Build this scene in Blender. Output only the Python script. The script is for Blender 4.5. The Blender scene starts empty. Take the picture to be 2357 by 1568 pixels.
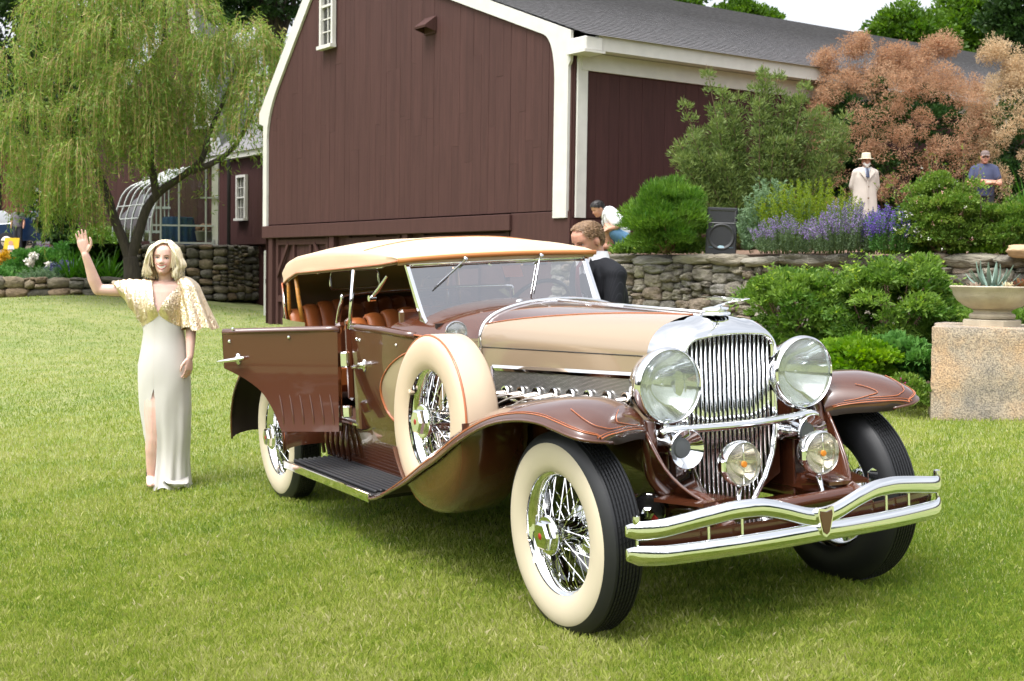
import bpy, math, random
import numpy as np
from mathutils import Vector, Matrix, Quaternion
random.seed(7)
rng = np.random.default_rng(11)
R = math.radians
scene = bpy.context.scene
col = scene.collection
PI = math.pi

# ------------------------------------------------------------------ camera, world, sun, exposure
CAMH = 1.5733
FPX = 3299.46 / 2560.0          # focal length / image width
def basis(pitch, roll):
    cp, sp, cr, sr = math.cos(pitch), math.sin(pitch), math.cos(roll), math.sin(roll)
    f = Vector((0, cp, sp)); u = Vector((0, -sp, cp)); r = Vector((1, 0, 0))
    return cr*r + sr*u, cr*u - sr*r, f
cr_, cu_, cf_ = basis(R(-2.95), R(0.8))
cam_d = bpy.data.cameras.new('camera'); cam = bpy.data.objects.new('camera', cam_d); col.objects.link(cam)
cam_d.sensor_width = 36; cam_d.lens = 36*FPX; cam_d.clip_end = 2000; cam_d.clip_start = .05
mw = Matrix.Identity(4)
for i in range(3):
    mw[i][0], mw[i][1], mw[i][2] = cr_[i], cu_[i], -cf_[i]
mw.translation = (0, 0, CAMH)
cam.matrix_world = mw
scene.camera = cam
cam_d.dof.use_dof = True; cam_d.dof.focus_distance = 6.2; cam_d.dof.aperture_fstop = 9.0

SUN_EL, SUN_AZ = R(64), R(222)   # azimuth measured from +Y clockwise: behind and left of the camera
world = bpy.data.worlds.new('World'); scene.world = world; world.use_nodes = True
wn = world.node_tree; wn.nodes.clear()
sky = wn.nodes.new('ShaderNodeTexSky'); sky.sky_type = 'NISHITA'; sky.sun_disc = False
sky.sun_elevation = SUN_EL; sky.sun_rotation = SUN_AZ; sky.air_density = 1.0; sky.dust_density = 6.0; sky.ozone_density = 1.0
hsv = wn.nodes.new('ShaderNodeHueSaturation'); hsv.inputs['Saturation'].default_value = .22; hsv.inputs['Value'].default_value = 1.5
tc = wn.nodes.new('ShaderNodeTexCoord')
mp = wn.nodes.new('ShaderNodeMapping'); mp.inputs['Scale'].default_value = (1, 1, 2.6)
nz = wn.nodes.new('ShaderNodeTexNoise'); nz.inputs['Scale'].default_value = 2.3; nz.inputs['Detail'].default_value = 6; nz.inputs['Roughness'].default_value = .55
rp = wn.nodes.new('ShaderNodeValToRGB'); rp.color_ramp.elements[0].position = .3; rp.color_ramp.elements[0].color = (.72, .745, .79, 1)
rp.color_ramp.elements[1].position = .68; rp.color_ramp.elements[1].color = (1.12, 1.11, 1.1, 1)
mixn = wn.nodes.new('ShaderNodeMix'); mixn.data_type = 'RGBA'; mixn.blend_type = 'MULTIPLY'; mixn.inputs['Factor'].default_value = 1
bg = wn.nodes.new('ShaderNodeBackground'); bg.inputs['Strength'].default_value = .15
wo = wn.nodes.new('ShaderNodeOutputWorld')
wl = wn.links.new
wl(sky.outputs[0], hsv.inputs['Color']); wl(tc.outputs['Generated'], mp.inputs[0]); wl(mp.outputs[0], nz.inputs['Vector']); wl(nz.outputs['Fac'], rp.inputs[0])
wl(hsv.outputs[0], mixn.inputs[6]); wl(rp.outputs[0], mixn.inputs[7]); wl(mixn.outputs[2], bg.inputs[0]); wl(bg.outputs[0], wo.inputs[0])

sd = bpy.data.lights.new('sun', 'SUN'); sd.energy = 1.0; sd.angle = R(28); sd.color = (1, .98, .95)
so = bpy.data.objects.new('sun', sd); col.objects.link(so)
sdir = Vector((math.sin(SUN_AZ)*math.cos(SUN_EL), math.cos(SUN_AZ)*math.cos(SUN_EL), math.sin(SUN_EL)))
so.rotation_euler = sdir.to_track_quat('Z', 'Y').to_euler(); so.location = (0, 0, 30)
scene.view_settings.view_transform = 'Standard'; scene.view_settings.look = 'None'
scene.view_settings.exposure = 0.78; scene.view_settings.gamma = 1.0; scene.view_settings.use_curve_mapping = False
scene.cycles.max_bounces = 10; scene.cycles.transparent_max_bounces = 16
scene.cycles.caustics_reflective = False; scene.cycles.caustics_refractive = False
scene.cycles.sample_clamp_indirect = 6
try:
    scene.cycles.use_denoising = True
except Exception: pass

# ------------------------------------------------------------------ frames: the lawn plane is tilted a little against gravity
gr_, gu_, gf_ = basis(R(-4.0423), R(-2.2684))
def m3(r, u, f): return Matrix(((r[0], u[0], f[0]), (r[1], u[1], f[1]), (r[2], u[2], f[2])))
MROT = m3(cr_, cu_, cf_) @ m3(gr_, gu_, gf_).transposed()
CAMP = Vector((0, 0, CAMH))
def g2w(p): return MROT @ (Vector(p) - CAMP) + CAMP        # lawn frame -> world
LN = MROT @ Vector((0, 0, 1)); L0 = g2w((0, 0, 0))
def sstep(a, b, x):
    t = np.clip((np.asarray(x, float)-a)/(b-a), 0, 1); return t*t*(3-2*t)
def gz(x, y):
    """height of the ground"""
    x = np.asarray(x, float); y = np.asarray(y, float)
    xc = np.clip(x, -16, 12); yc = np.clip(y, -6, 40)
    z = L0.z - (LN.x*(xc-L0.x) + LN.y*(yc-L0.y))/LN.z
    z = z + .62*sstep(12, 34, y)*sstep(-5.5, -12, x) + .2*sstep(28, 36, y)*sstep(-5, -8, x)
    return z
def at(px, py, Y):
    """point at distance Y in front of the camera seen at photo position (px, py), in 2357-wide units"""
    d = cf_*FPX*2357 + cr_*(px-1178.5) - cu_*(py-784.0)
    return CAMP + d*(Y/d.y)
def ongr(px, py):
    """where the sight line meets the lawn plane"""
    d = cf_*FPX*2357 + cr_*(px-1178.5) - cu_*(py-784.0)
    lo, hi = 3., 60.
    for _ in range(50):
        m = (lo+hi)/2; p = CAMP + d*(m/d.y)
        if p.z > float(gz(p.x, p.y)): lo = m
        else: hi = m
    return p

# ------------------------------------------------------------------ materials
def newmat(name):
    m = bpy.data.materials.new(name); m.use_nodes = True
    nt = m.node_tree; b = nt.nodes['Principled BSDF']
    return m, nt, b
def hexc(h):
    h = h.lstrip('#'); v = [int(h[i:i+2], 16)/255 for i in (0, 2, 4)]
    return tuple(c/12.92 if c <= .04045 else ((c+.055)/1.055)**2.4 for c in v)+(1,)
def pmat(name, c, rough=.5, metal=0, coat=0, noise=0, nscale=8, bump=0, bscale=60, spec=.5, c2=None, sub=0, stretch=None, detail=4, sheen=0, objvar=0):
    """principled material with optional noise colour variation and bump"""
    m, nt, b = newmat(name)
    c = tuple(c)[:3]+(1,)
    b.inputs['Base Color'].default_value = c; b.inputs['Roughness'].default_value = rough; b.inputs['Metallic'].default_value = metal
    b.inputs['Coat Weight'].default_value = coat; b.inputs['Coat Roughness'].default_value = .03
    b.inputs['Specular IOR Level'].default_value = spec
    if sheen: b.inputs['Sheen Weight'].default_value = sheen
    if sub:
        b.inputs['Subsurface Weight'].default_value = sub; b.inputs['Subsurface Radius'].default_value = (.012, .005, .003); b.inputs['Subsurface Scale'].default_value = 1.0
    tco = nt.nodes.new('ShaderNodeTexCoord'); vec = tco.outputs['Object']
    if stretch:
        mpn = nt.nodes.new('ShaderNodeMapping'); mpn.inputs['Scale'].default_value = stretch; nt.links.new(vec, mpn.inputs[0]); vec = mpn.outputs[0]
    if noise or c2:
        n = nt.nodes.new('ShaderNodeTexNoise'); n.inputs['Scale'].default_value = nscale; n.inputs['Detail'].default_value = detail; nt.links.new(vec, n.inputs['Vector'])
        r_ = nt.nodes.new('ShaderNodeValToRGB'); r_.color_ramp.elements[0].position = .32; r_.color_ramp.elements[1].position = .68
        if c2 is None: a = tuple(max(0, v*(1-noise)) for v in c[:3])+(1,); d = tuple(v*(1+noise) for v in c[:3])+(1,)
        else: a, d = c, tuple(c2)[:3]+(1,)
        r_.color_ramp.elements[0].color = a; r_.color_ramp.elements[1].color = d
        nt.links.new(n.outputs['Fac'], r_.inputs[0]); nt.links.new(r_.outputs[0], b.inputs['Base Color'])
    if objvar:
        oi = nt.nodes.new('ShaderNodeObjectInfo'); mr_ = nt.nodes.new('ShaderNodeMapRange'); mr_.inputs[3].default_value = 1-objvar; mr_.inputs[4].default_value = 1+objvar
        hv = nt.nodes.new('ShaderNodeHueSaturation'); nt.links.new(oi.outputs['Random'], mr_.inputs[0]); nt.links.new(mr_.outputs[0], hv.inputs['Value'])
        src = b.inputs['Base Color'].links[0].from_socket if b.inputs['Base Color'].links else None
        if src: nt.links.new(src, hv.inputs['Color'])
        else: hv.inputs['Color'].default_value = c
        nt.links.new(hv.outputs[0], b.inputs['Base Color'])
    if bump:
        n2 = nt.nodes.new('ShaderNodeTexNoise'); n2.inputs['Scale'].default_value = bscale; n2.inputs['Detail'].default_value = 5; nt.links.new(vec, n2.inputs['Vector'])
        bp = nt.nodes.new('ShaderNodeBump'); bp.inputs['Strength'].default_value = bump; bp.inputs['Distance'].default_value = .01
        nt.links.new(n2.outputs['Fac'], bp.inputs['Height']); nt.links.new(bp.outputs[0], b.inputs['Normal'])
    return m
def leafmat(name, c1, c2, trans=.35, rough=.5, c3=None, spec=.3):
    """leaf material: colour from the per-leaf attribute 'tint'"""
    m, nt, b = newmat(name)
    at_ = nt.nodes.new('ShaderNodeAttribute'); at_.attribute_name = 'tint'
    r_ = nt.nodes.new('ShaderNodeValToRGB'); e = r_.color_ramp.elements
    e[0].color = tuple(c1)[:3]+(1,); e[1].color = tuple(c2)[:3]+(1,)
    if c3: 
        k = e.new(.93); k.color = tuple(c2)[:3]+(1,); e[2].color = tuple(c3)[:3]+(1,)
    nt.links.new(at_.outputs['Fac'], r_.inputs[0]); nt.links.new(r_.outputs[0], b.inputs['Base Color'])
    b.inputs['Roughness'].default_value = rough; b.inputs['Specular IOR Level'].default_value = spec
    tr = nt.nodes.new('ShaderNodeBsdfTranslucent'); mx = nt.nodes.new('ShaderNodeMixShader'); mx.inputs[0].default_value = trans
    g = nt.nodes.new('ShaderNodeHueSaturation'); g.inputs['Value'].default_value = 1.25; g.inputs['Saturation'].default_value = 1.1
    nt.links.new(r_.outputs[0], g.inputs['Color']); nt.links.new(g.outputs[0], tr.inputs[0])
    nt.links.new(b.outputs[0], mx.inputs[1]); nt.links.new(tr.outputs[0], mx.inputs[2])
    nt.links.new(mx.outputs[0], nt.nodes['Material Output'].inputs[0])
    return m
def glassmat(name, tint=(.9, .93, .95), base=.12, k=1.0, rough=.0):
    """thin pane: transparent plus mirror reflection that grows at grazing angles"""
    m, nt, b = newmat(name); nt.nodes.remove(b)
    t = nt.nodes.new('ShaderNodeBsdfTransparent'); t.inputs[0].default_value = tint+(1,)
    g = nt.nodes.new('ShaderNodeBsdfGlossy'); g.inputs['Roughness'].default_value = rough
    f = nt.nodes.new('ShaderNodeFresnel'); f.inputs[0].default_value = 1.5
    ma = nt.nodes.new('ShaderNodeMath'); ma.operation = 'MULTIPLY_ADD'; ma.inputs[1].default_value = k; ma.inputs[2].default_value = base; ma.use_clamp = True
    mx = nt.nodes.new('ShaderNodeMixShader')
    L = nt.links.new
    L(f.outputs[0], ma.inputs[0]); L(ma.outputs[0], mx.inputs[0]); L(t.outputs[0], mx.inputs[1]); L(g.outputs[0], mx.inputs[2]); L(mx.outputs[0], nt.nodes['Material Output'].inputs[0])
    return m

# ------------------------------------------------------------------ mesh helpers
def sm_angle(me, ang):
    if ang is None: return
    n = len(me.polygons)
    me.polygons.foreach_set('use_smooth', np.ones(n, bool))
    if ang < 179: me.set_sharp_from_angle(angle=R(ang))
def frame(o, z, x=None):
    """matrix with local Z along z"""
    z = Vector(z).normalized()
    x = Vector(x) if x is not None else (Vector((1, 0, 0)) if abs(z.x) < .9 else Vector((0, 1, 0)))
    x = (x - z*x.dot(z)).normalized(); y = z.cross(x)
    m = Matrix.Identity(4)
    for i in range(3): m[i][0], m[i][1], m[i][2], m[i][3] = x[i], y[i], z[i], o[i]
    return m
class MB:
    def __init__(s): s.v = []; s.f = []; s.mi = []; s.cur = 0
    def add(s, vs, fs, M=None):
        o = len(s.v)
        s.v += [tuple(M @ Vector(p)) for p in vs] if M is not None else [tuple(p) for p in vs]
        s.f += [tuple(i+o for i in q) for q in fs]; s.mi += [s.cur]*len(fs)
        return s
    def box(s, c, d, M=None, bev=0):
        x, y, z = d[0]/2, d[1]/2, d[2]/2
        if bev <= 0:
            vs = [(c[0]+a*x, c[1]+b*y, c[2]+e*z) for a in (-1, 1) for b in (-1, 1) for e in (-1, 1)]
            fs = [(0, 1, 3, 2), (4, 6, 7, 5), (0, 4, 5, 1), (2, 3, 7, 6), (0, 2, 6, 4), (1, 5, 7, 3)]
            return s.add(vs, fs, M)
        bev = min(bev, x*.98, y*.98, z*.98)
        vs = []; idx = {}
        for a in (-1, 1):
            for b in (-1, 1):
                for e in (-1, 1):
                    for k in range(3):
                        q = [x-bev, y-bev, z-bev]; q[k] += bev
                        idx[a, b, e, k] = len(vs); vs.append((c[0]+a*q[0], c[1]+b*q[1], c[2]+e*q[2]))
        fs = []
        S = (-1, 1)
        for a in S:
            f = [idx[a, -1, -1, 0], idx[a, 1, -1, 0], idx[a, 1, 1, 0], idx[a, -1, 1, 0]]; fs.append(tuple(f if a > 0 else f[::-1]))
            f = [idx[-1, a, -1, 1], idx[1, a, -1, 1], idx[1, a, 1, 1], idx[-1, a, 1, 1]]; fs.append(tuple(f[::-1] if a > 0 else f))
            f = [idx[-1, -1, a, 2], idx[1, -1, a, 2], idx[1, 1, a, 2], idx[-1, 1, a, 2]]; fs.append(tuple(f if a > 0 else f[::-1]))
        for a in S:
            for b in S:
                fs.append((idx[a, b, -1, 0], idx[a, b, 1, 0], idx[a, b, 1, 1], idx[a, b, -1, 1]))
                fs.append((idx[a, -1, b, 0], idx[a, 1, b, 0], idx[a, 1, b, 2], idx[a, -1, b, 2]))
                fs.append((idx[-1, a, b, 1], idx[1, a, b, 1], idx[1, a, b, 2], idx[-1, a, b, 2]))
                for e in S: fs.append((idx[a, b, e, 0], idx[a, b, e, 1], idx[a, b, e, 2]))
        return s.add(vs, fs, M)
    def tube(s, pts, r, n=8, closed=False, caps=True, M=None, sq=None, up=None):
        """tube along pts; r scalar or list; sq=(a,b) squashes the section (a along 'side', b along 'up')"""
        P = [Vector(p) for p in pts]; m = len(P)
        rs = [r]*m if np.isscalar(r) else list(r)
        rings = []; nrm = None
        for i in range(m):
            if closed: t = P[(i+1) % m]-P[i-1]
            else: t = P[min(i+1, m-1)]-P[max(i-1, 0)]
            t = t.normalized() if t.length > 1e-9 else Vector((0, 0, 1))
            if up is not None: u = Vector(up)
            elif nrm is None: u = Vector((0, 0, 1)) if abs(t.z) < .9 else Vector((1, 0, 0))
            else: u = nrm
            u = (u - t*u.dot(t)); u = u.normalized() if u.length > 1e-6 else Vector((1, 0, 0)); nrm = u
            w = t.cross(u)
            a, b = (sq if sq else (1, 1))
            rings.append([P[i] + w*(math.cos(2*PI*k/n)*rs[i]*a) + u*(math.sin(2*PI*k/n)*rs[i]*b) for k in range(n)])
        return s.loft(rings, closed=closed, caps=caps and not closed, M=M)
    def loft(s, rings, closed=False, ring_closed=True, caps=False, M=None):
        n = len(rings[0]); m = len(rings); vs = [p for r in rings for p in r]; fs = []
        kk = n if ring_closed else n-1
        for i in range(m if closed else m-1):
            j = (i+1) % m
            for k in range(kk):
                l = (k+1) % n
                fs.append((i*n+k, i*n+l, j*n+l, j*n+k))
        if caps:
            fs.append(tuple(range(n))[::-1]); fs.append(tuple((m-1)*n+k for k in range(n)))
        return s.add(vs, fs, M)
    def lathe(s, prof, n=24, M=None, a0=0, a1=2*PI):
        """profile [(r,z)] turned round local Z"""
        full = abs(a1-a0-2*PI) < 1e-6
        k = n if full else n+1
        rings = [[(r*math.cos(a0+(a1-a0)*i/n), r*math.sin(a0+(a1-a0)*i/n), z) for r, z in prof] for i in range(k)]
        return s.loft(rings, closed=full, ring_closed=False, M=M)
    def prism(s, poly, h, M=None, z0=0):
        n = len(poly)
        vs = [(p[0], p[1], z0) for p in poly]+[(p[0], p[1], z0+h) for p in poly]
        fs = [tuple(range(n))[::-1], tuple(range(n, 2*n))]+[(i, (i+1) % n, n+(i+1) % n, n+i) for i in range(n)]
        return s.add(vs, fs, M)
    def sphere(s, c, r, nu=16, nv=10, M=None):
        r = (r, r, r) if np.isscalar(r) else r
        vs = []; fs = []
        for j in range(nv+1):
            b = PI*j/nv
            for i in range(nu):
                a = 2*PI*i/nu
                vs.append((c[0]+r[0]*math.sin(b)*math.cos(a), c[1]+r[1]*math.sin(b)*math.sin(a), c[2]+r[2]*math.cos(b)))
        for j in range(nv):
            for i in range(nu):
                k = (i+1) % nu
                if j == 0: fs.append((0, (j+1)*nu+i, (j+1)*nu+k))
                elif j == nv-1: fs.append((j*nu+i, (j+1)*nu, j*nu+k))
                else: fs.append((j*nu+i, (j+1)*nu+i, (j+1)*nu+k, j*nu+k))
        return s.add(vs, fs, M)
    def mesh(s, name, mat, ang=35):
        me = bpy.data.meshes.new(name); me.from_pydata(s.v, [], s.f)
        for m in (mat if isinstance(mat, (list, tuple)) else [mat]): me.materials.append(m)
        if any(s.mi): me.polygons.foreach_set('material_index', s.mi)
        sm_angle(me, ang); me.update(); return me
    def build(s, name, mat, parent=None, ang=35):
        return link(name, s.mesh(name, mat, ang), parent)
def link(name, me, parent=None, M=None):
    o = bpy.data.objects.new(name, me); col.objects.link(o)
    if parent is not None: o.parent = parent
    if M is not None: o.matrix_basis = M
    return o
def tag(o, label=None, cat=None, group=None, kind=None):
    if label: o['label'] = label
    if cat: o['category'] = cat
    if group: o['group'] = group
    if kind: o['kind'] = kind
    return o
def empty(name, loc=(0, 0, 0), rz=0, label=None, cat=None, group=None):
    o = bpy.data.objects.new(name, None); col.objects.link(o); o.location = loc; o.rotation_euler = (0, 0, rz); o.empty_display_size = .2
    return tag(o, label, cat, group)
def npmesh(name, V, F, mat, tint=None, smooth=False):
    """mesh from numpy arrays; F (n,k)"""
    me = bpy.data.meshes.new(name); V = np.asarray(V, np.float32); F = np.asarray(F, np.int32)
    k = F.shape[1]; me.vertices.add(len(V)); me.vertices.foreach_set('co', V.ravel())
    me.loops.add(F.size); me.loops.foreach_set('vertex_index', F.ravel())
    me.polygons.add(len(F)); me.polygons.foreach_set('loop_start', np.arange(0, F.size, k, dtype=np.int32)); me.polygons.foreach_set('loop_total', np.full(len(F), k, np.int32))
    if smooth: me.polygons.foreach_set('use_smooth', np.ones(len(F), bool))
    if tint is not None:
        a = me.attributes.new('tint', 'FLOAT', 'POINT'); a.data.foreach_set('value', np.asarray(tint, np.float32))
    me.materials.append(mat); me.update(calc_edges=True); return me
def crom(pts, n=8, closed=False):
    """Catmull-Rom through points"""
    P = [Vector(p) for p in pts]; out = []; m = len(P)
    for i in range(m if closed else m-1):
        if closed: a, b, c, d = P[i-1], P[i], P[(i+1) % m], P[(i+2) % m]
        else: a, b, c, d = P[max(i-1, 0)], P[i], P[i+1], P[min(i+2, m-1)]
        for k in range(n):
            t = k/n
            out.append(.5*((2*b)+(c-a)*t+(2*a-5*b+4*c-d)*t*t+(3*b-a-3*c+d)*t**3))
    if not closed: out.append(P[-1])
    return out
def interp(xs, ys, x):
    return float(np.interp(x, xs, ys))
# ================================================================== SETTING
M_barn = pmat('barn red paint', (.062, .0285, .0250), rough=.7, spec=.2, noise=.11, objvar=.06, nscale=3, bump=.25, bscale=70, stretch=(6, 6, .5))
M_barn2 = pmat('barn red paint shaded', (.056, .0235, .0215), rough=.7, spec=.2, noise=.11, objvar=.05, nscale=3, bump=.25, bscale=70, stretch=(6, 6, .5))  # same barn paint, the side wall's weaker light put into the colour
M_white = pmat('white trim paint', (.59, .575, .535), rough=.5, noise=.05, nscale=5)
M_roof = pmat('grey shingle', (.175, .17, .175), rough=.85, noise=.22, nscale=9, stretch=(6, 1, 6))
M_dark = pmat('dark interior', (.02, .017, .015), rough=.9)
M_pane = glassmat('window pane', (.55, .6, .62), base=.12, k=1.2)
M_lawn = pmat('lawn soil and thatch', (.15, .20, .05), rough=.95, c2=(.25, .26, .10), nscale=1.6, bump=.5, bscale=40)
M_mulch = pmat('bark mulch', (.11, .065, .04), rough=.95, c2=(.24, .155, .105), nscale=30, bump=1, bscale=45)
M_metalw = pmat('greenhouse aluminium', (.40, .42, .40), rough=.4, metal=.3)

# ---- ground
def ground():
    xs = np.unique(np.concatenate([np.linspace(-320, -30, 30), np.linspace(-30, 20, 101), np.linspace(20, 320, 30)]))
    ys = np.unique(np.concatenate([np.linspace(-320, -10, 30), np.linspace(-10, 46, 113), np.linspace(46, 420, 30)]))
    X, Y = np.meshgrid(xs, ys); Z = gz(X, Y)
    V = np.stack([X, Y, Z], -1).reshape(-1, 3); nx = len(xs); ny = len(ys)
    i, j = np.meshgrid(np.arange(nx-1), np.arange(ny-1)); a = (j*nx+i).ravel()
    F = np.stack([a, a+1, a+nx+1, a+nx], -1)
    o = link('ground', npmesh('ground', V, F, M_lawn, smooth=True)); tag(o, kind='structure')
ground()

# ---- grass: real blades, denser near the camera
M_grass = None
def grassmat():
    m, nt, b = newmat('grass blades')
    at_ = nt.nodes.new('ShaderNodeAttribute'); at_.attribute_name = 'tint'
    r_ = nt.nodes.new('ShaderNodeValToRGB'); e = r_.color_ramp.elements
    e[0].position = 0; e[0].color = (.14, .24, .022, 1); e[1].position = 1; e[1].color = (.66, .60, .36, 1)
    for p_, c_ in ((.35, (.30, .375, .045, 1)), (.65, (.46, .485, .145, 1))):
        k = e.new(p_); k.color = c_
    nt.links.new(at_.outputs['Fac'], r_.inputs[0]); nt.links.new(r_.outputs[0], b.inputs['Base Color'])
    b.inputs['Roughness'].default_value = .55; b.inputs['Specular IOR Level'].default_value = .35
    tr = nt.nodes.new('ShaderNodeBsdfTranslucent'); nt.links.new(r_.outputs[0], tr.inputs[0])
    mx = nt.nodes.new('ShaderNodeMixShader'); mx.inputs[0].default_value = .4
    nt.links.new(b.outputs[0], mx.inputs[1]); nt.links.new(tr.outputs[0], mx.inputs[2]); nt.links.new(mx.outputs[0], nt.nodes['Material Output'].inputs[0])
    return m
M_grass = grassmat()
def vnoise(x, y, s, seed=0):
    """cheap smooth noise"""
    r_ = np.random.default_rng(seed); v = np.zeros_like(x)
    for k in range(10):
        a, f, p = r_.uniform(0, 6.28), s*r_.uniform(.5, 1.8), r_.uniform(0, 6.28)
        v += np.sin((x*np.cos(a)+y*np.sin(a))*f*6.28+p)
    return v/10**.5
def grass():
    n = 1000000
    d = 1/(rng.uniform(1/46., 1/3.6, n)); lat = rng.uniform(-.43, .43, n)
    keep = rng.uniform(0, 1, n) < np.where(d < 6, 1, 1)
    x = d*lat*1.06; y = d
    x += rng.normal(0, .01, n)
    far_wall = 36.0
    k = (y < 34.5)
    # keep out of the planting bed at the right and off the barn, walls and the plinth
    bx = (x > 1.0) & (y > bed_front(x))
    k &= ~bx
    k &= ~((y > 21.2) & (x > -5.9) & ((x-.93)*(-.819)+(y-21.4)*(-.574) < .05))
    k &= ~((x > -8.3) & (y > 35.6))
    x, y = x[k], y[k]; n = len(x)
    d = y
    z = gz(x, y)
    pat = .5+.26*vnoise(x, y, .22, 3)+.2*vnoise(x, y, .9, 4)+.2*vnoise(x, y, 3.1, 5)+.14*vnoise(x, y, 7.5, 6)
    h = np.clip(rng.normal(.030, .009, n)*(.85+.3*np.clip(pat, 0, 1)), .015, .075)
    w = np.maximum(.0021, d*.00040)*rng.uniform(.7, 1.3, n)
    h = np.maximum(h, d*.0012)
    a = rng.uniform(0, 2*PI, n); lean = np.abs(rng.normal(.28, .22, n)); la = rng.uniform(0, 2*PI, n)
    wx, wy = np.cos(a)*w/2, np.sin(a)*w/2
    lx, ly = np.cos(la)*lean*h, np.sin(la)*lean*h
    V = np.empty((n, 4, 3))
    V[:, 0] = np.stack([x-wx, y-wy, z-.004], -1); V[:, 1] = np.stack([x+wx, y+wy, z-.004], -1)
    V[:, 2] = np.stack([x+lx*.4+wx*.7, y+ly*.4+wy*.7, z+h*.62], -1); V[:, 3] = np.stack([x+lx, y+ly, z+h*(1-.25*lean)], -1)
    o = np.arange(n)[:, None]*4
    F = np.concatenate([o+np.array([[0, 1, 2]]), o+np.array([[0, 2, 3]])]).reshape(-1, 3)
    t = np.clip(.10+.42*np.clip(pat, 0, 1)+rng.normal(0, .15, n)+(rng.uniform(0, 1, n) < .09)*rng.uniform(.15, .45, n), 0, 1)
    T = np.repeat(t[:, None], 4, 1)
    ob = link('lawn_grass', npmesh('lawn_grass', V.reshape(-1, 3), F, M_grass, np.clip(T, 0, 1).ravel()))
    tag(ob, 'short mown green lawn with paler yellowish patches', 'grass', kind='stuff')

# ---- stones
def noise3(p, s, seed):
    r_ = random.Random(seed); v = 0
    for k in range(4):
        d = Vector((r_.gauss(0, 1), r_.gauss(0, 1), r_.gauss(0, 1))).normalized(); v += math.sin(p.dot(d)*s*(1+k*.6)+r_.uniform(0, 6.28))/(1+k*.5)
    return v
import bmesh
def stonemat(name, cs):
    m, nt, b = newmat(name)
    oi = nt.nodes.new('ShaderNodeObjectInfo'); r_ = nt.nodes.new('ShaderNodeValToRGB'); r_.color_ramp.interpolation = 'CONSTANT'
    e = r_.color_ramp.elements
    for k in range(len(cs)-2): e.new(.5)
    for k, c in enumerate(cs): e[k].position = k/len(cs); e[k].color = tuple(c)+(1,)
    tco = nt.nodes.new('ShaderNodeTexCoord')
    n = nt.nodes.new('ShaderNodeTexNoise'); n.inputs['Scale'].default_value = 2.6; n.inputs['Detail'].default_value = 9; n.inputs['Roughness'].default_value = .72
    ad = nt.nodes.new('ShaderNodeVectorMath'); ad.operation = 'ADD'
    nt.links.new(tco.outputs['Object'], ad.inputs[0]); nt.links.new(oi.outputs['Location'], ad.inputs[1]); nt.links.new(ad.outputs[0], n.inputs['Vector'])
    r2 = nt.nodes.new('ShaderNodeValToRGB'); r2.color_ramp.elements[0].position = .3; r2.color_ramp.elements[0].color = (.42, .40, .37, 1); r2.color_ramp.elements[1].position = .7; r2.color_ramp.elements[1].color = (1.5, 1.5, 1.42, 1)
    mx = nt.nodes.new('ShaderNodeMix'); mx.data_type = 'RGBA'; mx.blend_type = 'MULTIPLY'; mx.inputs['Factor'].default_value = 1
    L = nt.links.new
    L(oi.outputs['Random'], r_.inputs[0]); L(r_.outputs[0], mx.inputs[6]); L(n.outputs['Fac'], r2.inputs[0]); L(r2.outputs[0], mx.inputs[7]); L(mx.outputs[2], b.inputs['Base Color'])
    bp = nt.nodes.new('ShaderNodeBump'); bp.inputs['Strength'].default_value = .9; bp.inputs['Distance'].default_value = .06
    n2 = nt.nodes.new('ShaderNodeTexNoise'); n2.inputs['Scale'].default_value = 5; n2.inputs['Detail'].default_value = 8; L(ad.outputs[0], n2.inputs['Vector']); L(n2.outputs['Fac'], bp.inputs['Height']); L(bp.outputs[0], b.inputs['Normal'])
    b.inputs['Roughness'].default_value = .9
    return m
M_stone = stonemat('fieldstone', [(.17, .155, .13), (.22, .195, .155), (.145, .135, .12), (.235, .215, .175), (.19, .18, .165), (.20, .16, .125), (.28, .26, .225), (.16, .145, .12)])
M_stoned = stonemat('mossy dark fieldstone', [(.12, .105, .082), (.15, .125, .09), (.10, .09, .075), (.18, .13, .085), (.13, .12, .10), (.20, .16, .11)])
M_core = pmat('dark wall core', (.03, .027, .022), rough=1)
def stone_meshes(mat, nvar=9, seed=5):
    out = []
    for i in range(nvar):
        bm = bmesh.new(); bmesh.ops.create_icosphere(bm, subdivisions=3 if mat is M_stone else 2, radius=1)
        p_ = 3.2+2.6*((i*37) % 10)/10
        for v in bm.verts:
            c = v.co.copy(); k = (abs(c.x)**p_+abs(c.y)**p_+abs(c.z)**p_)**(-1/p_)
            c *= k; c *= 1+.085*noise3(c, 2.3, seed*100+i)+.055*noise3(c, 4.6, seed*77+i)+.02*noise3(c, 9, seed*31+i)
            v.co = c*.5
        me = bpy.data.meshes.new('stone'); bm.to_mesh(me); bm.free(); me.materials.append(mat); sm_angle(me, 180); out.append(me)
    return out
ST = stone_meshes(M_stone); STD = stone_meshes(M_stoned, 7, 9)
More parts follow.
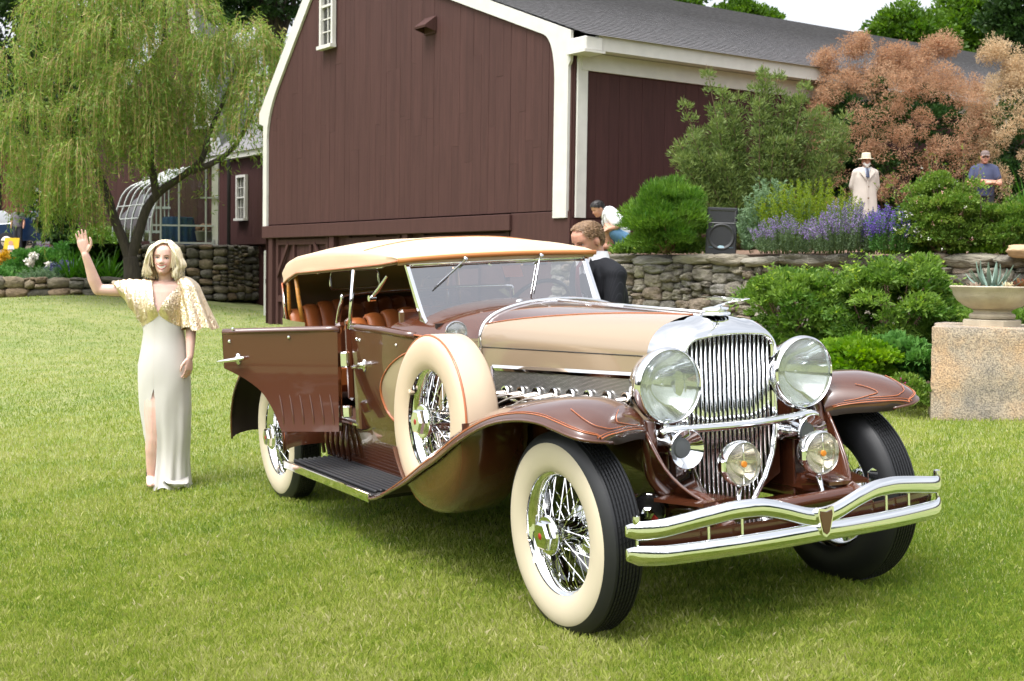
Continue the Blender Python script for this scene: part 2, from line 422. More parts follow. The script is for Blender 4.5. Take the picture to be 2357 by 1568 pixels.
def pack(Lw, H, wmin, wmax, hmin, hmax, seed, cap=None):
    """fill a Lw x H strip with stones course by course on a rising skyline"""
    r_ = random.Random(seed); res = .02; n = max(1, int(Lw/res)); sk = [0.0]*n; out = []
    top = H-(cap[1] if cap else 0)
    for _ in range(3000):
        m = min(sk)
        if m >= top-.015: break
        i = sk.index(m); j = i
        while j < n and sk[j] <= m+.025: j += 1
        span = (j-i)*res; base = max(sk[i:j])
        w = r_.uniform(wmin, wmax)
        if r_.random() < .14: w *= 1.35
        if span-w < wmin*.8: w = span
        if w > wmax*1.6: w = span/2
        h = min(max(w*r_.uniform(.42, .8), hmin), hmax)
        if base+h > top-hmin*.6: h = top-base
        if h <= .01: h = .02
        k = max(1, int(round(w/res)))
        left = r_.random() < .5
        for q in range(i, min(i+k, n)): sk[q] = base+h
        out.append((i*res+w/2, base+h/2, w, h))
    if cap:
        u = 0
        while u < Lw-.05:
            w = min(r_.uniform(*cap[2]), Lw-u)
            if Lw-u-w < cap[2][0]*.5: w = Lw-u
            h = cap[1]*r_.uniform(.85, 1.2)
            out.append((u+w/2, top+h/2, w, h)); u += w
    return out
def stone_wall(root, p0, p1, z0, z1, H, thick, sizes, seed, variants, cap=None, jitter=.03, grow=1.12, maxn=300):
    """stones as children of root along p0 -> p1; z0,z1 base heights at the ends"""
    p0 = Vector(p0); p1 = Vector(p1); d = p1-p0; Lw = d.length; d.normalize(); nrm = Vector((d.y, -d.x))
    r_ = random.Random(seed); ang = math.atan2(d.y, d.x)
    st = pack(Lw, H, *sizes, seed, cap)
    st.sort(key=lambda q: q[0]*.6-q[1]*1.2)        # the best seen stones first
    rest = MB()
    for n_, (u, h, w, hh) in enumerate(st):
        p = p0+d*u; zb = z0+(z1-z0)*u/Lw
        me_ = variants[r_.randrange(len(variants))]
        o = link('stone', me_, root) if n_ < maxn else bpy.data.objects.new('tmp', None)
        off = r_.uniform(-jitter, jitter); isc = cap and h > H-cap[1]
        if isc: off += .03
        o.location = (p.x+nrm.x*off, p.y+nrm.y*off, zb+h)
        fl = r_.choice((0, PI))
        o.rotation_euler = (r_.uniform(-.06, .06), r_.uniform(-.16, .16)*(0.4 if isc else 1), ang+fl+r_.uniform(-.07, .07))
        o.scale = (w*grow, thick*r_.uniform(.85, 1.15), hh*grow)
        if n_ >= maxn:
            M_ = Matrix.LocRotScale(o.location, o.rotation_euler, o.scale); rest.add([v.co for v in me_.vertices], [tuple(p.vertices) for p in me_.polygons], M_); bpy.data.objects.remove(o)
    if rest.v: rest.build('stones', variants[0].materials[0], root, 180)['kind'] = 'stuff'
    # core behind the stones
    mb = MB(); q0 = p0-nrm*(thick*.22); q1 = p1-nrm*(thick*.22); bk = -nrm*thick
    vs = [(q0.x, q0.y, z0-.05), (q1.x, q1.y, z1-.05), (q1.x, q1.y, z1+H*.93), (q0.x, q0.y, z0+H*.93)]
    vs += [(a+bk.x, b+bk.y, c) for a, b, c in vs]
    mb.add(vs, [(0, 1, 2, 3), (7, 6, 5, 4), (3, 2, 6, 7), (0, 4, 5, 1), (0, 3, 7, 4), (1, 5, 6, 2)])
    mb.build('rubble_core', M_core, root, None)
    return len(st)

# retaining wall of the upper terrace
WALA, WALB = Vector((.62, 19.6)), Vector((6.9, 14.406))
WTOP = 1.86
def wall_y(x):
    return WALA.y+(x-WALA.x)/(WALB.x-WALA.x)*(WALB.y-WALA.y)
def bed_front(x):
    return np.where(np.asarray(x) < 3.2, wall_y(np.asarray(x))-.4-.9*np.clip((np.asarray(x)-1)/2.2, 0, 1)*1.3, np.minimum(wall_y(np.asarray(x))-.4-1.2, 99))-np.where(np.asarray(x) > 2.6, np.clip((np.asarray(x)-2.6)/.9, 0, 1)*1.5, 0)
rw = empty('stone_wall', (0, 0, 0), 0, 'long dry stone retaining wall of rounded grey fieldstones below the upper garden', 'stone wall')
za, zb = float(gz(WALA.x, WALA.y)), float(gz(WALB.x, WALB.y))
Hw = WTOP-min(za, zb)
zb0 = min(za, zb)-.02
stone_wall(rw, WALA, WALB, zb0, zb0, Hw, .34, (.14, .33, .07, .18), 21, ST, cap=(0, .13, (.3, .7)))
# terrace behind the wall
def terrace():
    mb = MB(); d = (WALB-WALA).normalized(); n = Vector((-d.y, d.x))
    rows = []
    for k, (off, dz) in enumerate(((.1, -.06), (.6, 0), (2.5, .12), (5, .26), (9, .35), (26, .5))):
        rows.append([(WALA.x+d.x*u+n.x*off, WALA.y+d.y*u+n.y*off, WTOP+dz) for u in np.linspace(-.25 if off < 1 else -.3, 26, 20)])
    # hold the left edge against the barn wall
    for r_ in rows:
        pass
    mb.loft(rows, ring_closed=False); o = mb.build('terrace_bed', M_mulch, None, 180); tag(o, kind='structure')
terrace()
# mulch bed at the foot of the wall
def mulch():
    V = []; xs = np.linspace(1.0, 9, 40); rows = []
    for t in np.linspace(0, 1, 12):
        r_ = []
        for x in xs:
            a, b = float(bed_front(x)), wall_y(x)+.1
            y = a+(b-a)*t; r_.append((x, y, float(gz(x, y))+.012+.05*math.sin(PI*min(1, t*1.5))))
        rows.append(r_)
    mb = MB(); mb.loft(rows, ring_closed=False); tag(mb.build('planting_bed', M_mulch, None, 180), kind='structure')
mulch()
grass()

# ---- barn
def boards(parent, x0, x1, zlo, zhi, plane, width, mat, seed, th=.022, split=.6):
    """vertical boards on a wall; zhi(x) gives the top; plane(x,z,d) places a point"""
    r_ = random.Random(seed); x = x0
    while x < x1-.02:
        w = min(width*r_.uniform(.75, 1.2), x1-x)
        cuts = [zlo]; top = min(zhi(x), zhi(x+w)); 
        if r_.random() < split: cuts.append(zlo+(top-zlo)*r_.uniform(.25, .8))
        cuts.append(None)
        for a, b in zip(cuts[:-1], cuts[1:]):
            pr = .003+r_.uniform(0, .005)
            za_, zb_ = (zhi(x+.003), zhi(x+w-.003)) if b is None else (b-.003, b-.003)
            if min(za_, zb_) - a < .05: continue
            xl, xr = x+.002, x+w-.002
            mb = MB()
            f = [plane(xl, a, th+pr), plane(xr, a, th+pr), plane(xr, zb_, th+pr), plane(xl, za_, th+pr)]
            g = [plane(xl, a, 0), plane(xr, a, 0), plane(xr, zb_, 0), plane(xl, za_, 0)]
            mb.add(f+g, [(0, 1, 2, 3), (4, 7, 6, 5), (0, 4, 5, 1), (1, 5, 6, 2), (2, 6, 7, 3), (3, 7, 4, 0)])
            mb.build('board', mat, parent, None)
        x += w
barn = empty('barn', (.93, 21.4, 0), math.atan2(-.819, .574), 'large dark red-brown saltbox barn with white trim and grey roof', 'barn')
SILL, EAVE, RX, RZ, BX = 2.6, 5.28, -8.67, 8.47, -11.72
BLEN = 42.
def gtop(x):
    return EAVE+(RZ-EAVE)*(x/RX) if x > RX else EAVE+(RZ-EAVE)*((x-BX)/(RX-BX))
GP = lambda x, z, d: (x, -d, z)
SP = lambda y, z, d: (d, y, z)
mb = MB(); n_ = 40
mb.add([(0, 0, SILL), (0, 0, EAVE), (RX, 0, RZ), (BX, 0, EAVE), (BX, 0, SILL)], [(0, 1, 2, 3, 4)])
gw = mb.build('wall', M_barn, barn, None)
boards(gw, BX, 0, SILL, gtop, GP, .22, M_barn, 3, split=.75)
mb = MB(); mb.add([(0, 0, .9), (0, BLEN, .9), (0, BLEN, EAVE), (0, 0, EAVE)], [(0, 1, 2, 3)])
sw = mb.build('wall', M_barn2, barn, None)
boards(sw, .0, 15, SILL-.12, lambda y: EAVE-.05, SP, .25, M_barn2, 4, split=.15)
mb = MB(); mb.add([(BX, 0, 0), (BX, BLEN, 0), (BX, BLEN, EAVE), (BX, 0, EAVE)], [(0, 3, 2, 1)]); mb.build('wall', M_barn, barn, None)
mb = MB(); mb.box((.02, 7, SILL-.45), (.03, 14, .62)); mb.build('foundation_board', M_barn2, barn)
# roof with shingle courses
def roofslope(xe, ze, xr, zr, name, y0=-.075):
    mb = MB(); n = 46 if abs(xr-xe) > 5 else 16; rows = []
    d = Vector((xr-xe, 0, zr-ze)); nn = Vector((-(zr-ze), 0, xr-xe)).normalized()
    if nn.z < 0: nn = -nn
    for i in range(n):
        p = Vector((xe, 0, ze))+d*(i/n); q = Vector((xe, 0, ze))+d*((i+1)/n)
        a = p+nn*.05; b = q+nn*.032
        ys = [y0+(BLEN-y0)*t for t in (0, .1, .25, .5, 1)]
        rows.append([(a.x, y, a.z) for y in ys]); rows.append([(b.x, y, b.z) for y in ys])
    mb.loft(rows, ring_closed=False); return mb.build(name, M_roof, barn, None)
roofslope(.44, EAVE+.02, RX, RZ+.07, 'roof'); roofslope(BX-.25, EAVE-.22, RX, RZ+.07, 'roof')
def trimpoly():
    k = (RZ+.12-EAVE-.185)/(-RX)
    top = lambda x: EAVE+.185-k*x
    out = [(-.035, 2.47), (-.035, 4.9), (.02, 4.98), (.02, top(.02)), (RX, RZ+.12)]
    inn = [(RX, RZ-.16)]
    x1 = -.72; inn += [(x1, top(x1)-.23)]
    for i in range(1, 8):
        t = i/8; P0 = Vector((x1, top(x1)-.23)); P1 = Vector((-.42, top(-.42)-.25)); P2 = Vector((-.40, 4.72))
        p = P0*(1-t)**2+P1*2*t*(1-t)+P2*t*t; inn.append((p.x, p.y))
    inn += [(-.40, 4.72), (-.40, 2.47)]
    return out+inn
XZ = Matrix(((1, 0, 0, 0), (0, 0, -1, 0), (0, 1, 0, 0), (0, 0, 0, 1)))     # polygon (x,z), thickness towards -Y
MB().prism(trimpoly(), .055, XZ, .03).build('rake_trim', M_white, barn, None)
kl = (RZ-EAVE)/(RX-BX); tl = lambda x: EAVE+.03+kl*(x-BX)
lp = [(BX+.0, 2.4), (BX, 4.9), (BX-.22, 4.96), (BX-.22, tl(BX-.22)+.12), (RX, RZ+.05), (RX, RZ-.38)]
lp += [(BX+.75, tl(BX+.75)-.38)]+[((BX+.75)*(1-t)**2+(BX+.24)*2*t*(1-t)+(BX+.2)*t*t, (tl(BX+.75)-.38)*(1-t)**2+(tl(BX+.24)-.38)*2*t*(1-t)+4.6*t*t) for t in (.2, .4, .6, .8, 1)]+[(BX+.2, 2.4)]
MB().prism(lp, .055, XZ, .03).build('rake_trim', M_white, barn, None)
MB().box((.035, .145, 3.85), (.06, .20, 2.75)).build('corner_board', M_white, barn)
mb = MB(); mb.box((.04, BLEN/2+.1, 4.985), (.07, BLEN, .28)); mb.build('frieze_board', M_white, barn)
mb = MB(); mb.box((.19, BLEN/2+.2, 5.16), (.30, BLEN, .05)); mb.box((.34, BLEN/2+.2, 5.24), (.09, BLEN, .24)); mb.build('fascia', M_white, barn)
mb = MB(); mb.box((.20, .08, 5.21), (.44, .36, .22), bev=.02); mb.box((.22, .06, 5.08), (.50, .42, .035)); mb.build('cornice_return', M_white, barn)
def sash_window(parent, M, w, h, cols, rows, fr=.07):
    """frame, sill, muntins and panes; local x across, z up, facing -y"""
    mb = MB()
    for s in (-1, 1): mb.box((s*(w/2+fr/2), -.03, h/2), (fr, .09, h+fr*2))
    mb.box((0, -.031, h+fr/2), (w, .088, fr)); mb.box((0, -.03, h/2), (w, .05, fr*.6))
    f = mb.build('window', M_white, parent); f.matrix_basis = M
    MB().box((0, -.06, -fr*.8), (w+fr*2.6, .14, fr)).build('sill', M_white, f)
    mb = MB()
    for i in range(1, cols): mb.box((-w/2+w*i/cols, -.012, h/2), (.022, .03, h))
    for j in range(1, rows):
        if abs(j/rows-.5) > .01: mb.box((0, -.0125, h*j/rows), (w, .026, .022))
    mb.build('muntin', M_white, f)
    for i in range(cols):
        for j in range(rows):
            mb = MB(); mb.add([(-w/2+w*i/cols+.01, 0, h*j/rows+.01), (-w/2+w*(i+1)/cols-.01, 0, h*j/rows+.01), (-w/2+w*(i+1)/cols-.01, 0, h*(j+1)/rows-.01), (-w/2+w*i/cols+.01, 0, h*(j+1)/rows-.01)], [(0, 1, 2, 3)])
            mb.build('pane', M_pane, f, None)
    mb = MB(); mb.add([(-w/2, .03, 0), (w/2, .03, 0), (w/2, .03, h), (-w/2, .03, h)], [(0, 1, 2, 3)]); mb.build('window_backing', M_dark, f, None)
    return f
sash_window(barn, Matrix.Translation((-8.45, -.07, 6.35)), .46, 1.62, 2, 6, .075)
mb = MB(); mb.add([(-.2, 0, .17), (.2, 0, .17), (.2, -.24, -.02), (-.2, -.24, -.02), (-.2, 0, .12), (.2, 0, .12), (.2, -.23, -.06), (-.2, -.23, -.06), (-.2, 0, -.12), (.2, 0, -.12)], [(0, 1, 2, 3), (4, 7, 6, 5), (0, 3, 7, 4), (1, 5, 6, 2), (3, 2, 6, 7), (4, 7, 8), (5, 9, 6)])
mb.box((0, -.01, -.02), (.38, .02, .26)); o = mb.build('vent_hood', M_barn, barn, None); o.location = (-4.36, -.04, 6.15)
# lower storey: beam, block, doors with braces
MB().box((BX/2-.8, -.01, 2.43), (-BX-1.6, .2, .28), bev=.01).build('sill_beam', M_barn, barn)
MB().box((-.82, .12, 1.2), (1.66, .34, 2.76), bev=.01).build('foundation_block', M_barn, barn)
MB().box((-.82, -.055, 1.95), (1.62, .012, .02)).build('board_joint', M_barn, barn)
mb = MB(); mb.add([(BX, .10, -.4), (-1.6, .10, -.4), (-1.6, .10, 2.6), (BX, .10, 2.6)], [(0, 1, 2, 3)]); lw = mb.build('wall', M_barn, barn, None)
boards(lw, BX+.1, -1.7, -.35, lambda x: 2.3, lambda x, z, d: (x, .10-d, z), .24, M_barn, 8, split=0)
def dooor(x0, x1, diag=True):
    mb = MB(); f = .12; y = .05
    for a in (x0, x1): mb.box((a, y, 1.0), (f, .09, 2.55))
    mb.box(((x0+x1)/2, y-.001, 2.19), (x1-x0-f, .086, .12)); mb.box(((x0+x1)/2, y-.001, .9), (x1-x0-f, .086, .14))
    for k in (1, 2): mb.box((x0+(x1-x0)*k/3, y+.002, 1.5), (.09, .07, 1.3))
    d = mb.build('barn_door', M_barn, barn)
    if diag:
        for a, b, s in ((x0, x0+.6, 1), (x1, x1-.6, -1)):
            q = Matrix.Translation(((a+b)/2, y-.045, 1.78)) @ Matrix.Rotation(-s*R(52), 4, 'Y')
            MB().box((0, 0, 0), (.95, .04, .09), q).build('door_brace', M_barn, d)
t2x = lambda t: BX+t
dooor(t2x(.6), t2x(3.1)); dooor(t2x(7.05), t2x(9.9)); dooor(t2x(4.05), t2x(5.1), False); dooor(t2x(5.2), t2x(6.15), False)
for t in (.36, 3.42, 6.5): MB().box((t2x(t), .02, 1.0), (.2, .16, 2.7), bev=.01).build('post', M_barn, barn)

# ---- wing building set back at the left of the barn
wing = empty('barn_wing', (-6.4, 35.8, 0), math.atan2(-.819, .574), 'low dark brown barn wing with one white sash window and a door below', 'outbuilding')
mb = MB(); mb.add([(-4.6, 0, 2.4), (.3, 0, 2.4), (.3, 0, 4.72), (-4.6, 0, 4.72)], [(0, 1, 2, 3)]); ww = mb.build('wall', M_barn2, wing, None)
boards(ww, -4.6, .3, 2.42, lambda x: 4.7, GP, .25, M_barn2, 13, split=.2)
MB().box((-2.15, -.1, 4.80), (4.9, .26, .2)).build('fascia', M_white, wing)
sash_window(wing, Matrix.Translation((-2.15, -.06, 3.02)), .52, 1.13, 3, 4, .07)
mb = MB(); mb.add([(-4.6, -.28, 4.86), (.4, -.28, 4.86), (.4, 4.2, 8.0), (-4.6, 4.2, 8.0)], [(0, 1, 2, 3)]); mb.build('roof', M_roof, wing, None)
mb = MB(); mb.add([(-4.6, .16, -.2), (.3, .16, -.2), (.3, .16, 2.4), (-4.6, .16, 2.4)], [(0, 1, 2, 3)]); dw = mb.build('wall', M_barn2, wing, None)
boards(dw, -3.0, -.5, .3, lambda x: 2.2, lambda x, z, d: (x, .14-d, z), .4, M_barn2, 14, split=0)
MB().box((-2.15, -.02, 2.36), (4.9, .16, .2)).build('sill_beam', M_barn2, wing)
for a, b in ((-2.75, -2.35), (-.85, -1.25)):
    q = Matrix.Translation(((a+b)/2, .06, 1.85)) @ Matrix.Rotation(R(58) if a > b else -R(58), 4, 'Y'); MB().box((0, 0, 0), (.8, .05, .1), q).build('door_brace', M_barn2, wing)
for x in (-3.0, -.6): MB().box((x, .05, 1.3), (.18, .14, 1.95)).build('post', M_barn2, wing)
pp = empty('white_post', (at(614.5, 705, 33.6).x, 33.6, float(gz(-5.9, 33.6))-.05), 0, 'weathered white painted post standing beside the lower barn corner', 'post')
MB().box((0, 0, .85), (.15, .12, 1.75), bev=.01).build('shaft', M_white, pp); MB().box((0, -.065, .95), (.06, .02, .12)).build('hinge', M_dark, pp)

# ---- house with a gable and stone chimney behind the willow
hs = empty('gable_house', (0, 0, 0), 0, 'tall brown gabled house half hidden behind the willow', 'house')
hy = 39.5
pk = at(440, 20, hy); re = at(497, 372, hy); rl = at(500, 372, hy)
mb = MB(); xl = -13.0
mb.add([(xl, hy, 1), (re.x, hy, 1), (re.x, hy, re.z), (pk.x, hy, pk.z), (xl, hy, re.z)], [(0, 1, 2, 3, 4)]); hw = mb.build('wall', M_barn, hs, None)
boards(hw, xl, re.x, 2.2, lambda x: re.z+(pk.z-re.z)*max(0, min(1, (re.x-x)/(re.x-pk.x), (x-xl)/(pk.x-xl))), lambda x, z, d: (x, hy-d, z), .3, M_barn, 17, split=.1)
rk = [pk+Vector((0, -.09, 0)), re+Vector((.05, -.09, 0))]
MB().tube([rk[0], rk[1]], .1, n=4, sq=(.5, 1)).build('rake_trim', M_white, hs, None)
mb = MB(); mb.add([tuple(pk+Vector((0, -.1, .05))), tuple(re+Vector((.3, -.1, -.1))), (re.x+.3, 46, re.z-.1), (pk.x, 46, pk.z+.05)], [(0, 1, 2, 3)]); mb.build('roof', M_roof, hs, None)
mb = MB(); mb.add([(pk.x, hy-.1, pk.z+.05), (xl-.2, hy-.1, re.z-.1), (xl-.2, 46, re.z-.1), (pk.x, 46, pk.z+.05)], [(0, 3, 2, 1)]); mb.build('roof', M_roof, hs, None)
w_ = at(474, 290, hy); sash_window(hs, Matrix.Translation((w_.x, hy-.05, w_.z)), .5, .95, 2, 4, .08)
p_ = at(496, 372, 36.2)
MB().box((p_.x, 36.2, (p_.z+2.2)/2), (.17, .15, p_.z-2.2)).build('corner_post', M_white, hs)
MB().tube([(p_.x+.28, 36.6, .6), (p_.x+.28, 36.6, 4.6)], .05, n=8).build('downpipe', M_dark, hs)
c_ = at(430, 28, 44)
ch = empty('stone_chimney', (c_.x, 44, c_.z-2.2), 0, 'square stone chimney rising behind the willow crown at the top edge', 'chimney')
MB().box((0, 0, 2), (1.0, .8, 4.2)).build('shaft', M_core, ch)
for (u, h, w, hh) in pack(1.1, 4.2, .22, .5, .16, .28, 4):
    o = link('stone', STD[int(u*100) % 7], ch); o.location = (u-.55, -.42, h); o.scale = (w*1.02, .16, hh*1.0)

# ---- stone foundation and curved-eave greenhouse on top
fy = 36.0
fl, fr_ = at(292, 700, fy), at(524, 700, fy); ftop = at(450, 563, fy).z; fb = float(gz(-9, fy))-.05
fd = empty('stone_foundation', (0, 0, 0), 0, 'mortared dark fieldstone foundation under the greenhouse', 'foundation')
stone_wall(fd, (fl.x, fy), (fr_.x, fy), fb, fb, ftop-fb, .3, (.16, .40, .10, .27), 31, STD, jitter=.015, grow=1.02)
stone_wall(fd, (fr_.x-.05, fy+.1), (fr_.x+.6, fy+1.2), fb, fb, ftop-fb, .3, (.16, .40, .10, .27), 33, STD, jitter=.015, grow=1.02)
gh = empty('greenhouse', (0, 0, 0), 0, 'lean-to greenhouse with curved glass eave and pale metal ribs on stone foundation', 'greenhouse')
# end wall profile in the picture plane, swept back to the left
prof_px = [(490, 376), (430, 402), (392, 418), (372, 438), (360, 468), (350, 500), (345, 555)]
prof = crom([at(x, y, fy+.1) for x, y in prof_px], 3)
sweep = Vector((-.30, .42, 0))
M_gpane = glassmat('greenhouse pane', (.72, .80, .76), base=.08, k=.9)
nr = 7; 
for k in range(nr): MB().tube([p+sweep*k for p in prof], .028, n=6).build('rib', M_metalw, gh)
for k in range(nr-1):
    for a in range(0, len(prof)-1, 3):
        b = min(a+3, len(prof)-1)
        mb = MB(); mb.loft([[prof[i]+sweep*(k+.02), prof[i]+sweep*(k+.98)] for i in range(a, b+1)], ring_closed=False); mb.build('pane', M_gpane, gh, 180)
for i in (2, 12, 15): MB().tube([prof[i], prof[i]+sweep*(nr-1)], .022, n=6).build('purlin', M_metalw, gh)
zmid = at(420, 548, fy).z; ztop2 = at(460, 458, fy).z; zlo = ftop+.02
xs_ = [at(x, 500, fy).x for x in (345, 368, 410, 472, 489)]
def topz(x):
    for i in range(len(prof)-1):
        a, b = prof[i], prof[i+1]
        if min(a.x, b.x) <= x <= max(a.x, b.x)+1e-6: return a.z+(b.z-a.z)*((x-a.x)/(b.x-a.x) if abs(b.x-a.x) > 1e-6 else 0)
    return prof[-1].z
for x in xs_[:]: MB().box((x, fy+.1, (zlo+topz(x))/2), (.045, .05, max(.2, topz(x)-zlo))).build('mullion', M_metalw, gh)
zb_ = at(420, 553, fy).z
MB().box(((xs_[0]+xs_[-1])/2, fy+.1, at(400, 472, fy).z-.55), (xs_[-1]-xs_[0], .045, .045)).build('transom', M_metalw, gh)
MB().box(((xs_[0]+xs_[-1])/2, fy+.1, zlo+.02), (xs_[-1]-xs_[0], .06, .05)).build('transom', M_metalw, gh)
MB().box(((xs_[3]+xs_[-1])/2, fy+.101, at(480, 455, fy).z), (xs_[-1]-xs_[3]+.3, .045, .04)).build('transom', M_metalw, gh)
for a, b in zip(xs_[:-1], xs_[1:]):
    mb = MB(); mb.add([(a+.02, fy+.11, zlo+.04), (b-.02, fy+.11, zlo+.04), (b-.02, fy+.11, topz(b)), (a+.02, fy+.11, topz(a))], [(0, 1, 2, 3)]); mb.build('pane', M_gpane, gh, None)
mb = MB(); mb.add([(fl.x-1.5, fy, ftop-.02), (fr_.x, fy, ftop-.02), (fr_.x, fy+6, ftop-.02), (fl.x-4, fy+6, ftop-.02)], [(0, 1, 2, 3)]); mb.build('floor', M_dark, gh, None)
# things seen through the glass
tb = empty('cloth_table', tuple(at(410, 565, fy+1.3)), 0, 'round table under a pleated blue cloth inside the greenhouse', 'table')
tb.location.z = ftop
mb = MB(); rings = []
for z, rr in ((.78, .40), (.77, .43), (.5, .45), (.25, .47), (.0, .5)):
    rings.append([((rr+(.02*math.sin(14*a) if z < .77 else 0))*math.cos(a), (rr+(.02*math.sin(14*a) if z < .77 else 0))*math.sin(a), z) for a in np.linspace(0, 2*PI, 84, endpoint=False)])
mb.loft(rings, caps=True); mb.build('tablecloth', pmat('blue cloth', (.03, .07, .15), rough=.8), tb, 60)  # blue darkened in the colour for the dimness behind the glass
pb = empty('plant_basket', tuple(at(470, 560, fy+.9)), 0, 'pale woven basket holding dried flowers inside the greenhouse corner', 'basket'); pb.location.z = ftop+.12
MB().lathe([(.0, 0), (.2, 0), (.26, .26), (.24, .27), (.0, .2)], 16).build('basket', pmat('wicker', (.38, .32, .24), rough=.8, bump=.5), pb)
mb = MB()
for k in range(14):
    mb.sphere((random.uniform(-.2, .2), random.uniform(-.12, .12), .3+random.uniform(0, .14)), random.uniform(.04, .09), 8, 6)
mb.build('dried_flowers', pmat('dried flowers', (.3, .13, .08), c2=(.5, .3, .2), nscale=12, rough=.9), pb)
lt = empty('lattice_door', tuple(at(360, 535, fy+2.6)), 0, 'white barred lattice door standing inside the greenhouse', 'door'); lt.location.z = ftop
for k in range(7): MB().box((-.36+k*.12, 0, 1.15), (.03, .03, 1.6)).build('bar', M_white, lt)
for z in (.4, 1.1, 1.95): MB().box((0, -.03, z), (.84, .03, .07)).build('rail', M_white, lt)

# ---- low stone wall on the left
lwl = empty('low_stone_wall', (0, 0, 0), 0, 'low dark dry stone wall edging the flower bed at the far left', 'stone wall')
p0 = at(-60, 700, 34.2); p1 = at(300, 698, 34.6)
stone_wall(lwl, (p0.x, 34.2), (p1.x, 34.6), float(gz(-13, 34.2))-.04, float(gz(-10, 34.4))-.04, .55, .4, (.25, .62, .10, .26), 41, STD, jitter=.04)
mb = MB(); rows = []
for dy, dz in ((.1, .42), (1.2, .55), (4, .95), (8, 1.35), (13, 1.6)):
    rows.append([(x, 34.3+dy, .55+dz) for x in np.linspace(-30, p1.x-.2-dy*.12, 12)])
mb.loft(rows, ring_closed=False); tag(mb.build('flower_bed', M_mulch, None, 180), kind='structure')

mb = MB(); mb.loft([[(x, y, 2.14) for x in (-45, -25, -12)] for y in (46.8, 60, 80)], ring_closed=False); tag(mb.build('gravel_drive', pmat('drive gravel', (.22, .20, .17), rough=.95, noise=.2, nscale=3), None, 180), kind='structure')
# ---- far brick house at the left edge
bh = empty('brick_house', (0, 0, 0), 0, 'reddish brick house in the distance at the left edge', 'house')
M_brick = pmat('red brick', (.13, .04, .032), rough=.85, c2=(.19, .065, .05), nscale=20)
a, b = at(-60, 520, 62), at(150, 380, 62)
mb = MB(); mb.box(((a.x+b.x)/2-1, 64, 3.6), (b.x-a.x+4, 4, 7)); bw = mb.build('wall', M_brick, bh)
w_ = at(110, 480, 61.9); sash_window(bh, Matrix.Translation((w_.x, 61.9, w_.z)), .9, 1.5, 2, 4, .12)
mb = MB(); mb.add([(a.x-4, 61.6, 7.1), (b.x+2, 61.6, 7.1), (b.x+2, 66.4, 9.5), (a.x-4, 66.4, 9.5)], [(0, 1, 2, 3)]); mb.build('roof', M_roof, bh, None)
# ================================================================== THE CAR (local frame: X forward, Y to its left, Z up, origin under the front axle)
M_brown = pmat('chocolate brown lacquer', (.080, .024, .0105), rough=.22, coat=1.0, spec=.5)
M_tan = pmat('tan lacquer', (.335, .25, .165), rough=.25, coat=1.0)
M_cream = pmat('cream spare cover', (.58, .455, .325), rough=.55, noise=.03, nscale=6)
M_ww = pmat('cream whitewall rubber', (.58, .505, .37), rough=.6, noise=.03, nscale=5)
M_chrome = pmat('chrome', (.86, .87, .88), rough=.045, metal=1)
M_nickel = pmat('warm polished exhaust metal', (.78, .70, .62), rough=.1, metal=1)
def tyremat():
    m, nt, b = newmat('black tyre rubber')
    b.inputs['Base Color'].default_value = (.013, .0135, .015, 1); b.inputs['Roughness'].default_value = .48
    return m
M_tyre = tyremat()
M_orange = pmat('orange pinstripe', (.42, .12, .04), rough=.3, coat=.6)
M_canvas = pmat('tan canvas', (.59, .455, .31), rough=.85, noise=.05, nscale=2.5, bump=.12, bscale=220)
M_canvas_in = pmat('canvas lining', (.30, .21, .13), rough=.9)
M_leather = pmat('russet leather', (.33, .095, .022), rough=.42, noise=.12, nscale=7, bump=.15, bscale=90)
M_wood = pmat('varnished bow wood', (.55, .24, .04), rough=.3, coat=.5, noise=.2, nscale=8, stretch=(1, 1, 8))
M_rubber = pmat('black ribbed rubber', (.02, .021, .024), rough=.4)
M_black = pmat('black enamel', (.012, .011, .011), rough=.2, coat=.6)
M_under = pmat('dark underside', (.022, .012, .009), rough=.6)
M_red = pmat('red enamel', (.33, .02, .015), rough=.3)
M_amber = pmat('amber badge', (.75, .25, .03), rough=.3)
M_glass = glassmat('windshield glass', (.92, .94, .96), base=.36, k=1.2)
M_lens = None
def lensmat():
    m, nt, b = newmat('fluted headlamp lens')
    b.inputs['Base Color'].default_value = (.9, .95, .94, 1); b.inputs['Roughness'].default_value = .08
    tco = nt.nodes.new('ShaderNodeTexCoord'); w = nt.nodes.new('ShaderNodeTexWave'); w.wave_type = 'BANDS'; w.bands_direction = 'X'; w.inputs['Scale'].default_value = 55
    bp = nt.nodes.new('ShaderNodeBump'); bp.inputs['Strength'].default_value = .35; bp.inputs['Distance'].default_value = .004
    nt.links.new(tco.outputs['Object'], w.inputs['Vector']); nt.links.new(w.outputs['Fac'], bp.inputs['Height'])
    t = nt.nodes.new('ShaderNodeBsdfTransparent'); t.inputs[0].default_value = (.86, .9, .89, 1)
    g = nt.nodes.new('ShaderNodeBsdfGlossy'); g.inputs['Roughness'].default_value = .12; nt.links.new(bp.outputs[0], g.inputs['Normal'])
    d = nt.nodes.new('ShaderNodeBsdfDiffuse'); d.inputs[0].default_value = (.55, .6, .58, 1); nt.links.new(bp.outputs[0], d.inputs['Normal'])
    m1 = nt.nodes.new('ShaderNodeMixShader'); m1.inputs[0].default_value = .3; m2 = nt.nodes.new('ShaderNodeMixShader'); m2.inputs[0].default_value = .22
    L = nt.links.new
    L(t.outputs[0], m1.inputs[1]); L(g.outputs[0], m1.inputs[2]); L(m1.outputs[0], m2.inputs[1]); L(d.outputs[0], m2.inputs[2]); L(m2.outputs[0], nt.nodes['Material Output'].inputs[0]); nt.nodes.remove(b)
    return m
M_lens = lensmat()
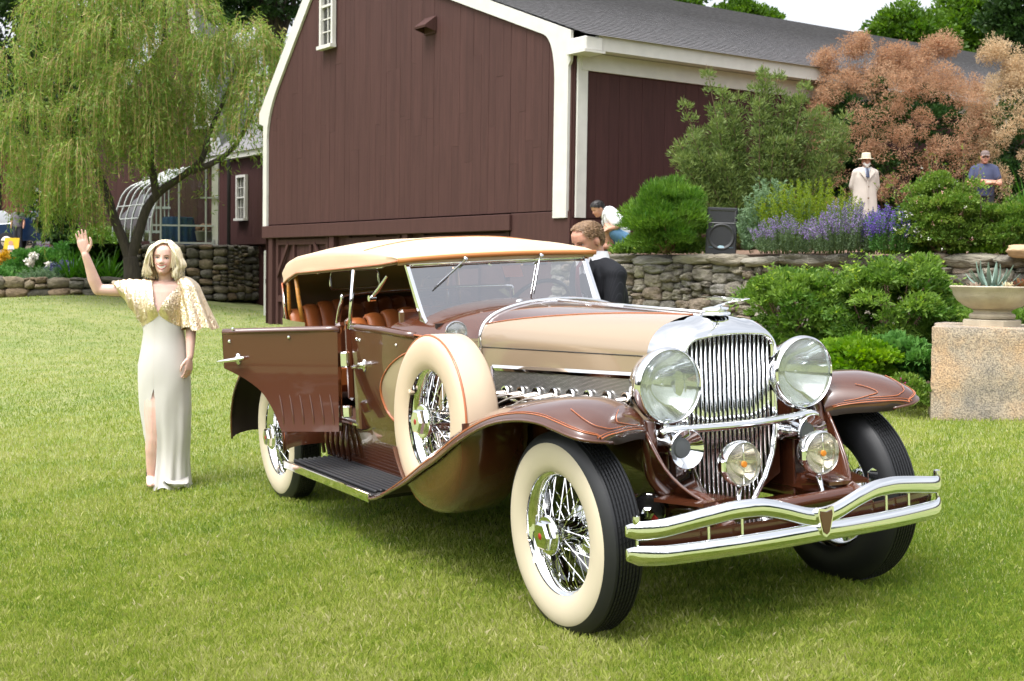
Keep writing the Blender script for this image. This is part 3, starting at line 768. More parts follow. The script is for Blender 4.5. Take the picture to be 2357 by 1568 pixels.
def meshmat():
    """woven chrome screen"""
    m, nt, b = newmat('woven screen')
    tco = nt.nodes.new('ShaderNodeTexCoord'); mpn = nt.nodes.new('ShaderNodeMapping'); mpn.inputs['Scale'].default_value = (1, 1, 1); mpn.inputs['Rotation'].default_value = (R(90), 0, 0)
    br = nt.nodes.new('ShaderNodeTexBrick'); br.inputs['Scale'].default_value = 42; br.inputs['Color1'].default_value = (.62, .60, .57, 1); br.inputs['Color2'].default_value = (.42, .41, .39, 1); br.inputs['Mortar'].default_value = (.008, .008, .008, 1)
    br.inputs['Mortar Size'].default_value = .05; br.inputs['Brick Width'].default_value = .5; br.inputs['Row Height'].default_value = .25
    nt.links.new(tco.outputs['Object'], mpn.inputs[0]); nt.links.new(mpn.outputs[0], br.inputs['Vector']); nt.links.new(br.outputs['Color'], b.inputs['Base Color'])
    b.inputs['Metallic'].default_value = .6; b.inputs['Roughness'].default_value = .3
    return m
M_screen = meshmat()

CX, CY, CYAW = .84842, 5.64375, -1.08710
car = bpy.data.objects.new('vintage_car', None); col.objects.link(car)
G = Matrix.Translation((CX, CY, 0)) @ Matrix.Rotation(CYAW, 4, 'Z')
car.matrix_world = Matrix.Translation(CAMP) @ MROT.to_4x4() @ Matrix.Translation(-CAMP) @ Matrix.Translation((0, 0, -.006)) @ G
tag(car, 'brown and tan open vintage touring car with cream canvas top and whitewall tyres', 'car')
WB = 3.65; RT = .415; TR = .711

# ---- wheels: local axis Z points outward
def wheel_parts(root, white=True, cover=False):
    s = 8
    out = [(.252, .074), (.262, .083), (.285, .092), (.32, .097), (.352, .094), (.378, .086), (.396, .075), (.408, .064)]
    tread = [(.4125, .060)]
    g = [.046, .030, .015, 0, -.015, -.030, -.046]
    for y in g: tread += [(.415, y+.0045), (.4085, y+.0025), (.4085, y-.0025), (.415, y-.0045)]
    tread += [(.4125, -.060)]
    prof = out+tread+[(r, -z) for r, z in out[::-1]]
    if not cover:
        t = MB().lathe(prof, 80).build('tyre', M_tyre, root, 30)
        if white:
            ww = [(.2525, .0765), (.262, .0845), (.285, .0935), (.32, .0985), (.345, .0965), (.366, .0915), (.371, .0885)]
            MB().lathe(ww, 80).build('whitewall', M_ww, root, 60)
        # small sipes across the tread ribs
        mb = MB()
        for k in range(120):
            a = 2*PI*k/120
            for y in (.0375, .0225, .0075, -.0075, -.0225, -.0375):
                q = Matrix.Rotation(a+(y*3), 4, 'Z') @ Matrix.Translation((.4148, 0, y)) @ Matrix.Rotation(.6, 4, 'X')
                mb.box((0, 0, 0), (.0016, .002, .011), q)
        o = mb.build('tread_sipe', M_black, root, None); o['kind'] = 'stuff'
    else:
        p2 = [(.245, .086), (.262, .098), (.29, .106), (.33, .109), (.37, .107), (.392, .100), (.405, .088)]
        MB().lathe(p2, 72).build('cover_face', M_cream, root, 60)
        MB().tube([(.4075*math.cos(a), .4075*math.sin(a), .085) for a in np.linspace(0, 2*PI, 72, endpoint=False)], .0055, n=6, closed=True).build('piping', M_orange, root, 180)
        p3 = [(.407, .084), (.413, .06), (.414, 0), (.413, -.07), (.39, -.09), (.3, -.095)]
        MB().lathe(p3, 72).build('cover_band', M_cream, root, 60)
        for a in (R(150), R(262)):
            q = Matrix.Rotation(a, 4, 'Z')
            MB().box((.245, 0, .083), (.03, .02, .03), q, bev=.004).build('cover_strap', M_cream, root)
    rim = [(.254, .078), (.258, .073), (.252, .066), (.243, .062), (.236, .056), (.229, .03), (.222, .0), (.229, -.03), (.236, -.056), (.243, -.062), (.258, -.073), (.254, -.078), (.254, -.05), (.25, 0), (.254, .05)]
    MB().lathe(rim+[rim[0]], 64).build('rim', M_chrome, root, 50)
    # wire spokes
    mb = MB()
    def spoke(a0, r0, z0, a1, r1, z1): mb.tube([(r0*math.cos(a0), r0*math.sin(a0), z0), (r1*math.cos(a1), r1*math.sin(a1), z1)], .0021, n=4, caps=False)
    for k in range(20):
        a = 2*PI*k/20
        sg = 1 if k % 2 else -1
        spoke(a, .052, .088, a+sg*.62, .230, .030)
        spoke(a+.16, .062, -.01, a+.16-sg*.40, .226, -.022)
    o = mb.build('spokes', M_chrome, root, 60); o['kind'] = 'stuff'
    hub = [(.0, -.06), (.10, -.06), (.102, -.035), (.085, -.028), (.06, -.02), (.05, .04), (.054, .085), (.060, .092), (.078, .098), (.083, .108), (.082, .120), (.074, .127)]
    MB().lathe(hub, 40).build('hub', M_chrome, root, 40)
    mb = MB(); hexr = [(.074, .127), (.060, .131)]
    rings = [[(r*math.cos(2*PI*i/6), r*math.sin(2*PI*i/6), z) for i in range(6)] for r, z in ((.064, .127), (.062, .148), (.052, .158))]
    mb.loft(rings, caps=True); mb.lathe([(.0, .129), (.075, .127)], 40); mb.build('hub_cap', M_chrome, root, 30)
    MB().lathe([(0, .1605), (.011, .160), (.014, .158)], 20).build('hub_badge', M_red, root)
    MB().lathe([(.0, -.075), (.17, -.075), (.185, -.068), (.187, -.10), (.0, -.10)], 48).build('brake_drum', M_black, root, 40)
def wheel(X, side, white=True, steer=0):
    """side -1 is the car's right"""
    m = Matrix.Translation((X, side*TR, RT)) @ Matrix.Rotation(steer, 4, 'Z') @ frame((0, 0, 0), (0, side, 0), (1, 0, 0))
    r_ = bpy.data.objects.new('wheel', None); col.objects.link(r_); r_.parent = car; r_.matrix_basis = m
    wheel_parts(r_, white)
    return r_
w0 = wheel(0, -1, True, R(.7)); w0['label'] = 'front wheel with cream whitewall and wire spokes'
def copytree(o, M):
    c = o.copy(); col.objects.link(c); c.parent = car; c.matrix_basis = M
    for ch in o.children:
        d = ch.copy(); col.objects.link(d); d.parent = c; d.matrix_parent_inverse = ch.matrix_parent_inverse.copy()
    return c
def wm(X, s, st=0): return Matrix.Translation((X, s*TR, RT)) @ Matrix.Rotation(st, 4, 'Z') @ frame((0, 0, 0), (0, s, 0), (1, 0, 0))
bpy.context.view_layer.update()
c1 = copytree(w0, wm(0, 1, R(.7))); c2 = copytree(w0, wm(-WB, -1)); c3 = copytree(w0, wm(-WB, 1))
c1['label'] = 'far front wheel showing its black inner sidewall'; c2['label'] = 'rear wheel under the open door'; c3['label'] = 'far rear wheel'
sp = bpy.data.objects.new('spare_wheel', None); col.objects.link(sp); sp.parent = car
sp.matrix_basis = Matrix.Translation((-1.09, -.762, .768)) @ frame((0, 0, 0), (0, -1, .05), (1, 0, 0))
wheel_parts(sp, False, True); sp['label'] = 'spare wheel in a cream fabric cover with orange piping'
sp2 = copytree(sp, Matrix.Translation((-1.09, .762, .768)) @ frame((0, 0, 0), (0, 1, .05), (1, 0, 0)))

def bez(p0, p1, p2, p3, n):
    out = []
    for i in range(n+1):
        t = i/n; out.append(p0*(1-t)**3+p1*3*t*(1-t)**2+p2*3*t*t*(1-t)+p3*t**3)
    return out
# ---- front fenders
def fender_section(I, C, O, n=7):
    I, C, O = Vector(I), Vector(C), Vector(O)
    dz = C.z-O.z
    a = bez(C, C+(Vector((O.x, O.y, C.z))-C)*.62, O+Vector((0, 0, dz*.5)), O, n)
    dzi = C.z-I.z
    b = bez(I, I+Vector((0, 0, dzi*.5)), C+(Vector((I.x, I.y, C.z))-C)*.6, C, n)
    return b[:-1]+a
ff = [  # inner, crown, outer
 ((-1.80, -.60, .315), (-1.80, -.76, .322), (-1.80, -.918, .305)),
 ((-1.62, -.60, .345), (-1.62, -.77, .357), (-1.62, -.922, .337)),
 ((-1.42, -.60, .42), (-1.42, -.77, .437), (-1.42, -.924, .405)),
 ((-1.25, -.595, .50), (-1.25, -.77, .525), (-1.25, -.924, .463)),
 ((-1.05, -.58, .605), (-1.05, -.76, .635), (-1.05, -.922, .55)),
 ((-.88, -.56, .69), (-.88, -.75, .725), (-.88, -.92, .62)),
 ((-.60, -.53, .80), (-.60, -.73, .847), (-.60, -.918, .748)),
 ((-.33, -.50, .875), (-.33, -.72, .92), (-.33, -.915, .842)),
 ((-.10, -.48, .91), (-.10, -.715, .957), (-.10, -.91, .884)),
 ((.05, -.475, .908), (.07, -.71, .968), (.08, -.905, .892)),
 ((.13, -.47, .888), (.17, -.712, .954), (.20, -.897, .878)),
 ((.165, -.465, .865), (.25, -.715, .928), (.28, -.884, .862)),
 ((.183, -.462, .842), (.305, -.718, .898), (.335, -.862, .850)),
 ((.19, -.462, .824), (.335, -.712, .870), (.360, -.818, .840)),
 ((.197, -.472, .810), (.335, -.69, .842), (.360, -.77, .832)),
 ((.215, -.505, .806), (.305, -.65, .817), (.335, -.715, .822))]
def mir(p, s): return (p[0], p[1]*(-s), p[2])
def dens(st, k=3):
    """Catmull-Rom between stations"""
    cols_ = [crom([s_[i] for s_ in st], k) for i in range(3)]
    return list(zip(*cols_))
def front_fender(s):
    st = dens(ff, 3)
    secs = [fender_section(mir(a, s), mir(b, s), mir(c, s)) for a, b, c in st]
    mb = MB(); mb.loft(secs, ring_closed=False)
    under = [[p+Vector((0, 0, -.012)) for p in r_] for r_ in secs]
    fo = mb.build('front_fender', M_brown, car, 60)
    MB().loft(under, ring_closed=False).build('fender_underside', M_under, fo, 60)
    edge = [Vector(mir(c, s)) for a, b, c in st]
    MB().tube([p+Vector((0, 0, -.004)) for p in edge], .008, n=6).build('fender_bead', M_brown, fo, 180)
    # pinstripes: along the outer edge, then round the nose
    K = len(secs)-1
    def walk(r_, d):
        i = len(r_)-1
        while i > 0:
            L1 = (r_[i-1]-r_[i]).length
            if d <= L1: return r_[i].lerp(r_[i-1], d/L1)
            d -= L1; i -= 1
        return r_[0].copy()
    lift = Vector((.001, s*.0012, .0016))
    for d0, kk, rr in ((.026, K-4, .0031), (.034, K-5, .0015)):
        pts = [walk(r_, d0)+lift for r_ in secs[3:kk]]
        last = secs[kk]; tail_ = [last[j]+Vector((.0025, 0, .0025)) for j in range(len(last)-2, 1, -1)]
        MB().tube(pts+tail_, rr, n=5).build('pinstripe', M_orange, fo, 180)
    def onsurf(i, j): 
        r_ = secs[int(i)]; a_ = int(j); return r_[a_].lerp(r_[min(a_+1, len(r_)-1)], j-a_)+Vector((.003, 0, .003))
    for path in ([(K-15, 9.4), (K-12, 9.6), (K-9, 9.3), (K-7, 8.4), (K-6, 7.2), (K-6, 5.5)], [(K-12, 5.2), (K-10, 5.9), (K-8, 6.2), (K-7, 5.6), (K-6, 4.6), (K-6, 3.5)]):
        MB().tube(crom([onsurf(i, j) for i, j in path], 6), .0020, n=5).build('pinstripe', M_orange, fo, 180)
    # inner apron dropping to the frame
    inner = [Vector(mir(a, s)) for a, b, c in st[:-3]]
    low = [Vector((p.x+interp([-.6, .05, .19], [0, .06, .265], p.x), s*interp([-.6, .05, .19], [.40, .37, .352], p.x), interp([-1.8, -.6, .1, .2], [.33, .50, .53, .545], p.x))) for p in inner]
    rows = [[p*(1-t)+q*t+Vector((0, s*.03*math.sin(PI*t), -.03*math.sin(PI*t))) for t in np.linspace(0, 1, 9)] for p, q in zip(inner, low)]
    ap = MB().loft(rows, ring_closed=False).build('fender_apron', M_brown, car, 60)
    MB().tube(rows[-1], .007, n=6).build('apron_bead', M_brown, ap, 180)
    # rounded pan of the spare wheel well, hanging below the fender line
    ez = lambda x: interp([p.x for p in edge], [p.z for p in edge], x)
    pan = []
    for a in np.linspace(R(205), R(362), 30):
        c_, s_ = math.cos(a), math.sin(a); q = lambda r_, y: Vector((-1.03+r_*c_, s*y, .80+r_*s_))
        r0 = q(.455, .60); x_ = r0.x
        ring = [q(.43, .58), q(.455, .62), q(.46, .70), q(.46, .80), q(.45, .862), q(.425, .893)]
        e_ = ring[-1]; up_ = Vector((e_.x, s*.906, max(e_.z, ez(e_.x)-.012)))
        ring += [e_.lerp(up_, .5), up_]
        pan.append(ring)
    MB().loft(pan, ring_closed=False).build('spare_well', M_brown, fo, 60)
    return fo
for s in (-1, 1): front_fender(s)

# ---- rear fenders
def rear_fender(s):
    secs = []
    for th in list(np.linspace(R(-2), R(186), 22)):
        x = -WB+.53*math.cos(th)*(1.08 if math.cos(th) < 0 else 1.0); z = .40+.53*math.sin(th)
        if math.cos(th) < 0: x -= .05*abs(math.cos(th))
        O = (x, s*.915, max(.27, z-.06*max(0, math.sin(th)))); C = (x+.03*math.cos(th), s*.76, max(.28, z+.045)); I = (x, s*.55, max(.27, z))
        secs.append(fender_section(I, C, O, 5))
    fo = MB().loft(secs, ring_closed=False).build('rear_fender', M_brown, car, 60)
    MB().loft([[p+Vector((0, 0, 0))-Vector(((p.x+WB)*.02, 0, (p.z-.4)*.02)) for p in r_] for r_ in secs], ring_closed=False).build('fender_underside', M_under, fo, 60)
    MB().tube([r_[-1] for r_ in secs], .008, n=6).build('fender_bead', M_brown, fo, 180)
    MB().tube([r_[-2] for r_ in secs], .003, n=5).build('pinstripe', M_orange, fo, 180)
for s in (-1, 1): rear_fender(s)

# ---- running boards
def running_board(s):
    rb = MB().box((-2.40, s*.76, .318), (1.34, .31, .035), bev=.008).build('running_board', M_black, car)
    mb = MB()
    for k in range(9):
        y = s*(.625+.031*k)
        MB().box((-2.40, y, .343), (1.32, .017, .016), bev=.005).build('rubber_rib', M_rubber, rb)
        for x in (-2.6, -2.35, -2.1): mb.sphere((x, y, .352), .004, 6, 4)
    MB().box((-2.42, s*.922, .318), (1.38, .012, .05), bev=.004).build('edge_strip', M_chrome, rb)
    # splash apron between board and body with pressed flutes
    rows = [[(x, s*(.615+.03*t), .335+.27*t-.02*math.sin(PI*t)) for x in np.linspace(-3.16, -1.60, 10)] for t in np.linspace(0, 1, 6)]
    ap = MB().loft(rows, ring_closed=False).build('splash_apron', M_brown, car, 60)
    for k in range(6):
        x = -3.12+.088*k
        MB().tube([(x, s*.66, .36), (x-.005, s*.672, .47), (x, s*.665, .59)], [.011, .015, .006], n=8).build('apron_flute', M_brown, ap, 180)
    MB().lathe([(0, 0), (.02, .004), (.014, .03), (0, .036)], 12, frame((-1.72, s*.64, .39), (0, s, .4))).build('apron_knob', M_chrome, ap)
for s in (-1, 1): running_board(s)

# ---- chassis and front end
mb = MB()
for s in (-1, 1): mb.tube([(.50, s*.335, .50), (.30, s*.345, .50), (0, s*.35, .49), (-.5, s*.37, .47), (-4.2, s*.45, .47)], .045, n=4, sq=(.6, 1.3))
mb.build('chassis_rail', M_brown, car)
MB().tube([(.0, -.60, .40), (0, -.42, .36), (0, 0, .34), (0, .42, .36), (0, .60, .40)], .035, n=8).build('front_axle', M_brown, car)
MB().tube([(-WB, -.62, .415), (-WB, .62, .415)], .05, n=8).build('rear_axle', M_under, car)
mb = MB(); mb.box((-1.9, 0, .50), (3.4, .86, .04)); mb.box((-.62, 0, .58), (1.2, .5, .28)); mb.build('underbody', M_under, car)
for s in (-1, 1):
    # frame horn with leaf spring
    hb = MB(); hb.tube(crom([(.20, s*.345, .52), (.36, s*.345, .535), (.50, s*.345, .50), (.56, s*.345, .455)], 5), [.05]*15+[.035], n=8, sq=(.7, 1.1)); hb.build('frame_horn', M_brown, car, 60)
    mb = MB(); mb.tube(crom([(.55, s*.345, .43), (.3, s*.345, .37), (0, s*.345, .35), (-.4, s*.345, .42)], 5), .03, n=4, sq=(1, .7)); mb.build('leaf_spring', M_under, car)
    # shock absorber drum
    fm = frame((.20, s*.475, .505), (.75, s*.55, 0))
    sh = MB().lathe([(0, -.05), (.062, -.05), (.068, -.03), (.068, .03), (.058, .045), (.0, .048)], 28, fm).build('shock_absorber', M_black, car)
    MB().lathe([(.0665, .016), (.0705, .02), (.0705, .027), (.0665, .031)], 28, fm).build('chrome_band', M_chrome, sh)
    MB().lathe([(0, .048), (.026, .048), (.026, .07), (.016, .078), (0, .078)], 6, fm).build('valve_cap', M_chrome, sh, 20)
    MB().box((0, -.035, .05), (.022, .022, .008), fm @ Matrix.Rotation(R(45), 4, 'Z')).build('red_plate', M_red, sh)
    # brown cover plate over the horn
    MB().prism([(.24, s*.30), (.46, s*.24), (.50, s*.42), (.28, s*.50)][::(1 if s > 0 else -1)], .014, Matrix.Translation((0, 0, .553)) ).build('horn_plate', M_brown, car)
    MB().lathe([(0, .57), (.014, .569), (.017, .566)], 12, Matrix.Translation((.43, s*.33, 0))).build('plate_bolt', M_nickel, car)
    # splash panel inside the rail beside the radiator
    MB().box((-.03, s*.33, .60), (.34, .012, .30), bev=.004).build('radiator_splash', M_brown, car)
MB().tube([(.49, -.33, .505), (.49, .33, .515)], .032, n=14).build('spreader_bar', M_brown, car, 60)
rows = [[(.40, y, z), ] for y, z in ()]
MB().box((.30, 0, .455), (.38, .62, .012)).build('front_apron', M_brown, car)
# pedestal fairing under the crossbar, each side
for s in (-1, 1):
    MB().tube(crom([(.16, s*.43, .86), (.17, s*.44, .76), (.16, s*.42, .63), (.22, s*.38, .55)], 5), [.028]*4+[.034]*12, n=12).build('lamp_pillar', M_brown, car, 180)

# ---- radiator
def arch(X, w, zt, zb, rad, n=10, wb=None):
    """open outline from bottom left over the top to bottom right; wb = half width at the bottom"""
    wb = w if wb is None else wb
    pts = []
    zs = zt-rad
    for z in np.linspace(zb, zs, 8)[:-1]:
        t = (z-zb)/(zs-zb); ww = wb+(w-wb)*min(1, t*2.7)**.7 if wb != w else w
        pts.append((X, -ww, z))
    for i in range(n+1):
        a = PI-(PI/2)*i/n; pts.append((X, -(w-rad)+rad*1.0*math.cos(a), zs+rad*math.sin(a)*.88))
    crown = .12*rad
    top = [(X, y, zs+rad*.88+crown*(1-(y/(w-rad))**2)) for y in np.linspace(-(w-rad), (w-rad), 9)[1:-1]]
    right = [(x, -y, z) for x, y, z in pts[::-1]]
    return pts+top+right
ro = [arch(-.05, .292, 1.262, .80, .17), arch(.02, .292, 1.262, .72, .17), arch(.075, .286, 1.252, .62, .165), arch(.11, .272, 1.234, .56, .155), arch(.132, .254, 1.210, .50, .118, wb=.14), arch(.137, .238, 1.188, .47, .085, wb=.115), arch(.125, .226, 1.176, .47, .072, wb=.105)]
sh = MB().loft(ro, ring_closed=False).build('radiator_shell', M_chrome, car, 50)
MB().tube(arch(.141, .233, 1.183, .465, .080, wb=.11), .0065, n=8).build('grille_bead', M_chrome, sh, 180)
MB().tube([(.139, -.11, .467), (.139, -.06, .455), (.139, 0, .452), (.139, .06, .455), (.139, .11, .467)], .009, n=8).build('shell_foot', M_chrome, sh, 180)
a_in = arch(.10, .227, 1.178, .47, .074, wb=.108)
mb = MB(); mb.add([(.085, y, z) for x, y, z in a_in], [tuple(range(len(a_in)))]); mb.build('radiator_core', M_black, sh, None)
def hw(z): 
    pts = [(y, zz) for x, y, zz in a_in if y >= 0]; pts.sort(key=lambda q: q[1]); return np.interp(z, [q[1] for q in pts], [q[0] for q in pts])
def ztop(y):
    zz = np.linspace(.5, 1.19, 200); w_ = np.array([hw(z) for z in zz]); ok = zz[w_ >= abs(y)]; return float(ok.max()) if len(ok) else .9
def zbot(y):
    zz = np.linspace(.47, 1.0, 200); w_ = np.array([hw(z) for z in zz]); ok = zz[w_ >= abs(y)-.004]; return float(ok.min()) if len(ok) else .5
NB = 19
for k in range(NB):
    y = -.208+.416*k/(NB-1); zt, zb2 = ztop(y)+.004, zbot(y)-.002
    if zt-zb2 < .1: continue
    MB().tube([(.117, y, zb2), (.120, y, (zt+zb2)/2), (.117, y, zt)], .0088, n=10, sq=(.8, 1.15), up=(1, 0, 0)).build('grille_bar', M_chrome, sh, 180)
# radiator cap and ornament
fm = Matrix.Translation((.045, 0, 1.257))
cap = MB().lathe([(.06, 0), (.066, .004), (.064, .012), (.05, .015), (.05, .021), (.058, .026), (.056, .033), (.03, .038), (.0, .039)], 32, fm).build('radiator_cap', M_chrome, car, 40)
mb = MB(); mb.tube(crom([(-.0, 0, .034), (.04, 0, .044), (.12, 0, .062), (.235, 0, .074)], 5), [.007, .006, .006, .006, .006, .005, .005, .004, .004, .004, .004, .004, .003, .003, .002, .0015], n=6, M=fm)
for s in (-1, 1):
    for q in (0, 1, 2):
        mb.tube([(.19-.01*q, s*.004, .070-.004*q), (.05-.02*q, s*(.018+.008*q), .076-.003*q), (-.05+.02*q, s*(.034+.012*q), .080-.006*q)], [.003, .0035, .0012], n=5, sq=(1, .35), M=fm)
mb.build('hood_ornament', M_chrome, cap, None)
MB().lathe([(0, .006), (.03, .005), (.036, 0)], 20, frame((.125, 0, 1.198), (.9, 0, .5)) @ Matrix.Diagonal((.6, 1, 1, 1))).build('shell_badge', M_amber, sh)

# ---- hood
SEC_R = [(0, 1.300), (.12, 1.296), (.22, 1.283), (.31, 1.262), (.375, 1.235), (.42, 1.198), (.441, 1.155), (.447, 1.12), (.445, 1.088)]
SEC_F = [(0, 1.263), (.075, 1.258), (.14, 1.246), (.195, 1.226), (.238, 1.198), (.268, 1.165), (.282, 1.135), (.288, 1.115), (.289, 1.098)]
HX0, HX1 = -.045, -1.315
def hsec(t):
    """section at t (0 radiator, 1 cowl)"""
    e = t
    return [(a[0]+(b[0]-a[0])*e, a[1]+(b[1]-a[1])*e) for a, b in zip(SEC_F, SEC_R)]
def hpt(t, u):
    """u along the half section 0..1"""
    s_ = crom([(0, y, z) for y, z in hsec(t)], 4); k = u*(len(s_)-1); i = min(int(k), len(s_)-2); p = s_[i].lerp(s_[i+1], k-i)
    return p.y, p.z
TS = np.linspace(0, 1, 15)
ub = lambda t: .09+.53*t**1.25     # border between brown top strip and tan side
hx = lambda t: HX0+(HX1-HX0)*t
for s in (-1, 1):
    def panel(u0, u1, n, lift=0):
        rows = []
        for t in TS:
            a, b = u0(t), u1(t); r_ = []
            for k in range(n+1):
                y, z = hpt(t, a+(b-a)*k/n); r_.append((hx(t), s*y, z))
            rows.append(r_)
        return rows
    hp = MB().loft(panel(lambda t: ub(t), lambda t: 1.0, 14), ring_closed=False).build('hood_side', M_tan, car, 60)
    ht = MB().loft(panel(lambda t: 0, lambda t: ub(t), 8), ring_closed=False).build('hood_top', M_brown, car, 60)
    MB().tube([(hx(t), s*hpt(t, ub(t))[0]+s*.001, hpt(t, ub(t))[1]+.0015) for t in TS], .0032, n=5).build('pinstripe', M_orange, hp, 180)
    MB().tube([(hx(t), s*(hpt(t, 1)[0]-.001), hpt(t, 1)[1]-.001) for t in TS], .0032, n=5).build('hood_seam', M_black, hp, 180)
    rows = []
    for t in TS:
        y, z = hpt(t, 1); rows.append([(hx(t), s*(y+.003*q), (z-.004)*(1-q)+(.80)*q) for q in (0, .2, .5, 1)])
    MB().loft(rows, ring_closed=False).build('hood_lower_panel', M_tan, car, 60)
    # screen with frame
    def sidep(x, z, off): 
        t = (x-HX0)/(HX1-HX0); y = hpt(t, 1)[0]+.002; return Vector((x, s*(y+off), z))
    xa, xb, za_, zb_ = -1.20, -.02, .995, .862
    zt_ = lambda x: interp([-1.2, 0], [.998, 1.022], x)
    mb = MB(); mb.add([sidep(xa, zb_, .006), sidep(xb, zb_+.03, .006), sidep(xb, zt_(xb), .006), sidep(xa, zt_(xa), .006)], [(0, 1, 2, 3)])
    sc_ = mb.build('vent_screen', M_screen, car, None)
    MB().tube([sidep(x, zt_(x)-.008, .010) for x in np.linspace(xa, xb, 6)], .014, n=4, sq=(.35, 1)).build('screen_frame', M_chrome, sc_)
    MB().tube([sidep(xa, zb_, .010), sidep(xa, zt_(xa), .010)], .010, n=4, sq=(1, .4)).build('screen_frame', M_chrome, sc_)
    MB().tube([sidep(xb, zb_, .010), sidep(xb, zt_(xb), .010)], .008, n=4, sq=(1, .4)).build('screen_frame', M_chrome, sc_)
    q = sidep(-.09, .965, .008); MB().lathe([(0, .006), (.018, .005), (.022, 0)], 20, frame(q, (0, s, 0))).build('maker_badge', M_chrome, sc_)
    # exhaust pipes
    for k in range(8):
        x = -1.085+.130*k
        p = sidep(x, .868+.0045*k, .012)
        MB().lathe([(.023, 0.002), (.034, .0), (.036, .007), (.032, .014), (.025, .014), (.023, .002)], 24, frame(p+Vector((0,0,.006)), (0, s, .1))).build('exhaust_collar', M_chrome, sc_, 40)
        pth = crom([p+Vector((0, -s*.03, 0)), p+Vector((0, s*.03, 0)), p+Vector((-.035, s*.07, -.012)), p+Vector((-.10, s*.10, -.028)), p+Vector((-.22, s*.115, -.07)), p+Vector((-.36, s*.12, -.15))], 5)
        MB().tube(pth, .0205, n=12).build('exhaust_pipe', M_nickel, car, 180)
    MB().tube(crom([(-1.30, s*.50, .80), (-1.33, s*.55, .62), (-1.36, s*.56, .45), (-1.7, s*.5, .33)], 5), .055, n=14).build('exhaust_trunk', M_nickel, car, 180)
    # small valve casting at the hood's rear edge
    mb = MB(); mb.lathe([(0, 0), (.022, .0), (.026, .02), (.018, .04), (.022, .05), (.022, .065), (.008, .075), (.006, .095), (0, .10)], 14, Matrix.Translation((-1.265, s*.47, .86))); mb.lathe([(0, 0), (.02, 0), (.02, .03), (.014, .05), (0, .052)], 14, Matrix.Translation((-1.24, s*.475, .80))); mb.build('hood_latch', M_chrome, car, 40)
MB().tube([(x, 0, interp([HX1, HX0], [1.302, 1.266], x)) for x in (HX1, -.6, HX0)], .0085, n=8).build('hood_hinge', M_chrome, car, 180)
# chrome band at the hood / cowl joint
band = [(HX1-.002, -y, z) for y, z in [(0.447, .82), (.448, .95)]+SEC_R[::-1]]
band = crom(band, 3); band = band+[Vector((p.x, -p.y, p.z)) for p in band[::-1][1:]]
MB().tube([p+Vector((0, 0, .003)) for p in band], .0105, n=8).build('cowl_band', M_chrome, car, 180)

# ---- body: half width and belt height along X
def bw(x): return interp([-4.45, -4.3, -4.0, -3.6, -3.2, -2.45, -2.0, -1.8, -1.6, -1.45, -1.33], [.40, .50, .60, .68, .712, .715, .697, .665, .59, .50, .447], x)
def belt(x): return interp([-4.4, -4.0, -2.45, -2.0, -1.80, -1.6, -1.33], [1.13, 1.16, 1.172, 1.165, 1.15, 1.13, 1.10], x)
def side(x, z, s, off=0):
    b = belt(x); t = (b-z)/(b-.58)
    y = bw(x)*(1-.09*max(0, t)**2.2) if t > 0 else bw(x)
    return Vector((x, s*(y+off), z))
sweep = crom([(-1.335, 0, 1.115), (-1.45, 0, 1.128), (-1.60, 0, 1.10), (-1.75, 0, 1.055), (-1.90, 0, .995), (-2.0, 0, .93), (-2.062, 0, .87), (-2.083, 0, .82), (-2.075, 0, .77), (-2.04, 0, .71), (-1.97, 0, .665), (-1.86, 0, .625)], 4)
def sx(z):
    pts = sorted([(p.z, p.x) for p in sweep[4:]]); return np.interp(z, [q[0] for q in pts], [q[1] for q in pts])
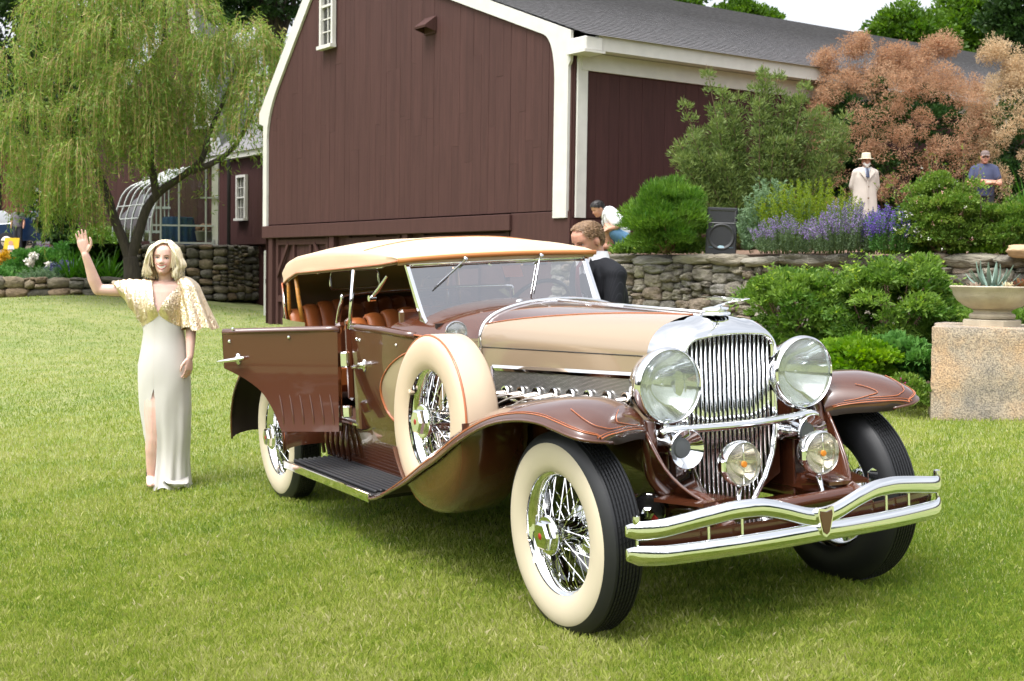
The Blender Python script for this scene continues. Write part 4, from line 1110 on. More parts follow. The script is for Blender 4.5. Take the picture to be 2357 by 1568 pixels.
for s in (-1, 1):
    # tan cowl panel in front of the sweep line
    rows = []
    for z in np.linspace(.60, 1.128, 16):
        x1 = float(sx(z)); xs_ = np.linspace(-1.325, min(x1, -1.34), 12); rows.append([side(x, z, s) for x in xs_])
    MB().loft(rows, ring_closed=False).build('cowl_side', M_tan, car, 60)
    # front door behind the sweep line
    rows = []
    for z in np.linspace(.60, 1.165, 16):
        x1 = float(sx(min(z, 1.128))) if z < 1.1 else interp([1.10, 1.165], [-1.60, -1.80], z)
        rows.append([side(x, min(z, belt(x)), s, .002) for x in np.linspace(x1, -2.42, 12)])
    fd = MB().loft(rows, ring_closed=False).build('front_door', M_brown, car, 60)
    MB().tube([side(p.x, p.z, s, .003) for p in sweep[2:]], .0045, n=6).build('pinstripe', M_orange, fd, 180)
    MB().tube([side(p.x-.012, p.z-.004, s, .003) for p in sweep[6:]], .002, n=5).build('pinstripe', M_orange, fd, 180)
    MB().tube([side(x, belt(x)-.008, s, -.016) for x in np.linspace(-2.42, -1.72, 10)], .024, n=10).build('door_cap', M_brown, fd, 180)
    for x, z in ((-2.34, 1.10), (-2.30, 1.095), (-1.86, 1.085)): MB().lathe([(0, .006), (.007, .005), (.009, 0)], 10, frame(side(x, z, s, .003), (0, s, 0))).build('fastener', M_chrome, fd)
    hm = side(-2.26, .955, s, .002)
    mb = MB(); mb.lathe([(.024, 0), (.024, .008), (.012, .014), (.012, .04), (0, .045)], 14, frame(hm, (0, s, 0)) @ Matrix.Diagonal((.7, 1.5, 1, 1)))
    mb.tube(crom([hm+Vector((-.105, s*.038, -.006)), hm+Vector((-.06, s*.045, -.012)), hm+Vector((0, s*.04, 0)), hm+Vector((.05, s*.045, .008)), hm+Vector((.085, s*.04, .010))], 4), [.005, .007, .009, .011, .012, .012, .011, .010, .009, .0095, .010, .010, .010, .009, .008, .007, .004], n=8); mb.build('door_handle', M_chrome, fd, 60)
    # sill below the doors
    rows = [[side(x, z, s, -.004) for x in np.linspace(-3.25, -1.34, 14)] for z in (.56, .60, .615)]
    MB().loft(rows, ring_closed=False).build('body_sill', M_brown, car, 60)
    # rear quarter
    rows = [[side(x, z, s) for x in np.linspace(-4.45, -3.22, 12)] for z in np.linspace(.60, 1.165, 9)]
    MB().loft(rows, ring_closed=False).build('rear_quarter', M_brown, car, 60)
# cowl top from the hood to the windshield, crowned
rows = []
for x in np.linspace(-1.325, -1.95, 12):
    t = (x+1.325)/(-.625); w_ = bw(x); b = belt(x) if x < -1.36 else 1.115
    zc = interp([-1.325, -1.5, -1.7, -1.95], [1.298, 1.315, 1.318, 1.30], x); r_ = []
    for a in np.linspace(-1, 1, 25):
        y = a*w_; e = 2.3
        r_.append((x, y, b+(zc-b)*(1-abs(a)**e)**.78))
    rows.append(r_)
mb = MB(); mb.loft(rows, ring_closed=False); cw = mb.build('cowl', M_brown, car, 60)
for s in (-1, 1): MB().tube([(x, s*(bw(x)+.001), belt(x)+.002) for x in np.linspace(-1.37, -1.72, 8)], .005, n=6).build('pinstripe', M_orange, cw, 180)
MB().lathe([(0, .012), (.014, .01), (.018, 0)], 12, frame((-1.42, -.16, 1.30), (0, -.2, 1))).build('cowl_cap', M_chrome, cw)
# far side wall, floor, firewall, back
mb = MB(); rows = [[side(x, z, 1) for x in np.linspace(-3.25, -2.42, 6)] for z in (.6, .8, 1.0, 1.165)]; mb.loft(rows, ring_closed=False); fr2 = mb.build('rear_door', M_brown, car, 60); fr2['label'] = 'far rear door, closed'
mb = MB(); mb.loft([[side(x, z, 1, -.02) for x in np.linspace(-4.3, -1.6, 16)] for z in (.6, .85, 1.15)], ring_closed=False); mb.build('door_trim', M_leather, car, 60)
mb = MB(); mb.box((-2.85, 0, .585), (2.9, 1.24, .02)); mb.build('floor', pmat('brown carpet', (.09, .035, .018), rough=.95), car)
mb = MB(); mb.loft([[(-4.45+.06*math.cos(a), y, .62+.52*a/1.5) for y in np.linspace(-.42, .42, 8)] for a in np.linspace(0, 1.5, 5)], ring_closed=False); mb.build('rear_panel', M_brown, car, 60)
mb = MB(); mb.box((-1.62, 0, .9), (.02, 1.1, .6)); mb.build('firewall', M_under, car)
mb = MB(); mb.box((-1.93, 0, 1.19), (.05, 1.24, .16), bev=.015); da = mb.build('dashboard', M_brown, car)

# ---- open rear door on the visible side
ang = R(-130.95); hx_, hy_ = -2.48, -.772
dm = Matrix.Translation((hx_, hy_, 0)) @ Matrix.Rotation(ang, 4, 'Z')     # local x from hinge to free edge, z up, local y = thickness
dp = [(.0, .575), (.0, 1.165), (.69, 1.165), (.703, 1.15), (.706, .945)]
arc = crom([(.706, .945, 0), (.625, .905, 0), (.558, .866, 0), (.481, .805, 0), (.418, .715, 0), (.383, .64, 0), (.352, .572, 0)], 5)
outl = [(0, .575), (0, 1.150), (.71, 1.150)]+[(p.x, p.y) for p in arc]
def doorpt(x, z, y): 
    t = max(0, (1.165-z)/.585); return Vector((x, y+.05*t**2.2-.012*math.sin(PI*x/.7), z))
# skin built as columns between top edge and lower outline
def lowz(x):
    pts = sorted([(p.x, p.y) for p in arc]); return .575 if x < .352 else float(np.interp(x, [q[0] for q in pts], [q[1] for q in pts]))
xs_ = sorted(set(list(np.linspace(0, .35, 8))+[p.x for p in arc[::-1]]))
def skin(y): return [[doorpt(x, lowz(x)+(1.150-lowz(x))*t, y) for t in np.linspace(0, 1, 10)] for x in xs_]
rd = MB().loft(skin(0), ring_closed=False).build('rear_door', M_brown, car, 60); rd.matrix_basis = dm; rd['label'] = 'rear door swung wide open'
MB().loft(skin(-.045), ring_closed=False).build('door_trim', M_leather, rd, 60)
rim_ = [doorpt(x, z, 0) for x, z in outl]; rim2 = [doorpt(x, z, -.045) for x, z in outl]
MB().loft([rim_, rim2], ring_closed=True).build('door_edge', M_brown, rd, 30)
MB().tube([doorpt(x, 1.150, -.02) for x in np.linspace(-.01, .71, 10)], .024, n=10, caps=True).build('door_cap', M_brown, rd, 180)
for x, z in ((.30, 1.115), (.665, 1.10), (.64, 1.172)): MB().lathe([(0, .007), (.008, .005), (.010, 0)], 10, frame(doorpt(x, z, .004), (0, 1, 0))).build('fastener', M_chrome, rd)
hm = doorpt(.615, .997, 0)
mb = MB(); mb.lathe([(.022, 0), (.022, .006), (.011, .012), (.011, .035), (0, .04)], 12, frame(hm, (0, 1, 0)) @ Matrix.Diagonal((.8, 1.5, 1, 1)))
mb.tube(crom([hm+Vector((-.05, .035, .008)), hm+Vector((0, .042, 0)), hm+Vector((.06, .045, -.006)), hm+Vector((.12, .03, -.012))], 4), [.006, .009, .011, .012, .012, .012, .011, .011, .010, .009, .008, .006, .004], n=8); mb.build('door_handle', M_chrome, rd, 60)
for z in (.98, .68):
    MB().box((-.03, -.02, z), (.05, .05, .09 if z > .8 else .07), bev=.008).build('door_hinge', M_chrome, rd)
for k in range(6):  # slim raised ridges, shaped to stand in for white reflected streaks
    x = .05+.062*k
    MB().tube(crom([doorpt(x-.02, .60, -.003), doorpt(x-.014, .66, .001), doorpt(x, .74, .0), doorpt(x+.016, .81, -.004)], 3), [.001, .003, .005, .006, .006, .0055, .005, .004, .002, .001], n=8).build('streak_ridge', M_brown, rd, 180)
# door post
MB().tube([(-2.475, -.700, 1.15), (-2.485, -.655, 1.485)], .012, n=8).build('door_post', M_chrome, car, 180)
MB().box((-2.455, -.66, .87), (.07, .05, .60), bev=.01).build('hinge_pillar', M_brown, car)
# inner sill plate
MB().box((-2.83, -.66, .60), (.75, .06, .012)).build('sill_plate', M_chrome, car)

# ---- seats
def seat(X, name, w, zb, zt, lab):
    root_ = MB().box((X+.26, 0, .80), (.52, w*2, .20), bev=.05).build(name, M_leather, car); root_['label'] = lab
    n = 11; dy = 2*w/n
    for i in range(n):
        y = -w+dy*(i+.5)
        edge = 1-.18*abs(y/w)**3
        MB().tube(crom([(X+.05, y, .82), (X-.02, y, zb+.12), (X-.10, y, zt*edge+zb*(1-edge)-.03), (X-.16, y, zt*edge+zb*(1-edge)), (X-.21, y, zt*edge+zb*(1-edge)-.05)], 4), dy*.53, n=10, sq=(1, .38), up=(.75, 0, .66)).build('seat_pleat', M_leather, root_, 180)
    MB().box((X-.19, 0, .95), (.06, w*2, .5), bev=.02).build('seat_back_panel', M_brown, root_)
    return root_
seat(-2.62, 'front_seat', .60, .86, 1.225, 'front bench seat in pleated russet leather')
seat(-3.80, 'rear_seat', .58, .86, 1.255, 'rear bench seat in pleated russet leather')
# second cowl with its own low screen behind the front seat
MB().tube(crom([(-2.95, -.60, 1.16), (-2.9, -.58, 1.30), (-2.9, -.52, 1.335), (-2.9, 0, 1.345), (-2.9, .52, 1.335), (-2.9, .58, 1.30), (-2.95, .60, 1.16)], 5), .011, n=8).build('tonneau_screen_frame', M_chrome, car, 180)
mb = MB(); mb.add([(-2.93, -.585, 1.16), (-2.93, .585, 1.16), (-2.905, .56, 1.33), (-2.905, -.56, 1.33)], [(0, 1, 2, 3)]); mb.build('tonneau_screen', glassmat('dark rear screen', (.35, .36, .36), base=.1, k=1), car, None)
MB().box((-2.92, 0, 1.06), (.06, 1.24, .22), bev=.02).build('tonneau_cowl', M_brown, car)
# wind wing bracket
mb = MB(); mb.tube([(-2.30, -.62, 1.335), (-2.22, -.62, 1.37), (-2.12, -.60, 1.45)], [.010, .012, .008], n=8); mb.lathe([(0, -.02), (.018, -.02), (.018, .02), (0, .02)], 12, frame((-2.31, -.62, 1.325), (0, 1, 0))); mb.build('wing_bracket', M_chrome, car, 60)

# ---- windshield
WT, WBt = (-1.95, .553, 1.508), (-1.785, .545, 1.215)
wf = bpy.data.objects.new('windshield', None); col.objects.link(wf); wf.parent = car
for s in (-1, 1):
    frm = MB()
    a = Vector((WBt[0], s*WBt[1], WBt[2])); b = Vector((WT[0], s*WT[1], WT[2]))
    rings = []
    for t, wx in ((-.28, .10), (-.10, .062), (.04, .034), (.14, .026), (.4, .022), (.7, .019), (1.0, .017)):
        p = a.lerp(b, t); rings.append([p+Vector((wx*.9, s*.014, 0)), p+Vector((wx*.9, -s*.006, 0)), p+Vector((-wx*.5, -s*.006, 0)), p+Vector((-wx*.5, s*.014, 0))])
    frm.loft(rings, caps=True); frm.build('windshield_post', M_chrome, wf, 30)
MB().tube([(WT[0], -WT[1], WT[2]), (WT[0], WT[1], WT[2])], .012, n=8).build('header_rail', M_chrome, wf, 180)
mb = MB(); mb.add([(WBt[0]+.03, -.54, WBt[2]-.06), (WBt[0]+.03, .54, WBt[2]-.06), (WT[0]+.005, .545, WT[2]-.01), (WT[0]+.005, -.545, WT[2]-.01)], [(0, 1, 2, 3)])
mb.build('windshield_glass', M_glass, wf, None)
def wsp(y, t, off=.012):
    a = Vector((WBt[0], y, WBt[2])); b = Vector((WT[0], y, WT[2])); return a.lerp(b, t)+Vector((off, 0, off*.55))
for y0, y1, t1 in ((-.22, -.42, .58), (.255, .155, .38)):
    mb = MB(); p, q = wsp(y0, 1.0, .02), wsp(y1, t1, .016); mb.lathe([(0, 0), (.013, 0), (.011, .025), (0, .03)], 10, frame(p, (1, 0, .5))); mb.tube([p, q], .0035, n=6); mb.build('wiper_arm', M_chrome, wf, 60)
    k = p.lerp(q, .5); MB().tube([k+Vector((.002, 0, -.004)), q+(q-p)*.08+Vector((.002, 0, -.004))], .0045, n=4).build('wiper_blade', M_black, wf)
mb = MB(); mb.add([wsp(.02, .92, -.012), wsp(.135, .92, -.012), wsp(.135, .70, -.012), wsp(.02, .70, -.012)], [(0, 1, 2, 3)]); mb.build('orange_card', pmat('faded orange card', (.62, .20, .11), rough=.7), wf, None)
for y in (-.19, .24): MB().box(tuple(wsp(y, .955, -.03)), (.03, .16, .016), bev=.004).build('wiper_motor', M_nickel, wf)
MB().lathe([(0, 0), (.028, .002), (.03, .012), (.0, .016)], 14, frame(wsp(.07, .85, -.06), (.6, 0, -.3)) @ Matrix.Diagonal((1.4, .8, 1, 1))).build('mirror', M_chrome, wf)
# steering wheel
sm_ = frame((-2.12, .335, 1.215), (-.62, 0, .45), (0, 1, 0))
stw = MB().tube([(.205*math.cos(a), .205*math.sin(a), 0) for a in np.linspace(0, 2*PI, 48, endpoint=False)], .0125, n=10, closed=True, M=sm_).build('steering_wheel', M_black, car, 180)
mb = MB()
for a in (R(90), R(210), R(330)): mb.tube([(.0, .0, -.02), (.2*math.cos(a), .2*math.sin(a), 0)], .008, n=6, M=sm_)
mb.lathe([(0, .0), (.035, -.005), (.035, -.04), (0, -.05)], 16, sm_); mb.tube([(0, 0, -.04), (0, 0, -.5)], .02, n=8, M=sm_); mb.build('steering_spokes', M_black, stw, 60)

# ---- canvas top
def roof_z(x, a):
    """a = lateral -1..1"""
    zc = interp([-4.12, -4.02, -3.85, -3.6, -3.3, -2.9, -2.4, -2.12, -2.0, -1.925], [1.42, 1.52, 1.59, 1.635, 1.658, 1.665, 1.655, 1.635, 1.60, 1.555], x)
    ze = interp([-4.12, -4.02, -3.85, -3.6, -3.3, -2.9, -2.4, -2.12, -2.0, -1.925], [1.40, 1.475, 1.535, 1.573, 1.59, 1.597, 1.585, 1.572, 1.560, 1.545], x)
    sag = .010*math.sin((x+1.95)/(.62)*PI)**2*(1-abs(a)**2)
    return ze+(zc-ze)*(1-abs(a)**2.4)-sag
def roof_w(x): return interp([-4.12, -4.0, -3.8, -3.4, -2.5, -1.925], [.53, .585, .612, .625, .622, .612], x)
RXs = list(np.linspace(-4.12, -3.6, 9))+list(np.linspace(-3.5, -2.1, 16))+[-2.05, -2.0, -1.96, -1.925]
rows = []
for x in RXs:
    w_ = roof_w(x); zl = interp([-4.12, -3.98, -3.6, -2.85, -2.15, -1.925], [1.385, 1.395, 1.468, 1.49, 1.513, 1.528], x); r_ = []
    ze = roof_z(x, 1.0)
    for a in np.linspace(-1, 1, 21):
        r_.append((x, a*(w_-.012), roof_z(x, a)))
    wob = .004*math.sin(x*9)
    val = [(w_-.003, ze-.008), (w_+.002+wob*.5, ze-.25*(ze-zl)), (w_+.001-wob, ze-.65*(ze-zl)), (w_+.002, zl)]
    rows.append([(x, -y, z) for y, z in val[::-1]]+r_+[(x, y, z) for y, z in val])
top = MB().loft(rows, ring_closed=False).build('canvas_top', M_canvas, car, 50)
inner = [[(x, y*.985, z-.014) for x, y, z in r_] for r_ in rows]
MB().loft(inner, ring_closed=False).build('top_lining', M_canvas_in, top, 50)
for k in (0, -1):
    pts = [Vector(r_[k]) for r_ in rows]
    MB().tube(pts, .006, n=6).build('top_piping', M_orange, top, 180)
M_trim = pmat('tan leather binding', (.52, .2, .06), rough=.5)
fr_e = [Vector(p)+Vector((.006, 0, -.004)) for p in rows[-1]]
MB().tube([Vector((-1.918, y, 1.531+.014*(1-(y/.62)**2))) for y in np.linspace(-.618, .618, 14)], .012, n=8, sq=(.7, 1.1)).build('visor_binding', M_trim, top, 180)
rv = [[(-1.925, y, 1.535+.014*(1-(y/.62)**2)), (-1.93, y, 1.518), (-1.945, y, 1.505)] for y in np.linspace(-.612, .612, 12)]
MB().loft(rv, ring_closed=False).build('visor_valance', M_canvas, top, 60)
MB().tube([(-2.45, y, roof_z(-2.45, y/.62)+.002) for y in np.linspace(-.60, .60, 16)], .0022, n=4).build('top_seam', M_trim, top, 180)
# rear curtain with window
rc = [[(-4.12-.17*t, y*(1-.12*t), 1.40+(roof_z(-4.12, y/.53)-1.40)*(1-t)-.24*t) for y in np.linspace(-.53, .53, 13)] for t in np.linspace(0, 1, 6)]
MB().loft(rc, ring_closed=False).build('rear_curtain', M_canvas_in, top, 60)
def rrect(cx_, cz_, w, h, r_, n=5):
    out = []
    for (sx_, sz_, a0) in ((1, 1, 0), (-1, 1, 90), (-1, -1, 180), (1, -1, 270)):
        for i in range(n+1):
            a = R(a0+90*i/n); out.append((cx_+sx_*(w/2-r_)+r_*math.cos(a), cz_+sz_*(h/2-r_)+r_*math.sin(a)))
    return out
wpts = rrect(-.05, 1.40, .36, .125, .03)
mb = MB(); mb.add([(-4.06, y, z) for y, z in wpts], [tuple(range(len(wpts)))]); rwn = mb.build('rear_window', pmat('bright celluloid window', (.30, .22, .17), rough=.2), top, None)
MB().tube([(-4.055, y, z) for y, z in wpts], .010, n=8, closed=True).build('rear_window_frame', M_chrome, top, 180)
for s in (-1, 1):
    # quarter flap
    q = [[(-4.11, s*.52, 1.40), (-4.20, s*.50, 1.26), (-4.26, s*.47, 1.14)], [(-4.03, s*.575, 1.395), (-4.06, s*.575, 1.27), (-4.05, s*.565, 1.15)], [(-3.97, s*.60, 1.40), (-3.93, s*.605, 1.27), (-3.90, s*.60, 1.155)]]
    qf = MB().loft(q, ring_closed=False).build('quarter_flap', M_canvas, top, 60)
    MB().tube(q[2], .006, n=6).build('flap_piping', M_orange, qf, 180)
    MB().tube([(-3.92, s*.575, 1.14), (-3.90, s*.58, 1.30), (-3.86, s*.59, 1.50)], .013, n=8).build('top_bow', M_wood, car, 180)
    MB().tube([(-3.66, s*.57, 1.12), (-3.70, s*.58, 1.30), (-3.74, s*.585, 1.53)], .015, n=8).build('top_bow', M_wood, car, 180)
    MB().tube([(-3.96, s*.60, 1.14), (-3.92, s*.605, 1.25), (-3.95, s*.60, 1.34)], .007, n=6).build('landau_iron', M_chrome, car, 180)
    MB().tube([(-2.2, s*.59, 1.50), (-2.85, s*.595, 1.487)], .008, n=6).build('top_rail', M_chrome, car, 180)
    MB().box((-3.25, s*.6, 1.475), (.05, .03, .03), bev=.008).build('bow_socket', M_chrome, car)

# ---- lamps
def lamp(name, loc, rad, depth, s=0, lens=M_lens, badge=False, toe=0.0, tilt=0.0, lab=None):
    r_ = bpy.data.objects.new(name, None); col.objects.link(r_); r_.parent = car; r_.matrix_basis = frame(loc, (1, toe, tilt), (0, 1, 0))
    k = rad
    MB().lathe([(0, -depth), (k*.35, -depth*.97), (k*.68, -depth*.80), (k*.90, -depth*.5), (k*.985, -depth*.18), (k*1.0, -.02)], 48).build('lamp_shell', M_chrome, r_, 60)
    MB().lathe([(k*1.0, -.03), (k*1.045, -.022), (k*1.06, -.006), (k*1.045, .010), (k*.99, .018), (k*.955, .012), (k*.94, 0)], 56).build('lamp_rim', M_chrome, r_, 60)
    MB().lathe([(k*.945, -.002), (k*.7, -depth*.34), (k*.4, -depth*.56), (k*.15, -depth*.66), (0, -depth*.68)], 40).build('reflector', M_chrome, r_, 60)
    MB().lathe([(0, .016+.05*k), (k*.4, .014+.04*k), (k*.75, .012+.018*k), (k*.95, .008)], 40).build('lens', lens, r_, 60)
    MB().sphere((0, 0, -depth*.3), .012, 10, 8).build('bulb', M_chrome, r_, 180)
    if badge:
        MB().lathe([(0, .020+.06*k), (.012, .019+.06*k), (.014, .012+.05*k)], 16).build('lens_badge', M_amber, r_)
        MB().tube([(0, k*.9, .016), (0, k*.5, .014+.03*k), (0, 0, .018+.05*k), (0, -k*.5, .014+.03*k), (0, -k*.9, .016)], .0025, n=5).build('lens_bar', M_chrome, r_, 180)
        MB().box((-k*1.06, 0, 0), (.022, .05, .03), bev=.006).build('rim_clip', M_chrome, r_)
    if lab: r_['label'] = lab
    return r_
def lensmat2():
    m = M_lens.copy(); m.name = 'warm lamp lens'
    for n in m.node_tree.nodes:
        if n.type == 'BSDF_TRANSPARENT': n.inputs[0].default_value = (.88, .83, .70, 1)
        if n.type == 'BSDF_DIFFUSE': n.inputs[0].default_value = (.62, .54, .40, 1)
    return m
M_lens2 = lensmat2()
for s in (-1, 1):
    lamp('headlamp', (.185, s*.348, .994), .150, .17, lab='large chrome headlamp with fluted lens', tilt=-.01)
    lamp('driving_lamp', (.455, s*.201, .694), .086, .10, lens=M_lens2, badge=True, lab='smaller chrome driving lamp with amber badge on a stalk')
    MB().tube([(.44, s*.201, .60), (.45, s*.215, .53), (.47, s*.21, .50)], [.012, .009, .010], n=8).build('lamp_stalk', M_chrome, car, 180)
    # headlamp foot
    mb = MB(); mb.lathe([(.035, 0), (.03, .012), (.018, .025), (.016, .05), (.03, .062)], 16, Matrix.Translation((.17, s*.36, .80))); mb.build('headlamp_foot', M_chrome, car, 60)
    # trumpet horn
    fm = frame((.27, s*.325, .742), (1, s*.03, 0), (0, 1, 0))
    hn = MB().lathe([(.078, .002), (.081, -.003), (.077, -.008), (.062, -.022), (.048, -.04), (.040, -.06), (.038, -.16), (.05, -.17), (.055, -.22), (0, -.24)], 36, fm).build('horn', M_chrome, car, 60)
    MB().lathe([(.079, .001), (.058, -.018), (.042, -.034), (.038, -.036)], 36, fm).build('horn_bell', M_chrome, hn, 180)
    MB().lathe([(0, -.030), (.036, -.032), (.040, -.036)], 20, fm).build('horn_mesh', pmat('horn mesh', (.16, .17, .18), rough=.5, metal=.4), hn)
    MB().tube([(.18, s*.34, .80), (.19, s*.335, .77)], .014, n=6).build('horn_bracket', M_chrome, hn)
MB().tube(crom([(.20, -.405, .806), (.205, -.36, .818), (.215, -.25, .812), (.222, 0, .806), (.215, .25, .812), (.205, .36, .818), (.20, .405, .806)], 5), .0175, n=12).build('lamp_crossbar', M_chrome, car, 180)
# cowl spotlight
lamp('spot_lamp', (-1.33, -.57, 1.168), .054, .065, lab='small round spotlight on the cowl side', toe=-.35)
lamp('spot_lamp', (-1.33, .57, 1.168), .054, .065, toe=.35)
for s in (-1, 1):
    mb = MB(); mb.tube(crom([(-1.36, s*.57, 1.11), (-1.34, s*.54, 1.085), (-1.32, s*.465, 1.08)], 4), .011, n=8); mb.tube([(-1.315, s*.455, 1.085), (-1.315, s*.455, 1.01)], [.020, .010], n=8); mb.build('spot_bracket', M_chrome, car, 60)
# tail lamps
for s in (-1, 1):
    for z in (.60, .49):
        fm = frame((-4.47, s*.79, z), (-1, s*.1, 0)); tl_ = MB().lathe([(0, -.07), (.035, -.06), (.045, -.02), (.045, .03), (.038, .04), (0, .045)], 20, fm).build('tail_lamp', M_chrome, car, 40)
        MB().lathe([(0, .05), (.034, .043)], 20, fm).build('tail_lens', M_red, tl_)
    MB().tube([(-4.36, s*.77, .42), (-4.40, s*.78, .64)], .02, n=8).build('tail_bracket', M_brown, car)

# ---- front bumper
def bx_(y): return .685-.10*abs(y/.77)**2.2-.05*max(0, (abs(y)-.66)/.11)**2
uz = lambda y: float(np.interp(abs(y), [0, .05, .10, .18, .28, .40, .53, .64, .72, .80], [.494, .498, .512, .540, .566, .567, .550, .533, .521, .512]))
lz = lambda y: float(np.interp(abs(y), [0, .77], [.437, .424]))
ysb = np.linspace(-.785, .785, 61)
def smooth(f, y): return sum(f(y+d)*w for d, w in ((-.03, .25), (0, .5), (.03, .25)))
bp_ = bpy.data.objects.new('front_bumper', None); col.objects.link(bp_); bp_.parent = car; bp_['label'] = 'chrome twin-bar bumper with a wavy upper bar'
def bar(zf, h, name):
    rings = []
    for y in ysb:
        x = bx_(y); z = smooth(zf, y); e = 1 if abs(y) < .775 else .6
        rings.append([(x+.020*math.cos(a)*(1 if math.cos(a) > 0 else .35), y, z+h*e*math.sin(a)) for a in np.linspace(0, 2*PI, 14, endpoint=False)])
    return MB().loft(rings, caps=True).build(name, M_chrome, bp_, 60)
bar(uz, .0365, 'upper_bar'); bar(lz, .0385, 'lower_bar')
MB().tube([(bx_(y)-.045, y, .470) for y in ysb[2:-2:4]], .026, n=4, sq=(.2, 1.2)).build('spring_bar', M_brown, bp_)
for s in (-1, 1):
    for y in (.755, .50, .36):
        mb = MB(); mb.tube([(bx_(y)-.008, s*y, .40), (bx_(y)-.008, s*y, .555 if y > .7 else .54)], .0065, n=8); 
        if y > .7: mb.lathe([(.0, .04), (.014, .036), (.016, .015), (.012, 0)], 10, Matrix.Translation((bx_(y)-.008, s*y, .535)))
        mb.build('bumper_bolt', M_chrome, bp_, 60)
    MB().tube([(.50, s*.345, .46), (.60, s*.36, .47)], .02, n=6).build('bumper_bracket', M_brown, bp_)
em = [(-.038, .535), (-.040, .512), (-.018, .430), (0, .418), (.018, .430), (.040, .512), (.038, .535), (0, .528)]
YZ = Matrix(((0, 0, 1, 0), (1, 0, 0, 0), (0, 1, 0, 0), (0, 0, 0, 1)))
eb = MB().prism(em, .016, YZ, .698).build('bumper_emblem', M_chrome, bp_)
MB().prism([(y*.74, .475+(z-.475)*.8) for y, z in em], .004, YZ, .7135).build('emblem_enamel', M_brown, eb)
MB().prism([(-.02, -.035), (.02, -.035), (.025, .03), (0, .045), (-.025, .03)], .006, Matrix.Translation((.56, .38, .58)) @ YZ).build('licence_bracket', M_chrome, bp_)
# ================================================================== PEOPLE
M_skin = pmat('fair skin', (.70, .45, .37), rough=.45, sub=.15, noise=.05, nscale=18)
M_skin2 = pmat('ruddy skin', (.56, .29, .20), rough=.5, sub=.12, noise=.08, nscale=18)
M_lip = pmat('rose lips', (.50, .13, .12), rough=.35)
M_teeth = pmat('teeth', (.82, .80, .75), rough=.3)
M_eyew = pmat('eye white', (.7, .69, .67), rough=.2)
M_iris = pmat('dark eye', (.02, .018, .02), rough=.15)
M_brow = pmat('brow hair', (.22, .13, .07), rough=.7)
def hairmat(name, c1, c2):
    return pmat(name, c1, rough=.42, c2=c2, nscale=5, stretch=(18, 18, 1.5), spec=.4, detail=3)
M_blond = hairmat('blond hair', (.70, .57, .34), (.95, .88, .70))
M_brownh = hairmat('brown hair', (.13, .075, .04), (.27, .17, .095))
M_blackh = hairmat('dark hair', (.012, .010, .010), (.03, .025, .022))
M_whiteh = pmat('white beard', (.72, .69, .65), rough=.8)

_heap = []
def solid(name, mb, mat, parent, voxel=.005, smooth=6, fac=.5):
    """overlapping closed pieces fused into one continuous skin"""
    me = bpy.data.meshes.new(name); me.from_pydata(mb.v, [], mb.f); me.update()
    o = bpy.data.objects.new(name, me); col.objects.link(o)
    m = o.modifiers.new('r', 'REMESH'); m.mode = 'VOXEL'; m.voxel_size = voxel; m.use_smooth_shade = True
    if smooth: k = o.modifiers.new('s', 'SMOOTH'); k.factor = fac; k.iterations = smooth
    dg = bpy.context.evaluated_depsgraph_get()
    m2 = bpy.data.meshes.new_from_object(o.evaluated_get(dg)); m2.name = name
    o.modifiers.clear(); o.data = m2; bpy.data.meshes.remove(me)
    for x in (mat if isinstance(mat, list) else [mat]): m2.materials.append(x)
    m2.polygons.foreach_set('use_smooth', np.ones(len(m2.polygons), bool))
    if parent is not None: o.parent = parent
    return o
def limb(mb, pts, rs, n=14, sq=None, up=None):
    mb.tube(crom(pts, 4), list(np.interp(np.linspace(0, len(pts)-1, (len(pts)-1)*4+1), range(len(pts)), rs)), n=n, sq=sq, up=up)
    a = (sq or (1, 1))
    for p, r_ in ((pts[0], rs[0]), (pts[-1], rs[-1])): mb.sphere(tuple(p), r_*min(a)*.98, 12, 8)
def ellipses(levels, n=28):
    """[(z,cx,cy,hx,hy)] -> rings"""
    return [[(cx+hx*math.cos(a), cy+hy*math.sin(a), z) for a in np.linspace(0, 2*PI, n, endpoint=False)] for z, cx, cy, hx, hy in levels]
ZT = [-.114, -.108, -.098, -.082, -.065, -.045, -.02, 0, .03, .06, .085, .103, .112]
FT = [.050, .072, .083, .084, .086, .088, .087, .083, .088, .083, .064, .036, .0]
BT = [.0, -.01, .0, .02, .05, .078, .094, .100, .103, .092, .070, .04, .0]
WT_ = [.018, .028, .037, .048, .056, .062, .068, .071, .073, .067, .052, .030, .0]
